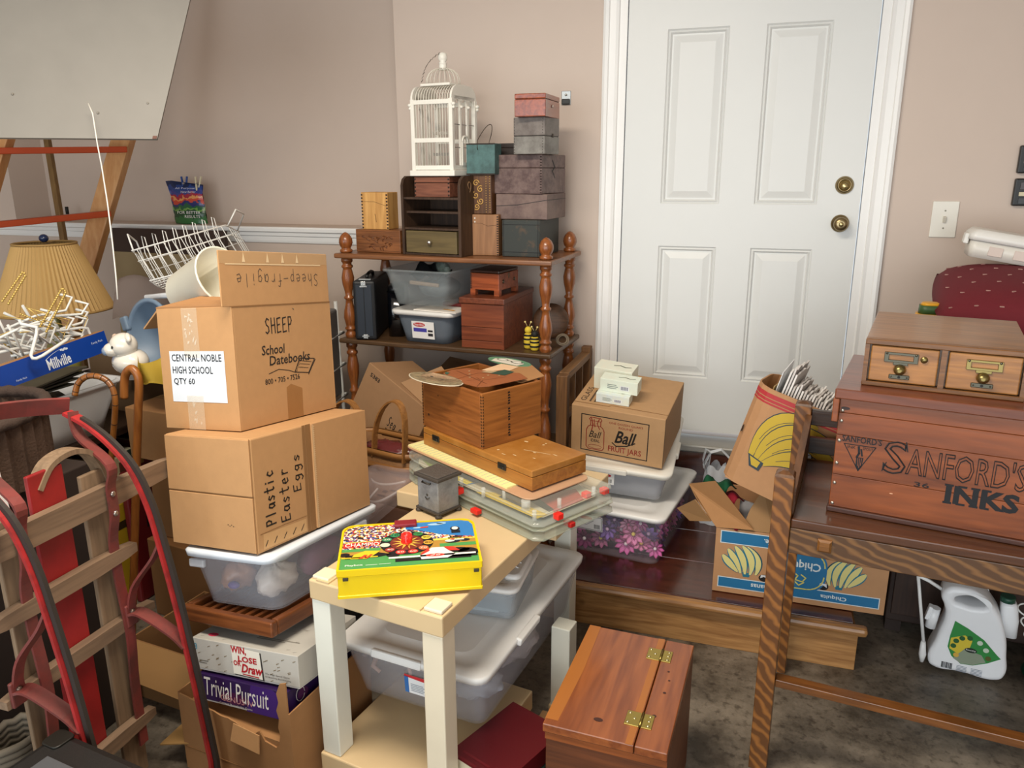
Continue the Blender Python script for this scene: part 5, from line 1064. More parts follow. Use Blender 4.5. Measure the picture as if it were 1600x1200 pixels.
# white carrier bag beside the bins
def crumple(name, label, cat, loc, sc, c, seed, rot=(0, 0, 0), alpha=.8):
    o = bag(name, label, loc, sc, c, seed, alpha); o['category'] = cat; o.rotation_euler = rot; return o
cb_ = thing('white_carrier_bag', 'white plastic carrier bag with loop handles slumped against the door step', 'bag', (-.135, 3.080, .1662), 10)
PLB = clear('#e6ebf0', .72, .25)
g = G(); rn = random.Random(21)
def bf(u, v):
    a = 2 * PI * u; q = 1 + .14 * math.sin(3 * a + 1 + 2 * v) + .09 * math.sin(7 * a + 5 * v) + .05 * math.sin(13 * a + 9 * v); z = .235 * v
    return Vector((.075 * q * math.cos(a) * (1.0 - .45 * v), .062 * q * math.sin(a) * (1.0 - .45 * v), z + .012 * math.sin(5 * a) * v))
g.grid(bf, 30, 12); g.obj('bag_body', PLB, cb_)
for s in (-1, 1): G().strap([(s * .045, -.02, .215), (s * .06, -.03, .265), (s * .03 - .02, -.03, .315), (-.03, -.025, .30), (-.045 + s * .01, -.015, .235)], [.035, .028, .020, .022, .035], .0015, (0, 1, .2)).obj('loop_handle', PLB, cb_)
# banana cartons
def bananas(name, parent, f, x, y, s, mirror=False, oc='#2b3a3c', col='#d8cf72', l=.0009):
    sg = -1 if mirror else 1
    C = [((.0, 1.0), (-.55, .55), (-.32, .02)), ((.16, 1.02), (-.30, .60), (-.14, .0)), ((.40, .98), (.05, .6), (.02, .0)), ((.62, .86), (.34, .5), (.16, .02)), ((.78, .62), (.58, .36), (.26, .06))]
    P1 = [[(x + sg * s * px, y + s * py) for px, py in crescent(*c, .30)] for c in C]; P2 = [[(x + sg * s * px, y + s * py) for px, py in crescent(*c, .21)] for c in C]
    o = printed(name, f, [[(x + sg * s * px, y + s * py) for px, py in ((-.16, .06), (.12, .06), (.08, -.10), (-.12, -.10))]] + P1[:1], mat(oc, .6), parent, l)
    for i, (a, b) in enumerate(zip(P1, P2)):
        printed('banana_outline', f, [a], mat(oc, .6), o, l + .0003 * i); printed('banana', f, [b], mat(col, .6), o, l + .0003 * i + .0002)
    return o
lbx = thing('lower_banana_carton', 'banana carton printed upside down with blue bands, on the platform edge behind the oak desk', 'carton', (.172, 2.692, .1675), .6)
w_, d_, h_ = .540, .400, .236; f = fr_front(w_, d_, h_); BC = mat('#b98a60', .75, name='banana_cardboard', bump=.05, bscale=240)
G().bb(-w_ / 2, w_ / 2, -d_ / 2, -d_ / 2 + .005, 0, h_, .001).obj('front_panel', BC, lbx); G().bb(-w_ / 2, w_ / 2, d_ / 2 - .005, d_ / 2, 0, h_, .001).obj('back_panel', BC, lbx)
for sx in (-1, 1): G().bb(sx * w_ / 2, sx * (w_ / 2 - .005), -d_ / 2 + .005, d_ / 2 - .005, 0, h_, .001).obj('side_panel', BC, lbx)
G().bb(-w_ / 2 + .005, w_ / 2 - .005, -d_ / 2 + .005, d_ / 2 - .005, 0, .006).obj('bottom', BC, lbx)
BLU = mat('#1a6d9c', .5); PAL = mat('#d6dfe0', .5)
for y0, y1, q in ((.022, .056, 0), (.186, .226, 1)):
    b0 = printed('blue_band_edge', f, [rect(.016, y0 - .003, .524, y1 + .003)], PAL, lbx); printed('blue_band', f, [rect(.019, y0, .521, y1)], BLU, b0, .0009)
    text('Chiquita', f, .345, y0 + .008, .425, y1 - .008, PAL, b0, l=.0013, flip=True, bold=.02); text('bananas', f, .125, y0 + .008, .20, y1 - .008, PAL, b0, l=.0013, flip=True, bold=.02) if not q else text('life.', f, .155, y0 + .010, .185, y1 - .010, PAL, b0, l=.0013, flip=True, bold=.02)
ov = printed('oval_logo', f, [rr2 for rr2 in [[(x, y) for x, y, _ in rr(.165, .150, 0, .055, 6, .275, .122)]]], BLU, lbx, .0012); printed('oval_ring', f, line([(x, y) for x, y, _ in rr(.150, .135, 0, .05, 6, .275, .122)], .004), mat('#d9cf6a', .5), ov, .0015)
text('Chiquita', f, .215, .122, .338, .160, PAL, ov, l=.0016, flip=True, bold=.02); printed('lady_mark', f, line([(.255, .112), (.27, .10), (.262, .085), (.285, .080), (.295, .095), (.28, .105)], .004) + line([(.262, .078), (.275, .066), (.290, .078)], .004), mat('#d9cf6a', .5), ov, .0016)
bananas('banana_drawing', lbx, f, .105, .078, .100, True, '#1d6f86', '#d9cd83'); bananas('banana_drawing', lbx, f, .400, .078, .095, False, '#1d6f86', '#d9cd83')
for x in (.165, .350): o = printed('hand_hole', f, [ell(x, .073, .017, .013)], mat('#17130f', .8), lbx, .0010); printed('hole_paper', f, [[(x - .012, .072), (x, .078), (x + .012, .070), (x + .010, .084), (x - .010, .084)]], mat('#d9dcdf', .6), o, .0014)
def flap(name, pts, m=CARDD, p=lbx): return G().sheet(pts, .004).obj(name, m, p)
flap('torn_flap', [(-.27, -.198, h_), (-.15, -.205, h_ + .010), (-.285, -.16, h_ + .150), (-.375, -.10, h_ + .105), (-.345, -.12, h_ + .06)], CARDD); flap('torn_flap', [(-.19, -.195, h_), (-.09, -.195, h_), (-.06, -.15, h_ + .075), (-.13, -.15, h_ + .135), (-.165, -.17, h_ + .07)], mat('#9a744a', .8)); flap('torn_flap', [(-.09, -.197, h_), (.10, -.197, h_), (.13, -.06, h_ + .06), (-.05, -.08, h_ + .085)], mat('#a27a4e', .8)); flap('torn_flap', [(-.35, -.14, h_ + .065), (-.29, -.17, h_ + .005), (-.365, -.10, h_ - .035), (-.415, -.06, h_ - .01)], mat('#a27a4e', .8))
tag(G().grid(lambda u, v: Vector((.40 * (u - .5), .30 * (v - .5), .03 * math.sin(PI * u) * math.sin(PI * v) + .012 * math.sin(14 * u + 9 * v))), 14, 12, .004).obj('white_packing_paper', mat('#dfe1e6', .7), None, (.17, 2.70, .365)), 'crumpled white packing paper filling the lower banana carton', 'packing paper')
tag(G().box(.42, .30, .16, (0, 0, .08), bev=.02).obj('packed_clothes', mat('#7d2a35', .85), None, (.17, 2.70, .1745)), 'dark red packed clothes at the bottom of the lower banana carton', 'clothes')
def drape(nm, c, loc, rz, w, d, lab): tag(G().grid(lambda u, v: Vector((w * (u - .5), d * (v - .5), .012 * math.sin(8 * u + 3 * v) + .010 * math.sin(5 * v) - .03 * (1 - v) ** 2)), 12, 10, .004).obj(nm, mat(c, .8), None, loc, (0, 0, rad(rz))), lab, 'fabric')
drape('green_fabric', '#1c6b45', (-0.101,2.594,0.527), -30, .10, .07, 'small fold of green fabric between the two banana cartons'); drape('red_fabric', '#b51f38', (-0.081,2.570,0.497), -30, .12, .07, 'fold of red fabric just under the green fabric by the banana cartons'); drape('red_cloth', '#c0233f', (-0.062,2.554,0.421), -35, .14, .08, 'bright red cloth poking out behind the torn left flap of the lower banana carton')
ub = thing('upper_banana_carton', 'tilted banana carton with red stripes and yellow banana drawing, stuffed with papers', 'carton', (-0.102,2.482,0.594), -14, (-4, 15.5))
UW, UD, UH = .315, .25, .335; rc_ = .07
def ucurve(z, q=0.):
    pts = [(UW - q, q), (rc_, q)] + [(rc_ - (rc_ - q) * math.sin(rad(a)), rc_ - (rc_ - q) * math.cos(rad(a))) for a in (20, 45, 70, 90)] + [(q, UD - rc_)] + [(rc_ - (rc_ - q) * math.cos(rad(a)), UD - rc_ + (rc_ - q) * math.sin(rad(a))) for a in (20, 45, 70, 90)] + [(UW - q, UD - q)]
    return [Vector((x, y, z)) for x, y in pts]
G().loft([ucurve(0), ucurve(UH), ucurve(UH, .005), ucurve(0.006, .005)], False, False, closed=True, smooth=False).obj('carton_wall', BC, ub)
G().bb(.02, UW, .01, UD - .01, 0, .006).obj('bottom', BC, ub)
uf = lambda x, y, l=.0006: Vector((x, -l, y))
for k, (y0, y1) in enumerate(((0.307, 0.321), (0.295, 0.304), (0.286, 0.292))):
    g = G(); ring0, ring1 = ucurve(y0, -.0008)[:6], ucurve(y1, -.0008)[:6]
    for i in range(5): g.bm.faces.new([g.bm.verts.new(p) for p in (ring0[i], ring0[i + 1], ring1[i + 1], ring1[i])])
    g.obj('red_stripe', mat('#b5353a', .6), ub)
OC = '#33424a'
def big_ban():
    C = [((.225, .272), (.075, .290), (.070, .112)), ((.295, .240), (.11, .272), (.090, .107)), ((.305, .195), (.16, .232), (.105, .103)), ((.305, .150), (.20, .185), (.115, .100))]
    for i, c in enumerate(C):
        o = printed('banana_outline', uf, [crescent(*c, .062)], mat(OC, .6), ub, .0008 + .0003 * i); printed('banana', uf, [crescent(*c, .055)], mat('#c9ab34', .6), o, .0010 + .0003 * i); printed('banana_ridge', uf, line([(x, y - .004) for x, y in bez(*c, 10)[2:9]], .0016), mat(OC, .6), o, .0013 + .0003 * i)
    o = printed('stem', uf, [[(.062, .115), (.118, .103), (.112, .072), (.078, .076)]], mat(OC, .6), ub, .0022); printed('stem_fill', uf, [[(.070, .109), (.108, .101), (.104, .080), (.084, .082)]], mat('#c9ab34', .6), o, .0025)
big_ban()
o = printed('round_hole', uf, [ell(.225, .180, .021, .016)], mat('#2a3034', .6), ub, .0024); printed('hole_paper', uf, [ell(.223, .182, .018, .013)], mat('#b9cbe0', .5), o, .0027); printed('hole_line', uf, line([(.213, .174), (.233, .190)], .002), mat('#2a3034', .6), o, .003)
printed('round_seal', uf, line(ell(.245, .050, .036, .034, 24), .0015) + line([(.225, .054), (.242, .062), (.265, .050)], .003) + line([(.23, .042), (.25, .046), (.26, .036)], .003), mat('#55503a', .6), ub); text('A COOL BUNCH', uf, .200, .090, .290, .098, mat('#55503a', .6), ub); printed('grey_tab', lambda x, y, l=.0: Vector((.010 - .0 * x, .040 - x, y)), [rect(0, .16, .02, .185)], mat('#5b6470', .6), ub)
rn = random.Random(31)
for k in range(24):
    x = .072 + .0092 * k; hh = UH + (.075 if k < 3 else .032) * (1 - k / 40) + .020 * rn.random() - .0008 * k
    col = ['#e6e3e0', '#d9d5d2', '#efece8', '#cfc9c4'][k % 4]; tl_ = .02
    p = G(); n = 8; zz = [hh - .012 * rn.random() - (.010 * rn.random() if k > 8 else .002) for _ in range(n + 1)]
    p.prism([(.025, .02), (.205, .02)] + [(.205 - .18 * i / n, zz[i]) for i in range(n + 1)], .0055, Matrix(((0, tl_, 1, 0), (1, 0, 0, 0), (0, 1, 0, 0), (0, 0, 0, 1))))
    o = tag(p.obj('paper_sheaf', mat(col, .7), None, onto(ub, (x, .02, 0))), 'torn-edged sheaf of white papers standing upright in the tilted banana carton', 'papers', 'papers filed in the banana carton'); o.rotation_mode = 'YXZ'; o.rotation_euler = ub.rotation_euler
o = tag(G().prism([(0, .02), (.15, .02), (.15, UH + .02), (.10, UH + .085), (.0, UH + .055)], .002, Matrix(((0, 0, 1, 0), (1, 0, 0, 0), (0, 1, 0, 0), (0, 0, 0, 1)))).obj('white_envelope', mat('#eceef0', .6), None, onto(ub, (.060, .04, 0))), 'tall white envelope sticking up at the left of the papers in the banana carton', 'envelope'); o.rotation_mode = 'YXZ'; o.rotation_euler = ub.rotation_euler
o = tag(G().prism([(0, .02), (.20, .02), (.20, UH + .012), (.0, UH + .006)], .003, Matrix(((0, 0, 1, 0), (1, 0, 0, 0), (0, 1, 0, 0), (0, 0, 0, 1)))).obj('manila_folder', mat('#a98a55', .6), None, onto(ub, (.052, .03, 0))), 'manila folder at the left end of the papers in the banana carton', 'folder'); o.rotation_mode = 'YXZ'; o.rotation_euler = ub.rotation_euler

# ------------------------------------------------------------------ oak desk on the right and what is on and under it
def quarter_oak(c1, c2, axis):
    key = ('qo', c1, c2, axis)
    if key in MATS: return MATS[key]
    m, N, L, b = _new('quartersawn_oak')
    tc = N.new('ShaderNodeTexCoord'); mp = N.new('ShaderNodeMapping'); mp.inputs['Scale'].default_value = {'x': (5, 16, 16), 'z': (9, 9, 9)}[axis]; L.new(tc.outputs['Object'], mp.inputs['Vector'])
    wv = N.new('ShaderNodeTexWave'); wv.wave_type = 'BANDS'; wv.bands_direction = 'DIAGONAL'; wv.inputs['Scale'].default_value = 1.8; wv.inputs['Distortion'].default_value = 7; wv.inputs['Detail'].default_value = 2.5; wv.inputs['Detail Scale'].default_value = .8
    L.new(mp.outputs[0], wv.inputs['Vector']); cr = N.new('ShaderNodeValToRGB'); e = cr.color_ramp.elements
    e[0].position = .40; e[0].color = lin(c2); e[1].position = 1.0; e[1].color = lin(c1)
    L.new(wv.outputs['Fac'], cr.inputs[0]); L.new(cr.outputs[0], b.inputs['Base Color']); b.inputs['Roughness'].default_value = .34; b.inputs['Coat Weight'].default_value = .3
    MATS[key] = m; return m
OKZ = quarter_oak('#8d5a28', '#5d3818', 'z'); OKX = quarter_oak('#77532f', '#4f341d', 'x'); OKT = wood('#5c3720', '#371e10', 'x', .8, .22, coat=.4); OKD = wood('#6b4526', '#3c2413', 'y', .9, .4)
dk = thing('oak_desk', 'dark mission oak desk with square pegs and raised corner posts at the right', 'desk', (.100, 1.866, 0), -6.5)
DW, DD = 1.10, .508
for i, (x, y, h) in enumerate(((-.022, .022, .845), (-.022, DD - .022, .895), (DW + .022, .022, .845), (DW + .022, DD - .022, .895))):
    p = G().box(.046, .046, h, (x, y, h / 2), bev=.002).obj('leg', OKZ, dk)
    G().loft([[(x - q, y - q, z), (x + q, y - q, z), (x + q, y + q, z), (x - q, y + q, z)] for q, z in ((.023, h), (.019, h + .006), (.006, h + .012))], smooth=False).obj('post_cap', OKD, p)
G().bb(.0015, DW - .0015, .002, DD - .046, .716, .740, .004).obj('desktop', OKT, dk)
fr_ = G().bb(.0015, DW - .0015, .004, .030, .648, .7155, .002).obj('front_rail', OKX, dk)
for x in (.083, DW - .083): G().loft([[(x - q, yy, .685 - q), (x + q, yy, .685 - q), (x + q, yy, .685 + q), (x - q, yy, .685 + q)] for q, yy in ((.016, .004), (.016, -.002), (.011, -.007))], cap0=False, smooth=False).obj('square_peg', wood('#8a5a2a', '#5d3a18', 'x', 2, .3), fr_)
G().bb(.0015, DW - .0015, DD - .040, DD - .014, .634, .7155, .002).obj('back_rail', OKX, dk)
for x in (-.034, DW + .010): G().bb(x, x + .022, .046, DD - .046, .634, .715, .002).obj('side_rail', OKD, dk)
G().bb(.0015, DW - .0015, .006, .040, .262, .284, .002).obj('stretcher', wood('#7a4a20', '#4c2b12', 'x', 1, .3, coat=.3), dk)
for z0, z1 in ((.752, .800), (.838, .884)): G().bb(.0015, DW - .0015, DD - .036, DD - .016, z0, z1, .002).obj('gallery_slat', wood('#3f2a1c', '#241710', 'x', 1, .3), dk)
for x in (-.013, DW - .005): G().sheet([(x, .048, .742), (x, DD - .050, .742), (x, DD - .050, .872), (x, .048, .792)], .017).obj('gallery_side', OKD, dk)
gb_ = book('green book with pale page edge resting on the desk gallery rail by the banana carton', onto(dk, (.175, DD - .026, .8845)), -6, .17, .06, .018, mat('#1f5a45', .5), '#e6e2cc')

# Sanford's crate
SRD = wood('#8a4820', '#4f240f', 'x', .6, .3, coat=.2)
cr_ = thing('ink_crate', 'large red-brown wooden crate lettered Sanford\'s Inks on the oak desk', 'crate', (.190, 1.948, .7405), -10.4)
cw, cd, ch = .56, .36, .318
g = G()
for z0, z1 in ((.014, .098), (.0985, .200), (.2005, .256), (.2565, .293)): g.bb(0, cw, 0, cd, z0, z1, .0015)
g.obj('body', SRD, cr_); G().bb(-.004, cw + .004, -.006, cd, 0, .0138, .003).obj('base_board', wood('#4f2a1a', '#2e1710', 'x', 1, .4), cr_)
G().bb(-.012, cw + .010, -.016, cd + .03, .2935, ch, .003).obj('lid', wood('#7a4127', '#4a2416', 'x', .6, .3, coat=.2), cr_)
G().bb(-.014, .0, -.014, .03, .235, .293, .002).obj('cleat', SRD, cr_)
for z in (.022, .076, .128, .186, .236, .262): G().ball((.008, -.0005, z), .0042, (1, .5, 1), 8, 6).obj('nail', mat('#b8b2a6', .3, .8), cr_)
cf = lambda x, y, l=.0006: Vector((x, -l, y)); INKB = mat('#101116', .7)
printed('knot', cf, [ell(.014, .268, .010, .004)], mat('#2a120a', .5), cr_); printed('flecks', cf, [ell(.135, .072, .004, .0015)], mat('#d8a07a', .4), cr_)
text("SANFORD'S", cf, .014, .186, .102, .202, INKB, cr_, bold=.015)
tri = printed('triangle_mark', cf, line([(.020, .180), (.090, .180), (.057, .116), (.020, .180)], .0022) + [[(.050, .150), (.066, .150), (.064, .128), (.057, .117), (.050, .128)]], INKB, cr_)
text('INK', cf, .028, .170, .046, .177, INKB, cr_); text('SPOUT', cf, .062, .170, .085, .177, INKB, cr_)
printed('spout_hand', cf, line([(.053, .176), (.055, .160), (.051, .150)], .005) + line([(.059, .170), (.062, .155)], .004), INKB, tri); printed('hand_lines', cf, line([(.054, .148), (.055, .128)], .0008) + line([(.058, .148), (.058, .124)], .0008) + line([(.062, .148), (.061, .130)], .0008), mat('#a0562f', .4), tri, .001)
text('S', cf, .108, .122, .158, .204, INKB, cr_, outline=.015); printed('s_serif', cf, line([(.109, .126), (.116, .148)], .0025) + line([(.153, .204), (.158, .182)], .0025), INKB, cr_)
text("ANFORD'S", cf, .158, .126, .398, .194, INKB, cr_, outline=.015)
text('36', cf, .180, .100, .212, .112, INKB, cr_, bold=.01); text('INKS', cf, .246, .072, .392, .118, INKB, cr_, bold=.04)
printed('slab_serifs', cf, [rect(x, y, x + .018, y + .005) for x in (.243, .270, .296, .318) for y in (.071, .114)], INKB, cr_, .0008)

# card-file drawers
cz = .7405 + ch + .0005
df = thing('card_file_drawers', 'oak card-file unit with two brass-fronted drawers on top of the ink crate', 'drawer unit', (.236, 1.988, cz), -9.8)
w_, d_, h_ = .335, .42, .114; DO = wood('#96642f', '#5a3818', 'x', 1.1, .3, coat=.25); DOF = wood('#a9733a', '#6d4520', 'x', .9, .35)
G().bb(0, w_, .022, d_, 0, h_ - .0005, .002).obj('case', DO, df)
g = G(); g.bb(0, w_, 0, .0215, h_ - .013, h_, .002); g.bb(0, w_, 0, .0215, 0, .011, .002)
for x in (0, w_ / 2 - .006, w_ - .011): g.bb(x, x + (.012 if x else .010), .0005, .0215, .0105, h_ - .0125)
g.obj('face_frame', wood('#7d5126', '#4a2d13', 'x', 1.2, .35), df)
PEW = mat('#5d5a4e', .35, .85); BR2 = mat('#8a7a4c', .3, .9)
for i, x0 in enumerate((.0135, w_ / 2 + .0095)):
    x1 = x0 + .144; dz = G().bb(x0, x1, .004, .20, .0130, h_ - .0150, .003).obj('drawer', DOF, df); cx = (x0 + x1) / 2
    if not i: cx -= .006
    mt_ = PEW if i == 0 else BR2
    g = G(); 
    for a, b, c, d in ((-.036, .036, .080, .086), (-.036, .036, .062, .068), (-.036, -.026, .066, .082), (.026, .036, .066, .082)): g.bb(cx + a, cx + b, .0005, .0045, c, d, .001)
    g.obj('label_holder', mt_, dz); o = G().loft([[(cx + r * math.cos(rad(a)), -y, .050 + r * .9 * math.sin(rad(a)) - .004) for a in range(0, 360, 24)] for r, y in ((.012, -.004), (.014, .004), (.011, .014), (.004, .018))]).obj('pull', BR2, dz)
    G().bb(cx - .016, cx + .016, .0005, .0045, .056, .063, .001).obj('pull_plate', mt_, dz)
    k = G().bb(cx - .022, cx + .022, .0008, .0045, .022, .033, .002).obj('rod_plate', PEW, dz); G().cyl((cx, .0002, .0275), (cx, .004, .0275), .0032, 12).obj('rod_hole', DARK, k)
    for sx in (-1, 1): G().ball((cx + sx * .017, .001, .0275), .0022, u=8, v=6).obj('screw', PEW, k); G().ball((cx + sx * .031, .0005, .083), .003, u=8, v=6).obj('screw', PEW, dz)
    if not i: G().lathe([(.008, 0), (.0075, .004), (.0005, .0045)], 16, M=Matrix.Translation((cx + .048, .004, .074)) @ M90).obj('lock', BR2, dz)

# behind the desk
cab = thing('dark_wooden_cupboard', 'dark brown wooden cupboard standing behind the desk and the weed-killer jug', 'cupboard', (.86, 2.92, 0), -4)
G().bb(-.36, .55, -.26, .26, .05, 1.03, .004).obj('carcass', mat('#2f1d14', .6), cab); G().bb(-.345, .53, -.268, -.261, .08, 1.0, .002).obj('front_panel', wood('#3c261a', '#24150e', 'z', 1, .5), cab)
for x in (-.33, .52): G().bb(x - .025, x + .025, -.24, .24, 0, .05).obj('plinth_block', mat('#2b1a12', .6), cab)
cu = thing('maroon_cushion', 'maroon cushion with small woven flecks on the cupboard behind the card-file drawers', 'cushion', (.86, 2.86, 1.062), -8, (10, 4))
def cush(u, v):
    x, y = (u - .5) * 2, (v - .5) * 2; q = (1 - abs(x) ** 3.2) * (1 - abs(y) ** 3.2); return Vector((.34 * x * (1 - .05 * y * y), .26 * y * (1 - .05 * x * x), 0)), max(q, 0) ** .5
g = G(); g.grid(lambda u, v: cush(u, v)[0] + Vector((0, 0, .075 + .095 * cush(u, v)[1])), 22, 18); g.grid(lambda u, v: cush(u, v)[0] + Vector((0, 0, .075 - .072 * cush(u, v)[1])), 22, 18)
bmesh.ops.remove_doubles(g.bm, verts=g.bm.verts, dist=.0006); g.mi = 1; rn = random.Random(77)
for i in range(9):
    for j in range(7):
        u, v = (i + .5 + .5 * (j % 2)) / 10, (j + .5) / 7; p, q = cush(u, v); z = .0755 + .095 * q; a = rn.random() * .8
        g.box(.012, .004, .003, (p.x, p.y, z), (0, 0, a))
g.obj('cushion_cover', [mat('#6a1320', .85, bump=.15, bscale=400), mat('#b58a80', .8)], cu)
wc = thing('white_plastic_container', 'white clip-lid plastic container lying tilted on the maroon cushion', 'container', (0.636,2.987,1.279), -6, (0, 9))
WP = mat('#eceae4', .35)
G().loft([rr(.30, .15, 0, .02, 4, .15, .075), rr(.31, .16, .055, .02, 4, .15, .075)]).obj('tub', clear('#eae6dc', .9, .35), wc); G().loft([rr(.325, .175, .056, .022, 4, .15, .075), rr(.325, .175, .074, .022, 4, .15, .075), rr(.300, .15, .092, .03, 4, .15, .075)]).obj('lid', WP, wc)
G().box(.016, .05, .035, (-.016, .05, .055), bev=.004).obj('clip', WP, wc)
for k in range(3): G().box(.042, .003, .030, (.075 + .075 * k, -.0045, .028), bev=.001).obj('moulded_arch', mat('#d8c6ba', .4), wc)
yb = thing('yellow_bottle', 'yellow plastic bottle with a green collar beside the maroon cushion', 'bottle', (.505, 2.76, 1.0308), 0)
G().loft([rr(.085, .065, 0, .02), rr(.09, .07, .06, .02), rr(.08, .06, .085, .02)]).obj('bottle', mat('#e0a21f', .4), yb); G().loft([rr(.068, .056, .085, .02), rr(.066, .054, .112, .02)]).obj('green_collar', mat('#3a5a2f', .5), yb); G().loft([rr(.062, .05, .112, .018), rr(.05, .04, .120, .018)]).obj('top', mat('#e0a21f', .4), yb)

# weed-killer jug
jg = thing('weed_killer_jug', 'white plastic weed-killer jug with green label on the concrete floor under the desk', 'jug', (.590, 2.490, 0), -8)
jg.scale = (.94, .94, .94)
def curve_solid(name, splines, ext, bev, m, parent, M):
    cu_ = bpy.data.curves.new(name, 'CURVE'); cu_.dimensions = '2D'; cu_.fill_mode = 'BOTH'; cu_.extrude = ext; cu_.bevel_depth = bev; cu_.offset = -bev; cu_.bevel_resolution = 3
    for pts in splines:
        s_ = cu_.splines.new('BEZIER'); s_.bezier_points.add(len(pts) - 1); s_.use_cyclic_u = True
        for bp, p in zip(s_.bezier_points, pts): bp.co = (*p, 0); bp.handle_left_type = bp.handle_right_type = 'AUTO'
    to = bpy.data.objects.new('t', cu_); me = bpy.data.meshes.new_from_object(to); bpy.data.objects.remove(to); bpy.data.curves.remove(cu_)
    me.transform(M); me.name = name; me.materials.clear(); me.materials.append(m)
    for p in me.polygons: p.use_smooth = True
    o = bpy.data.objects.new(name, me); S.collection.objects.link(o); o.parent = parent; return o
JW = mat('#f3f4f6', .32, name='jug_plastic'); MJ = Matrix(((1, 0, 0, 0), (0, 0, 1, .055), (0, 1, 0, .016), (0, 0, 0, 1)))
out = [(.012, .0), (.10, .0), (.205, .0), (.222, .015), (.220, .10), (.205, .18), (.170, .255), (.120, .300), (.065, .310), (.025, .298), (.010, .268), (.022, .235), (.030, .205), (.014, .11), (.0, .015)]
hole = [(.050, .262), (.075, .252), (.115, .250), (.140, .262), (.115, .280), (.075, .282)]
body = curve_solid('body', [out, hole[::-1]], .036, .016, JW, jg, MJ)
jf = lambda x, y, l=.0: Vector((x, .055 - .036 - .016 - .0008 - l, .016 + y))
lab = [(.060, .190), (.100, .172), (.150, .142), (.192, .098), (.205, .086), (.170, .060), (.130, .040), (.095, .036), (.065, .058), (.050, .090), (.052, .130)]
lb_ = printed('label', jf, [lab], mat('#2f8a3f', .45), body, .0003); printed('label_yellow', jf, [[(.056, .125), (.095, .145), (.118, .130), (.112, .090), (.085, .070), (.056, .085)]], mat('#d9c23a', .45), lb_, .0006); printed('label_grey', jf, [[(.070, .052), (.100, .095), (.150, .085), (.165, .062), (.130, .042), (.095, .038)]], mat('#8f9a84', .45), lb_, .0009)
for i, (x, y, c) in enumerate(((.066, .098, '#1f5a2a'), (.072, .118, '#1f5a2a'), (.088, .132, '#1f5a2a'), (.110, .138, '#1f5a2a'), (.140, .128, '#c9d6c2'), (.160, .106, '#c9d6c2'), (.170, .078, '#5a5a24'), (.078, .066, '#d9b04a'))): printed('label_dot', jf, [ell(x, y, .0085)], mat(c, .45), lb_, .0012)
printed('brand_patch', jf, [ell(.118, .094, .018, .009)], mat('#1d2a20', .4), lb_, .0012); text('Roundup', jf, .104, .090, .132, .098, mat('#eef0ea', .4), lb_, l=.0016)
printed('barcode', jf, [rect(.040 + .0042 * k, .008, .0424 + .0042 * k + .001 * (k % 3 == 0), .030) for k in range(8)], mat('#2b2b30', .4), body, .0004); printed('fine_print', jf, [rect(.085 + .042 * a, .006 + .005 * k, .115 + .045 * a, .008 + .005 * k) for k in range(5) for a in (0, 1)], mat('#8d96a3', .4), body, .0004)
g = G(); g.loft([rr(.045, .055, .16, .015, 4, .225, .075), rr(.055, .06, .22, .018, 4, .218, .075), rr(.050, .055, .268, .018, 4, .212, .075), rr(.04, .045, .282, .015, 4, .210, .075)]); g.obj('spout_housing', JW, jg); G().cyl((.205, .07, .281), (.205, .07, .300), .022, 20).obj('green_cap', mat('#1c4a38', .4), jg)
g = G(); g.cyl((.000, .03, .225), (-.008, .03, .150), .017, 16); g.box(.012, .03, .05, (-.018, .03, .205), (0, .2, 0), .003); g.obj('wand_clip', JW, jg)
g = G(); g.tube([(.020, .045, .285), (-.03, .03, .318), (-.066, .02, .335)], .006, 10); g.tube([(-.066, .02, .335), (-.05, .015, .25), (-.022, .01, .10)], .0055, 10); g.tube([(-.022, .01, .10), (-.021, .01, .075), (-.019, .01, .05), (-.018, .01, .022)], [.0075, .010, .012, .006], 12); g.obj('spray_wand', mat('#f0f0ee', .35), jg)
g = G(); g.tube([(.245 + .004 * t + .016 * math.cos(1.6 * t), .07 + .016 * math.sin(1.6 * t), .285 - .0115 * t) for t in [k * .22 for k in range(100)]], .0028, 6); g.obj('coiled_hose', mat('#eeeeea', .35), jg)
hs = G()
for k in range(4): hs.tube([(.085 * (1 - .1 * k) * math.cos(2 * PI * i / 28), .085 * (1 - .1 * k) * math.sin(2 * PI * i / 28), .014 + .022 * (k % 3)) for i in range(28)], .011, 8, True)
tag(hs.obj('green_garden_hose', mat('#143c2a', .4), None, (.965, 2.545, .003)), 'coil of dark green garden hose on the floor right of the weed-killer jug', 'hose')

# ------------------------------------------------------------------ left side: easel, ledge things, the low table and the sled
ORW = wood('#d3a06a', '#bd8048', 'z', .6, .4); RUNG = mat('#c2491b', .4, name='orange_red_rung')
es = thing('a_frame_ladder', 'tall blond wooden A-frame with orange-red rungs behind the pleated lampshade', 'ladder', (-2.33, 2.62, 0), 0)
def lp(p): return Vector(p) - Vector((-2.33, 2.62, 0))
ra, rb_ = lp((-2.840,2.984,1.706)), lp((-2.984,2.732,0.997)); d_ = (rb_ - ra); rtop = ra - d_ * 1.2; rbot = ra + d_ * ((ra.z - .657) / -d_.z)
la = lp((-3.087,2.572,1.695)); lt_ = la - d_ * 1.2; lbot = la + d_ * ((la.z - .657) / -d_.z)
G().beam(rtop, rbot, .050, .088, up=(1, .3, 0), bev=.004).obj('rail', ORW, es); G().beam(lt_, lbot, .050, .088, up=(1, .3, 0), bev=.004).obj('rail', ORW, es)
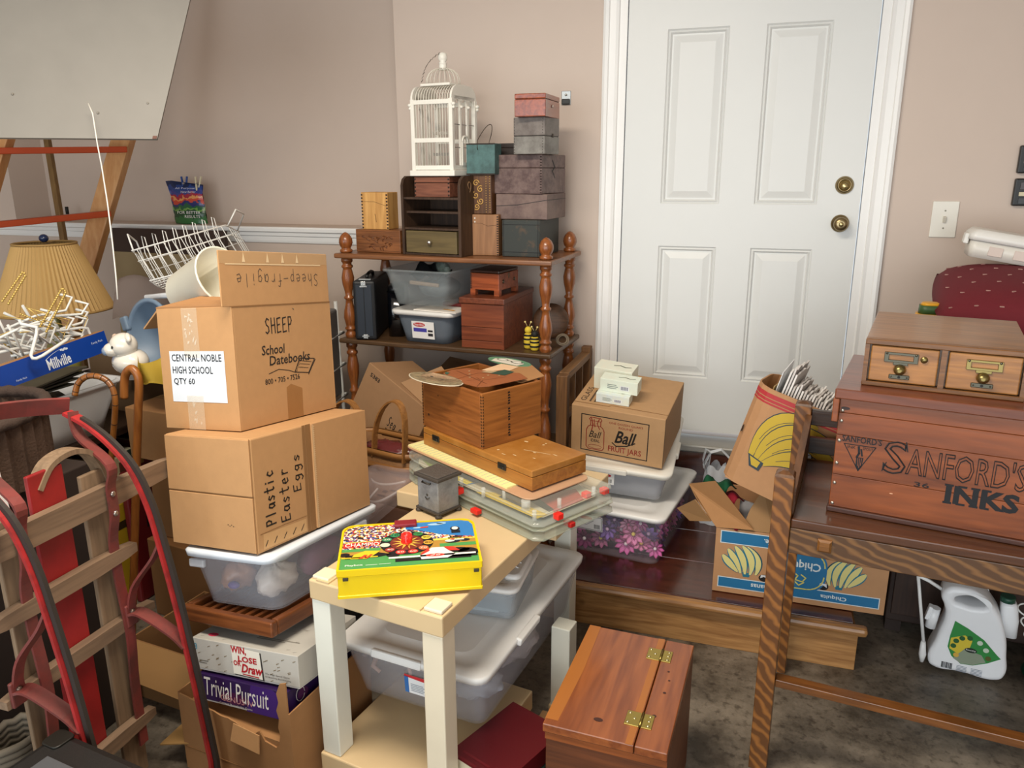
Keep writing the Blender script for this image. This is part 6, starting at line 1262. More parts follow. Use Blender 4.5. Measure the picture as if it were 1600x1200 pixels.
for (pa, pb) in (((-3.047,2.550,1.648), (-2.776,2.958,1.660)), ((-3.064,2.448,1.352), (-2.823,2.864,1.384)), ((-3.064,2.377,1.104), (-2.882,2.772,1.133))):
    G().beam(lp(pa) + Vector((0, -.035, 0)), lp(pb) + Vector((0, -.035, 0)), .05, .026, bev=.003).obj('rung', RUNG, es)
q0, q1 = lp((-3.322,3.013,1.714)), lp((-3.239,2.942,1.372)); qd = q1 - q0
G().beam(q0 - qd * .8, q0 + qd * ((q0.z - .657) / -qd.z), .022, .030, up=(1, 0, 0), bev=.003).obj('rear_leg', wood('#8f6d3c', '#6b4f2a', 'z', .6, .5), es)
G().beam(q0 - qd * .8 , q0 - qd * .8 + Vector((-.42, -.1, 0)), .022, .03).obj('rear_crossbar', wood('#8f6d3c', '#6b4f2a', 'z', .6, .5), es)
# grey panel on its front
bd0, bd1, bd2, bd3 = [Vector(p) for p in ((-2.461,1.842,1.668), (-1.936,2.178,1.666), (-1.908,2.418,2.203), (-2.468,2.063,2.179))]
gp = thing('display_board', 'large pale grey board hanging on the front of the wooden A-frame', 'board', tuple(bd0), 0)
n_ = (bd1 - bd0).cross(bd3 - bd0).normalized()
G().sheet([(0, 0, 0), bd1 - bd0, bd2 - bd0, bd3 - bd0], -.012).obj('panel', mat('#8e8981', .55), gp)
e_ = (bd1 - bd0); u_ = (bd3 - bd0)
G().beam(-n_ * .003 + u_ * .0, u_ - n_ * .003, .004, .016, up=n_).obj('white_edge', mat('#ece7dc', .5), gp)
for a, b in ((.285, .26), (.695, .155), (.925, .22)): G().ball(e_ * a + u_ * b + n_ * .001, .0042, u=8, v=6).obj('pin', mat('#8b857a', .4), gp)
G().sheet([e_ * .978 + n_ * .001, e_ * .998 + n_ * .001, e_ * .998 + u_ * .018 + n_ * .001, e_ * .978 + u_ * .018 + n_ * .001], .0015).obj('brown_corner', mat('#6b4030', .6), gp)
tag(G().tube([(-2.082,2.061,1.771), (-2.058,2.049,1.739), (-2.037,2.030,1.647), (-2.010,2.008,1.579), (-1.967,1.968,1.468), (-1.927,1.926,1.350), (-1.909,1.904,1.255), (-1.898,1.887,1.183)], .0022, 6).obj('white_string', mat('#e8e3d8', .5), None), 'thin white string hanging down from the grey board in front of the A-frame', 'cord')

# on the ledge
fb_ = thing('plant_food_bag', 'blue and green printed plant food bag with clipped top on the white ledge', 'bag', (-2.885, 3.425, 1.303), 2)
def bagf(s): return lambda u, v: Vector(((-.098 + .196 * u) * (1.0 if v < .75 else 1 + .12 * (v - .75) / .25 * 1.2) - .018 * v, s * (.034 * (1 - v) ** .6 * math.sin(PI * u) ** .5 + .004 * math.sin(14 * v + 5 * u)), .205 * v + (.012 * (1 - 2 * abs(u - .12)) if v > .95 else 0)))
g = G(); g.grid(bagf(-1), 14, 14); g.grid(bagf(1), 14, 14); bmesh.ops.remove_doubles(g.bm, verts=g.bm.verts, dist=.0005)
def bagmat():
    m, N, L, b = _new('printed_bag'); tc = N.new('ShaderNodeTexCoord'); sp_ = N.new('ShaderNodeSeparateXYZ'); L.new(tc.outputs['Object'], sp_.inputs[0]); no = N.new('ShaderNodeTexNoise'); no.inputs['Scale'].default_value = 26; no.inputs['Detail'].default_value = 4; L.new(tc.outputs['Object'], no.inputs['Vector'])
    a = N.new('ShaderNodeMath'); a.operation = 'MULTIPLY_ADD'; a.inputs[1].default_value = .09; L.new(no.outputs['Fac'], a.inputs[0]); L.new(sp_.outputs['Z'], a.inputs[2])
    s_ = N.new('ShaderNodeMath'); s_.operation = 'DIVIDE'; s_.inputs[1].default_value = .26; L.new(a.outputs[0], s_.inputs[0]); cr = N.new('ShaderNodeValToRGB'); e = cr.color_ramp.elements; cr.color_ramp.interpolation = 'CONSTANT'
    for i, (p, c) in enumerate(((0, '#2f6a35'), (.30, '#1f4a2a'), (.42, '#6fa04a'), (.47, '#24603a'), (.53, '#2a2f6a'), (.60, '#c8452f'), (.66, '#e09a5a'), (.70, '#a5233a'), (.75, '#3a3f8a'), (.80, '#1f3f86'), (.90, '#12254f'))):
        x = e[i] if i < 2 else e.new(p); x.position = p; x.color = lin(c)
    L.new(s_.outputs[0], cr.inputs[0]); L.new(cr.outputs[0], b.inputs['Base Color']); b.inputs['Roughness'].default_value = .25; return m
bo_ = g.obj('bag_body', bagmat(), fb_); bff = lambda x, y, l=.0: Vector((x, -.0375 - l + .03 * (y / .2) ** 1.2, y))
for s, b in (('FOR BETTER', (-.055, .050, .085, .064)), ('RESULTS', (-.010, .030, .082, .044))): text(s, bff, *b, mat('#f0f0ea', .4), bo_, l=.002)
for s, b in (('All Purpose', (-.065, .172, .055, .183)), ('New Better', (-.03, .155, .06, .166))): text(s, bff, *b, mat('#dfe3ee', .4), bo_, l=.006)
def peg(label, loc, rz, c):
    t = thing('clothes_peg', label, 'clothes peg', loc, 0); 
    for s in (-1, 1): G().beam((s * .002, s * .004, -.035), (s * .012 + rz, s * .007, .035), .007, .009, up=(0, 1, 0), bev=.001).obj('jaw', mat(c, .5), t)
    G().tube([(.0, -.010, .0), (.0, .010, .0)], .005, 8).obj('spring', mat('#b5b2aa', .3, .9), t)
peg('blue clothes peg clipped on the top left of the plant food bag', (-2.905, 3.425, 1.505), .004, '#2a4f9a'); peg('cream clothes peg clipped on the top right of the plant food bag', (-2.825, 3.425, 1.505), .012, '#e0d7b8')
mk = thing('marker_pen', 'small dark capped white bottle standing on the ledge beside the thin rear leg', 'bottle', (-3.74, 3.45, 1.303)); G().cyl((0, 0, 0), (0, 0, .035), .012, 12).obj('bottle', mat('#e6e6e6', .4), mk); G().cyl((0, 0, .035), (0, 0, .075), .009, 12).obj('cap', DARK, mk)

# low dark table / bookcase along the left
TD = wood('#33231a', '#1c120c', 'y', .8, .4); TX0, TX1, TY0, TY1, TZ = -3.05, -2.22, 1.45, 2.95, .655
bcx = thing('dark_bookcase_table', 'dark wooden low bookcase along the left wall carrying the lamp, tub and hangers', 'bookcase', (TX1, 1.45, 0), 0)
L_ = TY1 - TY0; W_ = TX1 - TX0
G().bb(-W_, 0, 0, L_, TZ - .03, TZ, .003).obj('top', TD, bcx)
for zz in (.05, .345): G().bb(-W_ + .02, -.01, .02, L_ - .02, zz - .02, zz, .002).obj('shelf', TD, bcx)
for y in (.0, L_ - .025): G().bb(-W_, -.002, y, y + .025, 0, TZ - .03).obj('end_panel', TD, bcx)
G().bb(-W_, -W_ + .015, .025, L_ - .025, 0, TZ - .03).obj('back_panel', TD, bcx)
rn = random.Random(6); y = 1.845
cols_ = ['#7a5a2a', '#b59a5a', '#5a2a24', '#c9b07a', '#3f3a2c', '#8a6a3a', '#a5742f', '#4a3a2a', '#d6c69a', '#6b3a2a', '#2f3f35', '#b08a4a', '#7d2f2a', '#cdb888']
desc = ['ochre', 'straw-coloured', 'oxblood', 'pale tan', 'black-brown', 'brown', 'orange-brown', 'dark umber', 'cream', 'rust-red', 'bottle-green', 'gold-brown', 'brick-red', 'beige']
for i in range(14):
    wd = .022 + .022 * rn.random(); hh = .15 + .08 * rn.random(); t = thing('book', '%s book in the row on the upper shelf of the low bookcase' % desc[i], 'book', (-2.238, y, .3458), 0, group='books on the low bookcase')
    G().bb(-.15, 0, 0, wd - .002, 0, hh, .002).obj('cover', mat(cols_[i], .6), t); G().bb(-.148, -.004, .003, wd - .005, hh, hh + .001).obj('pages', mat('#cfc3a2', .8), t); y += wd
gt = thing('grey_tray_tub', 'shallow grey-blue tub with white rim on the bookcase shelf behind the sled', 'tub', (-2.42, 1.655, .3465), 0)
tub(gt, .30, .26, .34, .30, .13, mat('#5d6470', .5), r=.03); G().loft([rr(.37, .33, .131, .03), rr(.37, .33, .142, .03), rr(.33, .29, .142, .03), rr(.33, .29, .131, .03)], loop=True, cap0=False, cap1=False).obj('white_rim', mat('#d8d8d4', .4), gt)
for nm, lab, c, x0, y0, z0, sx, sy, sz in (('green_crate', 'dark green plastic crate on the bottom shelf of the low bookcase', '#14432c', -2.45, 1.75, .0505, .36, .34, .22), ('black_case', 'black case with pale marks on the bottom shelf of the low bookcase', '#151515', -2.42, 2.12, .0505, .32, .20, .26), ('yellow_box', 'mustard yellow game box standing in front of the bookcase', '#b8961f', -2.190, 2.14, .0, .03, .30, .40), ('red_game_box', 'dark red game box with black squares leaning by the bookcase', '#6b1517', -2.145, 2.16, .0, .030, .24, .52)):
    t = thing(nm, lab, nm.split('_')[-1] if nm != 'red_game_box' else 'game box', (x0, y0, z0)); G().box(sx, sy, sz, (0, 0, sz / 2), bev=.008).obj('body', mat(c, .5), t)
    if nm == 'green_crate': G().box(sx + .016, sy + .016, .02, (0, 0, sz - .015), bev=.006).obj('rim', mat(c, .4), t)
    if nm == 'black_case': printed('pale_marks', lambda x, y, l=.001: Vector((sx / 2 + l, x, y)), line([(-.06, .06), (-.02, .12), (.03, .10)], .008) + [rect(.02, .18, .05, .21)], mat('#b9b9b2', .5), t)
    if nm == 'red_game_box': printed('black_squares', lambda x, y, l=.001: Vector((sx / 2 + l, x, y)), [rect(-.05, .28 + .07 * k, -.01, .33 + .07 * k) for k in range(3)], mat('#1a1413', .5), t)
    if nm == 'yellow_box': printed('dark_strip', lambda x, y, l=.001: Vector((sx / 2 + l, x, y)), [rect(-.13, .30, .10, .33)], mat('#3a2a10', .5), t)

# tub of odds and ends with the blue cereal-box lid and hangers
wt = thing('white_dish_tub', 'large white plastic tub with rolled rim full of odds and ends on the bookcase', 'tub', (-2.445, 1.800, TZ + .0008), 0)
WT = mat('#e9ebed', .4)
tub(wt, .40, .62, .48, .74, .185, WT, r=.05, rim=.012, floor=.008)
tag(G().grid(lambda u, v: Vector((.36 * (u - .5), .56 * (v - .5), .035 * math.sin(PI * u) * math.sin(PI * v) + .014 * math.sin(17 * u + 11 * v))), 16, 20, .01).obj('dark_clutter', worn('#3a3128', '#6b5a42', 30, .8), None, (-2.445, 1.80, TZ + .125)), 'dark jumble of small things filling the white tub', 'clutter', kind='stuff')
for k in range(4):
    o = tag(G().box(.13, .30, .006, (0, 0, 0), bev=.001).obj('flat_tray', mat(['#4a4638', '#5d5848', '#3b392f', '#6b6654'][k], .6), None, (-2.335 + .010 * k, 1.86 + .02 * k, TZ + .190 + .014 * k), (rad(2), rad(-4), rad(-8 + 6 * k))), ['olive-brown flat tray at the bottom of the pile on the white tub', 'grey-brown flat tray second from the bottom of the pile on the white tub', 'dark flat tray third from the bottom of the pile on the white tub', 'topmost drab flat tray under the blue card strip on the white tub'][k], 'tray')
mvA, mvB, mvC, mvD = [Vector(p) for p in ((-2.091,1.559,0.945), (-2.085,2.009,0.984), (-2.100,2.021,1.042), (-2.071,1.609,1.021))]
mv = thing('cereal_box_strip', 'royal blue cereal box panel with white lettering lying across the white tub', 'card', tuple(mvA))
A_ = mvB - mvA; Hh = Vector((-.012, -.004, .066)); BLUE = mat('#0c3c94', .4)
# a strip standing nearly upright, tapering away at its near end
G().sheet([(-A_ * .02), A_, A_ + Hh, -A_ * .02 + Hh], .004).obj('panel', BLUE, mv); G().sheet([A_ * .0 + Hh, A_ + Hh, A_ + Hh + Vector((-.05, .01, -.012)), Hh + Vector((-.05, .01, -.012))], .003).obj('folded_edge', mat('#a8794a', .8), mv)
mn = A_.cross(Hh).normalized(); mf = lambda x, y, l=.0: A_.normalized() * x + Hh * y + mn * (.0046 if False else l)
MA = A_.length
sgn = 1 if mn.dot(Vector((0, -1, 0))) > 0 or mn.x > 0 else -1
mff = lambda x, y, l=.001: A_.normalized() * x + Hh * y + mn * (l if sgn > 0 else l) + mn * .0042
text('Millville', mff, MA * .47, .10, MA * .66, .60, mat('#eef2f8', .4), mv, bold=.02); printed('grain_swoosh', mff, line(bez((MA * .47, .60), (MA * .53, .80), (MA * .60, .86), 6), .004) + [ell(MA * .61 + .006 * k, .82 - .03 * (k % 2), .006, .05, 8) for k in range(4)], mat('#dfe8f6', .4), mv); text('Family Pack', mff, MA * .86, .52, MA * .96, .66, mat('#cfdcf2', .4), mv); text('Family Pack', mff, MA * .22, .12, MA * .30, .22, mat('#cfdcf2', .4), mv)
# hangers
def hanger(name, label, group, pts, r, m, beads=0):
    t = thing(name, label, 'hanger', pts[0], group=group); P = [Vector(p) - Vector(pts[0]) for p in pts]
    if beads:
        g = G(); 
        for a, b in zip(P, P[1:]):
            n = max(int((b - a).length / .0075), 1)
            for k in range(n): g.ball(a.lerp(b, (k + .5) / n), r, u=8, v=6)
        g.obj('beaded_bar', m, t); G().tube(P, r * .45, 6).obj('wire', m, t)
    else: G().tube(P, r, 8).obj('hanger_bar', m, t)
    return t
HW = mat('#dddcd6', .35); GOLD = mat('#cfae62', .3, .5)
hanger('tubular_hanger', 'thick white tubular hanger in front of the pile, hooking over the blue panel', None, [(-2.109,1.718,1.138), (-2.103,1.717,1.126), (-2.066,1.736,1.115), (-2.057,1.723,1.097), (-2.059,1.695,1.038), (-2.053,1.694,1.029), (-2.042,1.697,1.029), (-2.035,1.712,1.034), (-2.023,1.791,1.066), (-2.031,1.811,1.071)], .0052, HW)
hanger('tubular_hanger', 'white tubular hanger standing at the right end of the blue panel', None, [(-2.154,1.901,1.069), (-2.121,1.945,1.071), (-2.111,1.958,1.067), (-2.116,1.971,1.040), (-2.113,1.969,1.028)], .0045, HW)
hanger('beaded_hanger', 'gold beaded hanger rising highest at the left in front of the lampshade', None, [(-2.192,1.737,1.184), (-2.164,1.803,1.270), (-2.156,1.803,1.259), (-2.182,1.748,1.175)], .0042, GOLD, 1)
hanger('beaded_hanger', 'gold beaded hanger rising steeply in front of the right half of the lampshade', None, [(-2.085,1.761,1.108), (-2.055,1.835,1.219), (-2.043,1.836,1.208), (-2.074,1.770,1.091)], .0042, GOLD, 1)
hanger('beaded_hanger', 'gold beaded hanger lying slantwise across the pile', None, [(-2.183,1.782,1.142), (-2.121,1.796,1.119), (-2.088,1.820,1.090)], .0036, GOLD, 1)
rn = random.Random(17)
for i in range(30):
    cx, cy, dd = 4 + 88 * rn.random(), 498 + 56 * rn.random(), 2.34 + .26 * rn.random(); a = rn.choice([-.5, .55, .2, -.15, .9]) + .3 * rn.random(); L2 = 20 + 32 * rn.random()
    def PX(px, py, d):
        r0 = 1216.0; F_ = Vector((-.30077, .91650, -.26374)); R_ = Vector((.95045, .31086, -.00367)); U_ = Vector((-.07863, .25178, .96459)); return (F_ * r0 + R_ * (px - 800) - U_ * (py - 600)) * (d / r0) + Vector((0, 0, 1.56))
    p0 = PX(cx - L2 * math.cos(a), cy - L2 * math.sin(a), dd - .06); p1 = PX(cx + L2 * math.cos(a), cy + L2 * math.sin(a) * .8, dd + .06); hk = p1 + Vector((.012, .02, .03 + .02 * rn.random()))
    gold = i % 4 == 0
    hanger('wire_hanger' if gold else 'tubular_hanger', 'thin gold wire hanger tangled in the pile of hangers' if gold else 'white tubular hanger tangled in the pile of hangers', 'gold hangers in the pile' if gold else 'white hangers in the pile', [tuple(p0), tuple(p0.lerp(p1, .5) + Vector((0, 0, .012))), tuple(p1), tuple(hk), tuple(hk + Vector((-.03, -.02, .012)))], .0018 if gold else .0036 + .0014 * rn.random(), GOLD if gold else HW)
hb_ = thing('hanger_basket', 'low brown basket in the white tub under the pile of hangers', 'basket', (-2.54, 1.66, TZ + .190), 0)
G().loft([rr(.26, .34, 0, .04), rr(.30, .40, .085, .05), rr(.28, .38, .085, .05), rr(.24, .32, .01, .04)]).obj('basket_wall', mat('#6b4a2a', .8, bump=.8, bscale=120), hb_)

# lamp
lm = thing('table_lamp', 'table lamp with a tan pleated shade and blue finial on the bookcase', 'lamp', (-2.60, 2.275, TZ), 0)
G().lathe([(.0005, 0), (.085, 0), (.085, .012), (.03, .03), (.025, .06), (.055, .12), (.065, .20), (.04, .28), (.018, .32), (.012, .37), (.012, .395), (.0005, .395)], 24).obj('lamp_base', mat('#8f8a4a', .3), lm)
n = 132; zs_, zt2 = .397, .651; rb2, rt2 = .205, .105
g = G(); rings = []
for r0, z in ((rb2, zs_), (rb2 * .5 + rt2 * .5, (zs_ + zt2) / 2), (rt2, zt2)): rings.append([(r0 * (1 + (.022 if k % 2 else -.012)) * math.cos(2 * PI * k / n), r0 * (1 + (.022 if k % 2 else -.012)) * math.sin(2 * PI * k / n), z) for k in range(n)])
g.loft(rings, False, False, smooth=False); g.obj('lamp_shade', mat('#b08d55', .75, name='pleated_fabric'), lm)
g = G()
for r0, z in ((rb2 + .003, zs_ + .002), (rt2 + .002, zt2 - .002)): g.tube([(r0 * math.cos(2 * PI * k / 48), r0 * math.sin(2 * PI * k / 48), z) for k in range(48)], .0045, 6, True)
g.obj('shade_trim', mat('#9c7a45', .7), lm); G().cyl((0, 0, .395), (0, 0, .645), .006, 10).obj('harp_rod', BRASS, lm); g = G()
for a in (0, 2.1, 4.2): g.tube([(0, 0, .646), (rt2 * math.cos(a), rt2 * math.sin(a), zt2 - .004)], .002, 6)
g.obj('spider', BRASS, lm); G().ball((0, 0, .668), .017, (1, 1, .9)).obj('finial', mat('#1f2a4a', .2), lm)

# things between the lamp and the sheep box
dbp = tag(G().bb(-.36, .36, -.012, .012, 0, 1.285, .002).obj('leaning_board', mat('#3d2a22', .6), None, (-2.88, 3.17, .002), (rad(-3), 0, rad(-3))), 'dark brown panel leaning against the wall behind the ladder', 'board')
G().bb(-.36, .36, -.016, -.0125, 0, 1.165).obj('lower_face', mat('#a8946e', .7), dbp)
wbk = thing('dark_wooden_box', 'low box with dark top and brown side standing in front of the leaning board', 'box', (-2.46, 2.80, TZ + .0008), -14)
G().bb(-.16, .16, -.13, .13, 0, .345, .003).obj('box_side', wood('#7a4f2c', '#553218', 'x', 1, .5), wbk); G().bb(-.165, .165, -.135, .135, .346, .395, .003).obj('dark_lid', mat('#1e1a18', .5), wbk)
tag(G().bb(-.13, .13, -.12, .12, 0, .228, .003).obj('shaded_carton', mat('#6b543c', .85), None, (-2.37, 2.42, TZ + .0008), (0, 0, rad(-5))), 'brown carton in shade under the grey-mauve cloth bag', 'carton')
o = crumple('grey_tote_bag', 'slumped grey-mauve cloth bag between the lamp and the blue-grey basin', 'bag', (-2.245, 2.40, 1.005), (.110, .11, .110), '#8d7d76', 22, (0, 0, .3), 1.0)
G().grid(lambda u, v: Vector((.02 + .20 * (u - .5), -.06 - .10 * v, .175 - .14 * v * v + .012 * math.sin(6 * u))), 8, 8, .004).obj('folded_flap', mat('#97877f', .85), o)
gfl = tag(G().sheet([(-.12, 0, 0), (.14, .02, .02), (.17, .06, .16), (-.08, .04, .19)], .003).obj('grey_white_cloth', mat('#9c9a9a', .8), None, (-2.16, 2.255, .80)), 'pale grey cloth hanging below the mauve bag', 'cloth')
bs = thing('blue_grey_basin', 'blue-grey plastic basin standing on its side behind the sheep box', 'basin', (-1.951,2.063,1.019), -16)
MB = Matrix.Rotation(rad(82), 4, 'X') @ Matrix.Rotation(rad(0), 4, 'Y')
BG = mat('#6f8296', .45); g = G(); g.lathe([(.0005, -.11), (.085, -.11), (.100, -.10), (.128, .0), (.136, .004), (.138, .012), (.126, .014), (.122, .004), (.095, -.095), (.0005, -.10)], 32, M=MB, caps=False); g.obj('bowl', BG, bs)
for s in (-1, 1): G().box(.035, .018, .05, (s * .138, -.008, .04), (0, s * .3, 0), .006).obj('handle', BG, bs)
pg = thing('ceramic_lamb', 'white ceramic lamb figurine with blue-grey face and small ears', 'figurine', (-1.895,1.902,1.001), -20)
pg.scale = (.86, .86, .86)
PW = mat('#e6dfd2', .15, coat=.6)
g = G(); g.ball((0, 0, -.02), .062, (1.15, 1, .8), 20, 14); g.ball((.005, -.02, .045), .048, (1, 1, .95), 20, 14); g.ball((-.012, -.058, .032), .030, (1, .9, .85), 16, 10); g.obj('body', PW, pg)
G().ball((-.020, -.075, .028), .018, (1.1, .7, .9), 14, 10).obj('muzzle', mat('#8fa0b8', .2), pg)
for s, r in ((-1, (0, -.5, .3)), (1, (0, .5, -.3))): G().ball((s * .046, -.020, .078 if s > 0 else .062), .022, (1.1 if s > 0 else .7, .5, .6 if s > 0 else .9), 12, 8, Euler(r).to_matrix().to_4x4()).obj('ear', PW if s > 0 else mat('#d6b8a2', .2), pg)
for x in (.016,): G().ball((x, -.066, .046), .0052, u=8, v=6).obj('eye', DARK, pg)
G().ball((-.032, -.060, .048), .0048, u=8, v=6).obj('eye', DARK, pg)
tag(G().grid(lambda u, v: Vector((.13 * (u - .5), -.02 * v + .018 * math.sin(9 * u + 2 * v), .085 * v - .03 * abs(math.sin(5 * u)) * v)), 20, 10, .006).obj('yellow_cloth', mat('#d2b23e', .75), None, (-1.726,1.810,0.947), (rad(-25), 0, rad(10))), 'pleated yellow cloth tucked beside the sheep box under the lamb', 'cloth')
# wire dish rack
dr_ = thing('wire_dish_rack', 'white wire dish rack tilted on top of the pile behind the cream bucket', 'dish rack', (0, 0, 0)); WR = mat('#e2e0da', .35, name='coated_wire')
c = [Vector(p) for p in ((-2.040,2.116,1.306), (-1.901,2.432,1.373), (-1.980,2.613,1.335), (-2.144,2.284,1.251))]; dr_.location = c[0]; org = c[0].copy()
up_ = Vector((.02, .02, .0)); dn = Vector((-1.969,2.107,1.194)) - Vector((-2.039,2.114,1.298))
def dp(u, v, w): return c[0] * (1 - u) * (1 - v) + c[1] * u * (1 - v) + c[2] * u * v + c[3] * (1 - u) * v + dn * w * (1 - .12 * abs(u - .5)) - org
for w in (0, .35, 1): g = G(); g.tube([dp(u, v, w) for u, v in ((0, 0), (.5, 0), (1, 0), (1, .5), (1, 1), (.5, 1), (0, 1), (0, .5))], .0030 if w != .35 else .0018, 6, True); g.obj('rim_wire', WR, dr_)
g = G()
for k in range(11):
    u = .05 + .09 * k; g.tube([dp(u, 0, 0), dp(u, 0, 1), dp(u, 1, 1), dp(u, 1, 0)], .0016, 5)
for k in range(4): v = .2 + .2 * k; g.tube([dp(0, v, 0), dp(0, v, 1), dp(1, v, 1), dp(1, v, 0)], .0016, 5)
g.obj('basket_wires', WR, dr_)
for k in range(8):
    u = .06 + .105 * k; q = Vector((.0, .0, .055)); G().tube([dp(u, .35, 1), dp(u, .30, .2) + q * .3, dp(u + .01, .32, 0) + q, dp(u + .035, .34, 0) + q * .9, dp(u + .03, .38, .3), dp(u + .045, .35, 1)], .0016, 5).obj('plate_loop', WR, dr_)
for u in (0, 1): G().tube([dp(u, .15, 0), dp(u, .2, 0) + Vector((-.02 if u == 0 else .04, 0, .062)), dp(u, .8, 0) + Vector((-.02 if u == 0 else .04, 0, .062)), dp(u, .85, 0)], .0030, 6).obj('end_handle', WR, dr_)
wb2 = thing('white_plastic_tray', 'white plastic tray edge under the dish rack beside the cream bucket', 'tray', (-1.958,2.167,1.162), -25); G().box(.22, .18, .018, (0, .05, -.01), (0, rad(-8), 0), .006).obj('tray', mat('#dfe2e6', .4), wb2)
sup = tag(G().bb(-.12, .19, -.13, .16, 0, .70, .004).obj('brown_storage_carton', mat('#8a6840', .8), None, (-2.11, 2.60, .40), (0, 0, rad(-12))), 'brown carton under the dish rack behind the cream bucket', 'carton')

# canes
def cane(label, pts, r, m, rings=None):
    t = thing('walking_cane', label, 'walking cane', pts[-1]); P = [Vector(p) - Vector(pts[-1]) for p in pts]
    Q = [P[0]]
    for i in range(len(P) - 1):                                  # smooth through the points
        p0, p1, p2, p3 = P[max(i - 1, 0)], P[i], P[i + 1], P[min(i + 2, len(P) - 1)]
        for k in range(1, 6): s = k / 5; Q.append(.5 * ((2 * p1) + (p2 - p0) * s + (2 * p0 - 5 * p1 + 4 * p2 - p3) * s * s + (3 * p1 - p0 - 3 * p2 + p3) * s ** 3))
    G().tube(Q, r, 12).obj('shaft', m, t)
    if rings:
        for i in range(2, len(Q) - 1, 3): d = (Q[i + 1] - Q[i]).normalized(); G().cyl(Q[i] - d * .0012, Q[i] + d * .0012, r * 1.06, 12).obj('bamboo_node', mat('#4a2f1a', .5), t)
cb1 = wood('#a5682f', '#7a4519', 'z', .8, .3, coat=.3)
c0 = (-2.212,1.920,-0.097)
cane('bamboo cane with dark nodes hooked over the front of the white tub', [(-2.078,1.840,0.872), (-2.068,1.850,0.909), (-2.040,1.860,0.932), (-2.006,1.870,0.934), (-1.978,1.880,0.917), (-1.958,1.880,0.884), (-1.963,1.880,0.824), (-2.010,1.890,0.684), (-2.056,1.900,0.538), (-2.106,1.910,0.360), (-2.155,1.920,0.174), c0], .0095, cb1, True)
cane('plain brown cane with a tight crook handle behind the bamboo cane', [(-1.838,1.800,0.896), (-1.830,1.800,0.941), (-1.818,1.800,0.974), (-1.795,1.800,0.992), (-1.778,1.800,0.979), (-1.774,1.800,0.946), (-1.790,1.800,0.863), (-1.832,1.800,0.650), (-1.884,1.800,0.376), (-1.967,1.800,-0.047)], .0125, wood('#a0622c', '#74401a', 'z', .8, .35))
# cartons behind the stack
def carton(label, loc, rz, w, d, h, m=CARDD):
    t = thing('cardboard_carton', label, 'cardboard box', loc, rz); G().bb(-w / 2, w / 2, -d / 2, d / 2, 0, h, .004).obj('carton', m, t); printed('top_seam', fr_top(w, d, h), [rect(0, d / 2 - .001, w, d / 2 + .001)], CARDE, t); printed('tape', fr_top(w, d, h), [rect(0, d / 2 - .025, w, d / 2 + .025)], TAPE, t, .0010); return t
carton('brown carton left of the sheep box stack, under the crook-handled cane', (-1.945, 2.225, .5640), -6, .37, .30, .19)
carton('brown carton second down in the pile left of the sheep box stack', (-1.83, 2.17, .302), -4, .34, .30, .2605, mat('#8a6139', .85))
carton('brown carton at the bottom of the pile left of the sheep box stack', (-1.80, 2.14, 0), -8, .42, .34, .3015, mat('#84592f', .85))
oc_ = thing('open_carton', 'open brown carton with raised flaps and hand hole on the floor behind the sled', 'cardboard box', (-1.585, 1.74, 0), -6); w_, d_, h_ = .30, .30, .20; OCM = mat('#8f653a', .85)
for a in ((-w_ / 2, w_ / 2, -d_ / 2, -d_ / 2 + .005), (-w_ / 2, w_ / 2, d_ / 2 - .005, d_ / 2), (-w_ / 2, -w_ / 2 + .005, -d_ / 2 + .005, d_ / 2 - .005), (w_ / 2 - .005, w_ / 2, -d_ / 2 + .005, d_ / 2 - .005)): G().bb(*a, 0, h_).obj('panel', OCM, oc_)
G().sheet([(-w_ / 2, -d_ / 2, h_), (w_ / 2, -d_ / 2, h_), (w_ / 2 - .02, -d_ / 2 - .06, h_ - .10), (-w_ / 2 + .02, -d_ / 2 - .06, h_ - .09)], .004).obj('flap', mat('#a27745', .85), oc_); G().sheet([(w_ / 2, d_ / 2, h_), (w_ / 2, -d_ / 2 + .1, h_), (w_ / 2 - .04, -d_ / 2 + .10, h_ + .15), (w_ / 2 - .05, d_ / 2, h_ + .15)], .004).obj('flap', mat('#a88050', .85), oc_); pass
printed('hand_hole', fr_right(w_, d_, h_), [ell(.10, .10, .03, .014)], DARK, oc_)
o = tag(G().sheet([(0, 0, 0), (.17, .02, .035), (.20, .16, .055), (.02, .15, .02)], .004).obj('loose_cardboard_flap', mat('#b08850', .85), None, (-1.466,1.392,0.060)), 'loose tan cardboard flap on the floor between the sled and the torn carton', 'cardboard')

# ---- the sled: stands on end, runners toward the camera's right
STEEL = worn('#a82a2a', '#7d2524', 18, .45, thr=.56); STEELD = worn('#7d3530', '#63332e', 14, .5); GRYW = wood('#8a7058', '#64503f', 'y', .9, .65); GRYWZ = wood('#8f765c', '#6b5641', 'z', .9, .65); REDP = worn('#9c1f20', '#87191b', 8, .45); RIM = mat('#3a332e', .6, .3)
sl = thing('wooden_sled', 'old red-runnered wooden sled standing on end at the left', 'sled', (-1.40, 1.205, 0)); SO = Vector((-1.40, 1.205, 0))
def q(*pts): return [Vector(p) - SO for p in pts]
def smooth(P, n=5):
    Q = [P[0]]
    for i in range(len(P) - 1):
        p0, p1, p2, p3 = P[max(i - 1, 0)], P[i], P[i + 1], P[min(i + 2, len(P) - 1)]
        for k in range(1, n + 1): s = k / n; Q.append(.5 * ((2 * p1) + (p2 - p0) * s + (2 * p0 - 5 * p1 + 4 * p2 - p3) * s * s + (3 * p1 - p0 - 3 * p2 + p3) * s ** 3))
    return Q
YF, YN = 1.362, 1.045
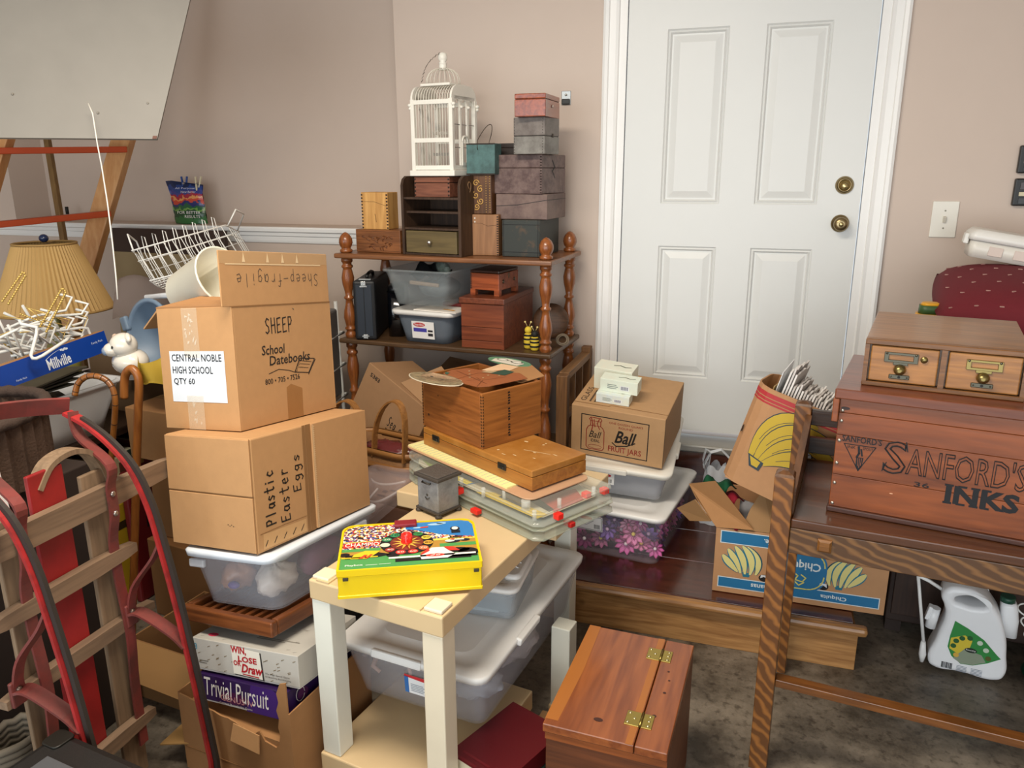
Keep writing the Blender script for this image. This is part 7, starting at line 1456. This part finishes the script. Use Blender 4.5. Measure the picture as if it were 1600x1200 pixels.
far = smooth(q((-1.572,1.362,1.005), (-1.516,1.362,0.983), (-1.455,1.362,0.944), (-1.399,1.362,0.886), (-1.362,1.362,0.800), (-1.340,1.362,0.695), (-1.314,1.362,0.534), (-1.290,1.362,0.330), (-1.267,1.362,0.096)))
far[-1].z = max(far[-1].z, .02); low = far[-1].copy(); low.z = .001
far.append(low) if far[-1].z > .03 else None
near = [v + Vector((0, YN - YF, 0)) for v in far]
for nm, P in (('far', far), ('near', near)):
    r_ = G().strap(P, .026, .008, (0, 1, 0)).obj('runner', STEEL, sl)
    G().strap([p + Vector((.012, 0, .0)) for p in P[3:]], .010, .012, (0, 1, 0)).obj('runner_ridge', RIM, r_)
XD = -1.475                                                      # plane of the deck
def dk_(y0, y1, z0, z1, nm, m, x=XD, th=.012): return G().bb(x - SO.x - th, x - SO.x, y0 - SO.y, y1 - SO.y, z0, z1, .003).obj(nm, m, sl)
dk_(1.155, 1.245, .03, .93, 'red_centre_plank', REDP); dk_(1.062, 1.120, .02, .86, 'plank', GRYWZ); dk_(1.285, 1.355, .02, .88, 'plank', GRYWZ)
for z, y0, y1, hh, nm in ((.815, .925, 1.570, .060, 'steering_bar'), (.655, 1.00, 1.395, .040, 'crossbar'), (.475, 1.00, 1.425, .036, 'crossbar'), (.185, 1.035, 1.38, .038, 'crossbar')):
    P = [(XD - SO.x + .014, y0 - SO.y + (y1 - y0) * t, z) for t in (0, .08, .3, .7, .92, 1)]; G().strap(P, [hh * .55, hh * .8, hh, hh, hh * .8, hh * .55], .024, (0, 0, 1)).obj(nm, GRYW, sl)
G().strap(smooth([Vector((XD - SO.x - .016, y - SO.y, z)) for y, z in ((1.18, .89), (1.22, .935), (1.28, .945), (1.33, .92), (1.36, .85), (1.355, .78))]), .040, .012, (1, 0, 0)).obj('bent_wood_bow', GRYWZ, sl)
# steel knees from runner to deck
for dy in (0, YN - YF):
    for zt_2, zb_2 in ((.655, .475),):
        rx = lambda z: min(far, key=lambda p: abs(p.z - z)).x
        yy = YF + dy - SO.y; xd = XD - SO.x + .03
        G().strap(smooth([Vector((rx(.70), yy, .70)), Vector((rx(.66) - .03, yy - .005, .655)), Vector((xd + .02, yy - .015, .575)), Vector((xd, yy - .02, .500))]), .024, .006, (0, 1, 0)).obj('knee_arm', STEELD, sl); G().strap(smooth([Vector((xd, yy - .02, .500)), Vector((xd + .03, yy - .012, .50)), Vector((rx(.45) - .03, yy - .004, .455)), Vector((rx(.42), yy, .42))]), [.034] * 15 + [.022], .006, (0, 1, 0)).obj('knee_arm', STEELD, sl)
        k = G().box(.010, .034, .060, (xd, yy - .02, .495), bev=.003).obj('knee_plate', STEELD, sl); G().ball((xd + .006, yy - .02, .505), .007, u=10, v=6).obj('bolt', mat('#6b5a50', .4, .8), k)
# long steel straps along the deck
for y in (1.332, 1.092):
    P = smooth([Vector((far[0].x + .02, y + .03 - SO.y, far[0].z + .005)), Vector((far[0].x + .04, y + .02 - SO.y, .955)), Vector((XD + .045 - SO.x, y - SO.y, .90)), Vector((XD + .036 - SO.x, y - SO.y, .84)), Vector((XD + .036 - SO.x, y - SO.y, .77)), Vector((XD + .020 - SO.x, y - SO.y, .70)), Vector((XD + .020 - SO.x, y - SO.y, .60)), Vector((XD + .03 - SO.x, y - SO.y, .45)), Vector((XD + .02 - SO.x, y - SO.y, .30)), Vector((XD + .02 - SO.x, y - SO.y, .12))])
    s_ = G().strap(P, .026, .006, (0, 1, 0)).obj('steel_strap', STEELD, sl)
    for z in (.825, .775): G().ball((XD + .041 - SO.x, y - SO.y, z), .0075, (.6, 1, 1), 10, 6).obj('rivet', mat('#b0a49a', .3, .9), s_)
# front bumper bar and the hinged bow under it
G().strap(smooth([Vector((far[0].x + .0 - .08 * math.sin(PI * t) + .0, (YN - .04) + (YF - YN + .05) * t - SO.y, far[0].z + .015 + .018 * math.sin(PI * t))) for t in (0, .2, .4, .6, .8, 1)]), .042, .008, (.4, 0, 1)).obj('bumper_bar', STEELD, sl)
wk = thing('ribbed_wicker_basket', 'dark ribbed wicker basket rim just behind the curved front bar of the sled', 'basket', (-1.90, 1.27, .80), 0)
g = G(); nn = 72
g.loft([[(.20 * (1 + (.03 if k % 2 else -.02)) * math.cos(2 * PI * k / nn), .26 * (1 + (.03 if k % 2 else -.02)) * math.sin(2 * PI * k / nn), z) for k in range(nn)] for z in (0, .10, .17)], True, False, smooth=False); g.obj('woven_wall', mat('#4f3a2c', .85, bump=.6, bscale=150), wk)
g = G(); g.tube([(.205 * math.cos(2 * PI * k / nn), .265 * math.sin(2 * PI * k / nn), .18 + (.004 if k % 2 else 0)) for k in range(nn)], .016, 8, True); g.obj('rolled_rim', mat('#43332a', .85, bump=.5, bscale=200), wk)
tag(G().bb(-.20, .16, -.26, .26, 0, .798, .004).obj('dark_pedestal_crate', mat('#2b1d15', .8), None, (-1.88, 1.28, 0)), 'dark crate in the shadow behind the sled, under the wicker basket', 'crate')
tag(G().bb(-.006, .006, -.10, .10, 0, .20, .002).obj('white_sheet', mat('#e8e4dc', .7), None, (-1.60, 1.10, .765), (0, rad(-6), 0)), 'white sheet glimpsed at the left edge behind the near sled strap', 'paper')
rl = thing('rope_bundle', 'bundle of pale rope and papers low at the left edge behind the sled planks', 'rope', (-1.575, 1.09, 0))
for k in range(7): G().tube([(.05 * math.cos(2 * PI * i / 24), .07 * math.sin(2 * PI * i / 24), .21 + .016 * k + .004 * math.sin(3 * i)) for i in range(24)], .009, 7, True).obj('rope_turn', mat('#7d7262', .85), rl)
G().bb(-.055, .055, -.08, .08, 0, .202).obj('bundled_papers', mat('#8d8068', .85), rl)

# black suitcase in the foreground
su = thing('taped_black_case', 'black case patched with grey duct tape, cut off by the bottom left corner', 'case', (-1.13, .755, .0), -7)
G().box(.50, .50, .425, (0, 0, .2125), bev=.020).obj('shell', mat('#1a1816', .5, bump=.15, bscale=200), su)
tp_ = G().box(.42, .40, .0035, (.015, -.02, .4262), bev=.001).obj('duct_tape', mat('#5d5f62', .32, .2), su); tf = lambda x, y, l=.0: Vector((x, y, .4284 + l))
printed('tape_seam', tf, line([(-.05, .17), (-.06, -.2)], .0012) + line([(.03, .175), (.02, -.2)], .0012) + line([(.10, .175), (.10, -.2)], .0012), mat('#2f3032', .4), su); printed('white_scrape', tf, line([(-.055, .165), (-.040, .150), (-.058, .120), (-.050, .085), (-.07, .06)], .004), mat('#d8d4c8', .5), su, .0003)
G().loft([rr(.05, .05, .4255, .012, 4, -.222, .222), rr(.046, .046, .429, .012, 4, -.222, .222)]).obj('corner_guard', mat('#26241f', .4, .3), su)

# ------------------------------------------------------------------ under and in front of the rack
PAL_ = wood('#8a6238', '#5d3d1f', 'y', .9, .6, knots=3.); PALZ = wood('#7d5630', '#4f331a', 'z', .9, .6, knots=3.)
pc_ = thing('wooden_pallet_frame', 'rough wooden pallet frame standing on edge beside the rack near the door', 'pallet', (-.722, 2.845, 0), 0)
G().bb(-.030, .014, 0, .045, 0, .790, .003).obj('front_post', PALZ, pc_); G().bb(-.030, .010, .425, .465, 0, .815, .003).obj('rear_post', PALZ, pc_)
G().bb(-.030, .010, .0455, .4245, .765, .793, .002).obj('top_board', PAL_, pc_)
for y in (.165, .295): G().bb(-.022, .006, y, y + .016, .03, .764).obj('upright_slat', PALZ, pc_)
for z in (.62, .45, .25, .03): G().bb(-.026, .008, .0455, .4245, z - .02, z).obj('cross_board', PAL_, pc_)
w_, d_, h_ = .36, .26, .24
_e = Euler((rad(-10), rad(24), rad(-16)), 'YXZ').to_matrix()
c5 = thing('tilted_carton', 'tilted brown carton stamped 5383 with handwriting on its side, in front of the rack', 'cardboard box', tuple(Vector((-1.470,2.669,0.833)) - _e @ Vector((-w_ / 2, -d_ / 2, h_))), -16, (-10, 24))
C5M = mat('#a07a56', .75, bump=.05, bscale=240)
G().bb(-w_ / 2, w_ / 2, -d_ / 2, d_ / 2, 0, h_, .003).obj('carton', C5M, c5); f = fr_front(w_, d_, h_); text('5383', f, .030, .195, .085, .212, INK, c5, bold=.02)
hand('Seabell', f, .20, .075, .31, .115, INK, c5, .003, name='handwriting'); hand('BAKERY', f, .20, .035, .31, .062, INK, c5, .003, name='handwriting')
G().sheet([(-.02, -.10, h_), (w_ / 2 - .03, -.12, h_), (w_ / 2 - .06, .02, h_ + .085), (.02, .05, h_ + .095)], .004).obj('raised_flap', mat('#a57f5a', .8), c5); printed('faint_stamp', fr_top(w_, d_, h_), [rect(.22, .05, .30, .056), rect(.22, .062, .28, .068)], mat('#7d5d40', .7), c5)
tag(G().bb(-.16, .20, -.12, .12, 0, .34, .004).obj('lower_carton', mat('#7a5a3a', .85), None, (-1.48, 2.70, 0), (0, 0, rad(-8))), 'plain brown carton under the tilted carton stamped 5383', 'cardboard box')
b2 = thing('open_top_carton', 'dark brown carton with open flaps on the rack bottom shelf behind the tilted carton', 'cardboard box', (-1.14, 3.06, .4108), -2)
G().bb(-.25, .25, -.15, .16, 0, .26, .003).obj('carton', mat('#6b4d30', .85), b2); G().sheet([(-.22, -.15, .262), (.10, -.15, .262), (.06, .02, .33), (-.16, .02, .36)], .004).obj('flap', mat('#75563a', .85), b2); G().sheet([(.12, -.15, .262), (.25, -.15, .262), (.25, .05, .32), (.14, .05, .32)], .004).obj('flap', mat('#7d5c3c', .85), b2)
bk2 = book('pale yellow book with red spine letters beside the left rack post', (-1.575, 2.885, .4108), 14, .05, .20, .22, mat('#d6c48a', .6))
text('JSITY', lambda x, y, l=.0006: Vector((.014 - y, -.100 - l, .06 + x)), 0, 0, .09, .026, mat('#a5301f', .5), bk2)
fc3 = thing('white_metal_stool', 'white tubular metal stand half hidden behind the sheep box', 'stand', (-1.85, 2.84, 0), 10); WMT = mat('#d8d8d4', .35)
for x in (-.11, .11):
    for y in (-.09, .09): G().tube([(x, y, 0), (x * .9, y * .9, 1.02)], .008, 8).obj('leg', WMT, fc3)
for z in (.60, .74, .88): G().tube([(-.12, -.10, z), (.12, -.10, z), (.12, .10, z), (-.12, .10, z)], .007, 8, True).obj('ring', WMT, fc3)
G().tube([(-.10, -.09, 1.02), (-.09, -.09, 1.06), (0, -.09, 1.085), (.09, -.09, 1.06), (.10, -.09, 1.02)], .009, 8).obj('hoop', WMT, fc3); G().bb(-.105, .105, -.085, .085, .605, .99, .01).obj('grey_seat_shell', mat('#6b6663', .6), fc3)
# bent-wood handled basket
bsk = thing('handled_basket', 'oval splint basket with two bent-wood handles in front of the tilted carton', 'basket', (-1.290, 2.445, .10), -14); BSK = wood('#a5713a', '#7a4d22', 'x', 1, .5)
bw_, bd_2, bz = .40, .19, .50
G().loft([rr(bw_ * .8, bd_2 * .8, .12, .09, 7), rr(bw_, bd_2, bz, .11, 7), rr(bw_ - .012, bd_2 - .012, bz, .105, 7), rr(bw_ * .78, bd_2 * .78, .13, .085, 7)]).obj('woven_wall', mat('#8a5f35', .7, bump=.8, bscale=110), bsk)
for z in (bz - .01, bz - .06): G().loft([rr(bw_ + .008, bd_2 + .008, z - .014, .115, 7), rr(bw_ + .012, bd_2 + .012, z + .010, .115, 7), rr(bw_ - .014, bd_2 - .014, z + .010, .105, 7), rr(bw_ - .014, bd_2 - .014, z - .014, .105, 7)], loop=True, cap0=False, cap1=False).obj('rim_hoop', BSK, bsk)
for cx, cy, hw, hh, lean in ((-.105, -.095, .085, .185, -.01), (.085, -.085, .075, .215, .02)):
    P = [Vector((cx - hw * math.cos(rad(a)) * (1 if a < 90 else .9) + lean * math.sin(rad(a)), cy + .02 * math.sin(rad(a)), bz - .03 + hh * math.sin(rad(a)) ** .62)) for a in range(0, 181, 12)]
    G().strap(P, .026, .006, (0, 1, 0)).obj('bent_handle', BSK, bsk)
o = bag('red_patterned_cloth', 'dark red patterned cloth inside the handled basket', (-1.290, 2.445, .560), (.12, .06, .035), '#6b2a2a', 41, 1.0); o['category'] = 'cloth'
o = bag('silver_wrapper', 'crumpled silver and violet wrapper peeking above the Easter egg box', (-1.545, 2.36, .565), (.03, .025, .028), '#b8b0bc', 42, 1.0); o['category'] = 'wrapper'
tag(G().bb(-.17, .17, -.10, .10, 0, .218).obj('basket_stand', mat('#4a3524', .8), None, (-1.290, 2.445, 0), (0, 0, rad(-14))), 'dark block under the handled basket', 'block')
tag(G().box(.10, .12, .25, (0, 0, .125)).obj('wrapper_stand', mat('#5a4632', .8), None, (-1.55, 2.38, .285), (0, 0, 0)), 'brown packet under the silver wrapper behind the Easter egg box', 'packet')
# grey tub with moulded clear tray on it
gtb = thing('grey_round_tub', 'dark grey tub with pale rim standing left of the cream table', 'tub', (-1.205, 2.165, 0), -12)
G().loft([rr(.22, .22, 0, .06, 6), rr(.27, .27, .37, .07, 6), rr(.26, .26, .37, .07, 6), rr(.21, .21, .01, .06, 6)]).obj('tub', mat('#5d5c59', .5), gtb); G().loft([rr(.285, .285, .355, .075, 6), rr(.295, .295, .360, .075, 6), rr(.295, .295, .385, .075, 6), rr(.27, .27, .388, .07, 6), rr(.26, .26, .365, .07, 6)], loop=True, cap0=False, cap1=False).obj('pale_rim', mat('#c4c3bf', .4), gtb)
ctr = thing('clear_moulded_tray', 'clear moulded plastic tray leaning on the grey tub beside the Easter egg box', 'tray', (-1.245, 2.150, .478), -24, (20, -10))
CLT = clear('#c9b5b2', .30, .08)
G().loft([rr(.26, .34, .03, .03), rr(.26, .34, .0, .03), rr(.25, .33, .0, .03), rr(.24, .32, -.03, .03)]).obj('tray', CLT, ctr)
for pts in ([(-.10, -.13), (.0, -.06), (.10, -.12)], [(-.11, .02), (-.03, .05), (.0, -.04)], [(.02, .02), (.10, .0), (.11, .10)], [(-.09, .12), (.0, .08), (.09, .14)], [(.02, .02), (.0, .08)]): G().tube([(x, y, .004) for x, y in bez(pts[0], pts[1], pts[-1], 10)], .004, 6).obj('moulded_ridge', clear('#efe6e4', .5, .05), ctr)
printed('moulding_marks', lambda x, y, l=.0: Vector((x, y, .002)), [rect(.03, .05, .075, .058), rect(.035, .07, .06, .082), rect(.07, .085, .10, .091)], mat('#4a3f3f', .5), ctr)
tag(G().bb(-.10, .10, -.10, .10, 0, .03).obj('brown_packet', mat('#6b4a3a', .8), None, (-1.215, 2.18, .389), (0, 0, rad(-12))), 'brown packet lying in the mouth of the grey tub under the clear tray', 'packet')
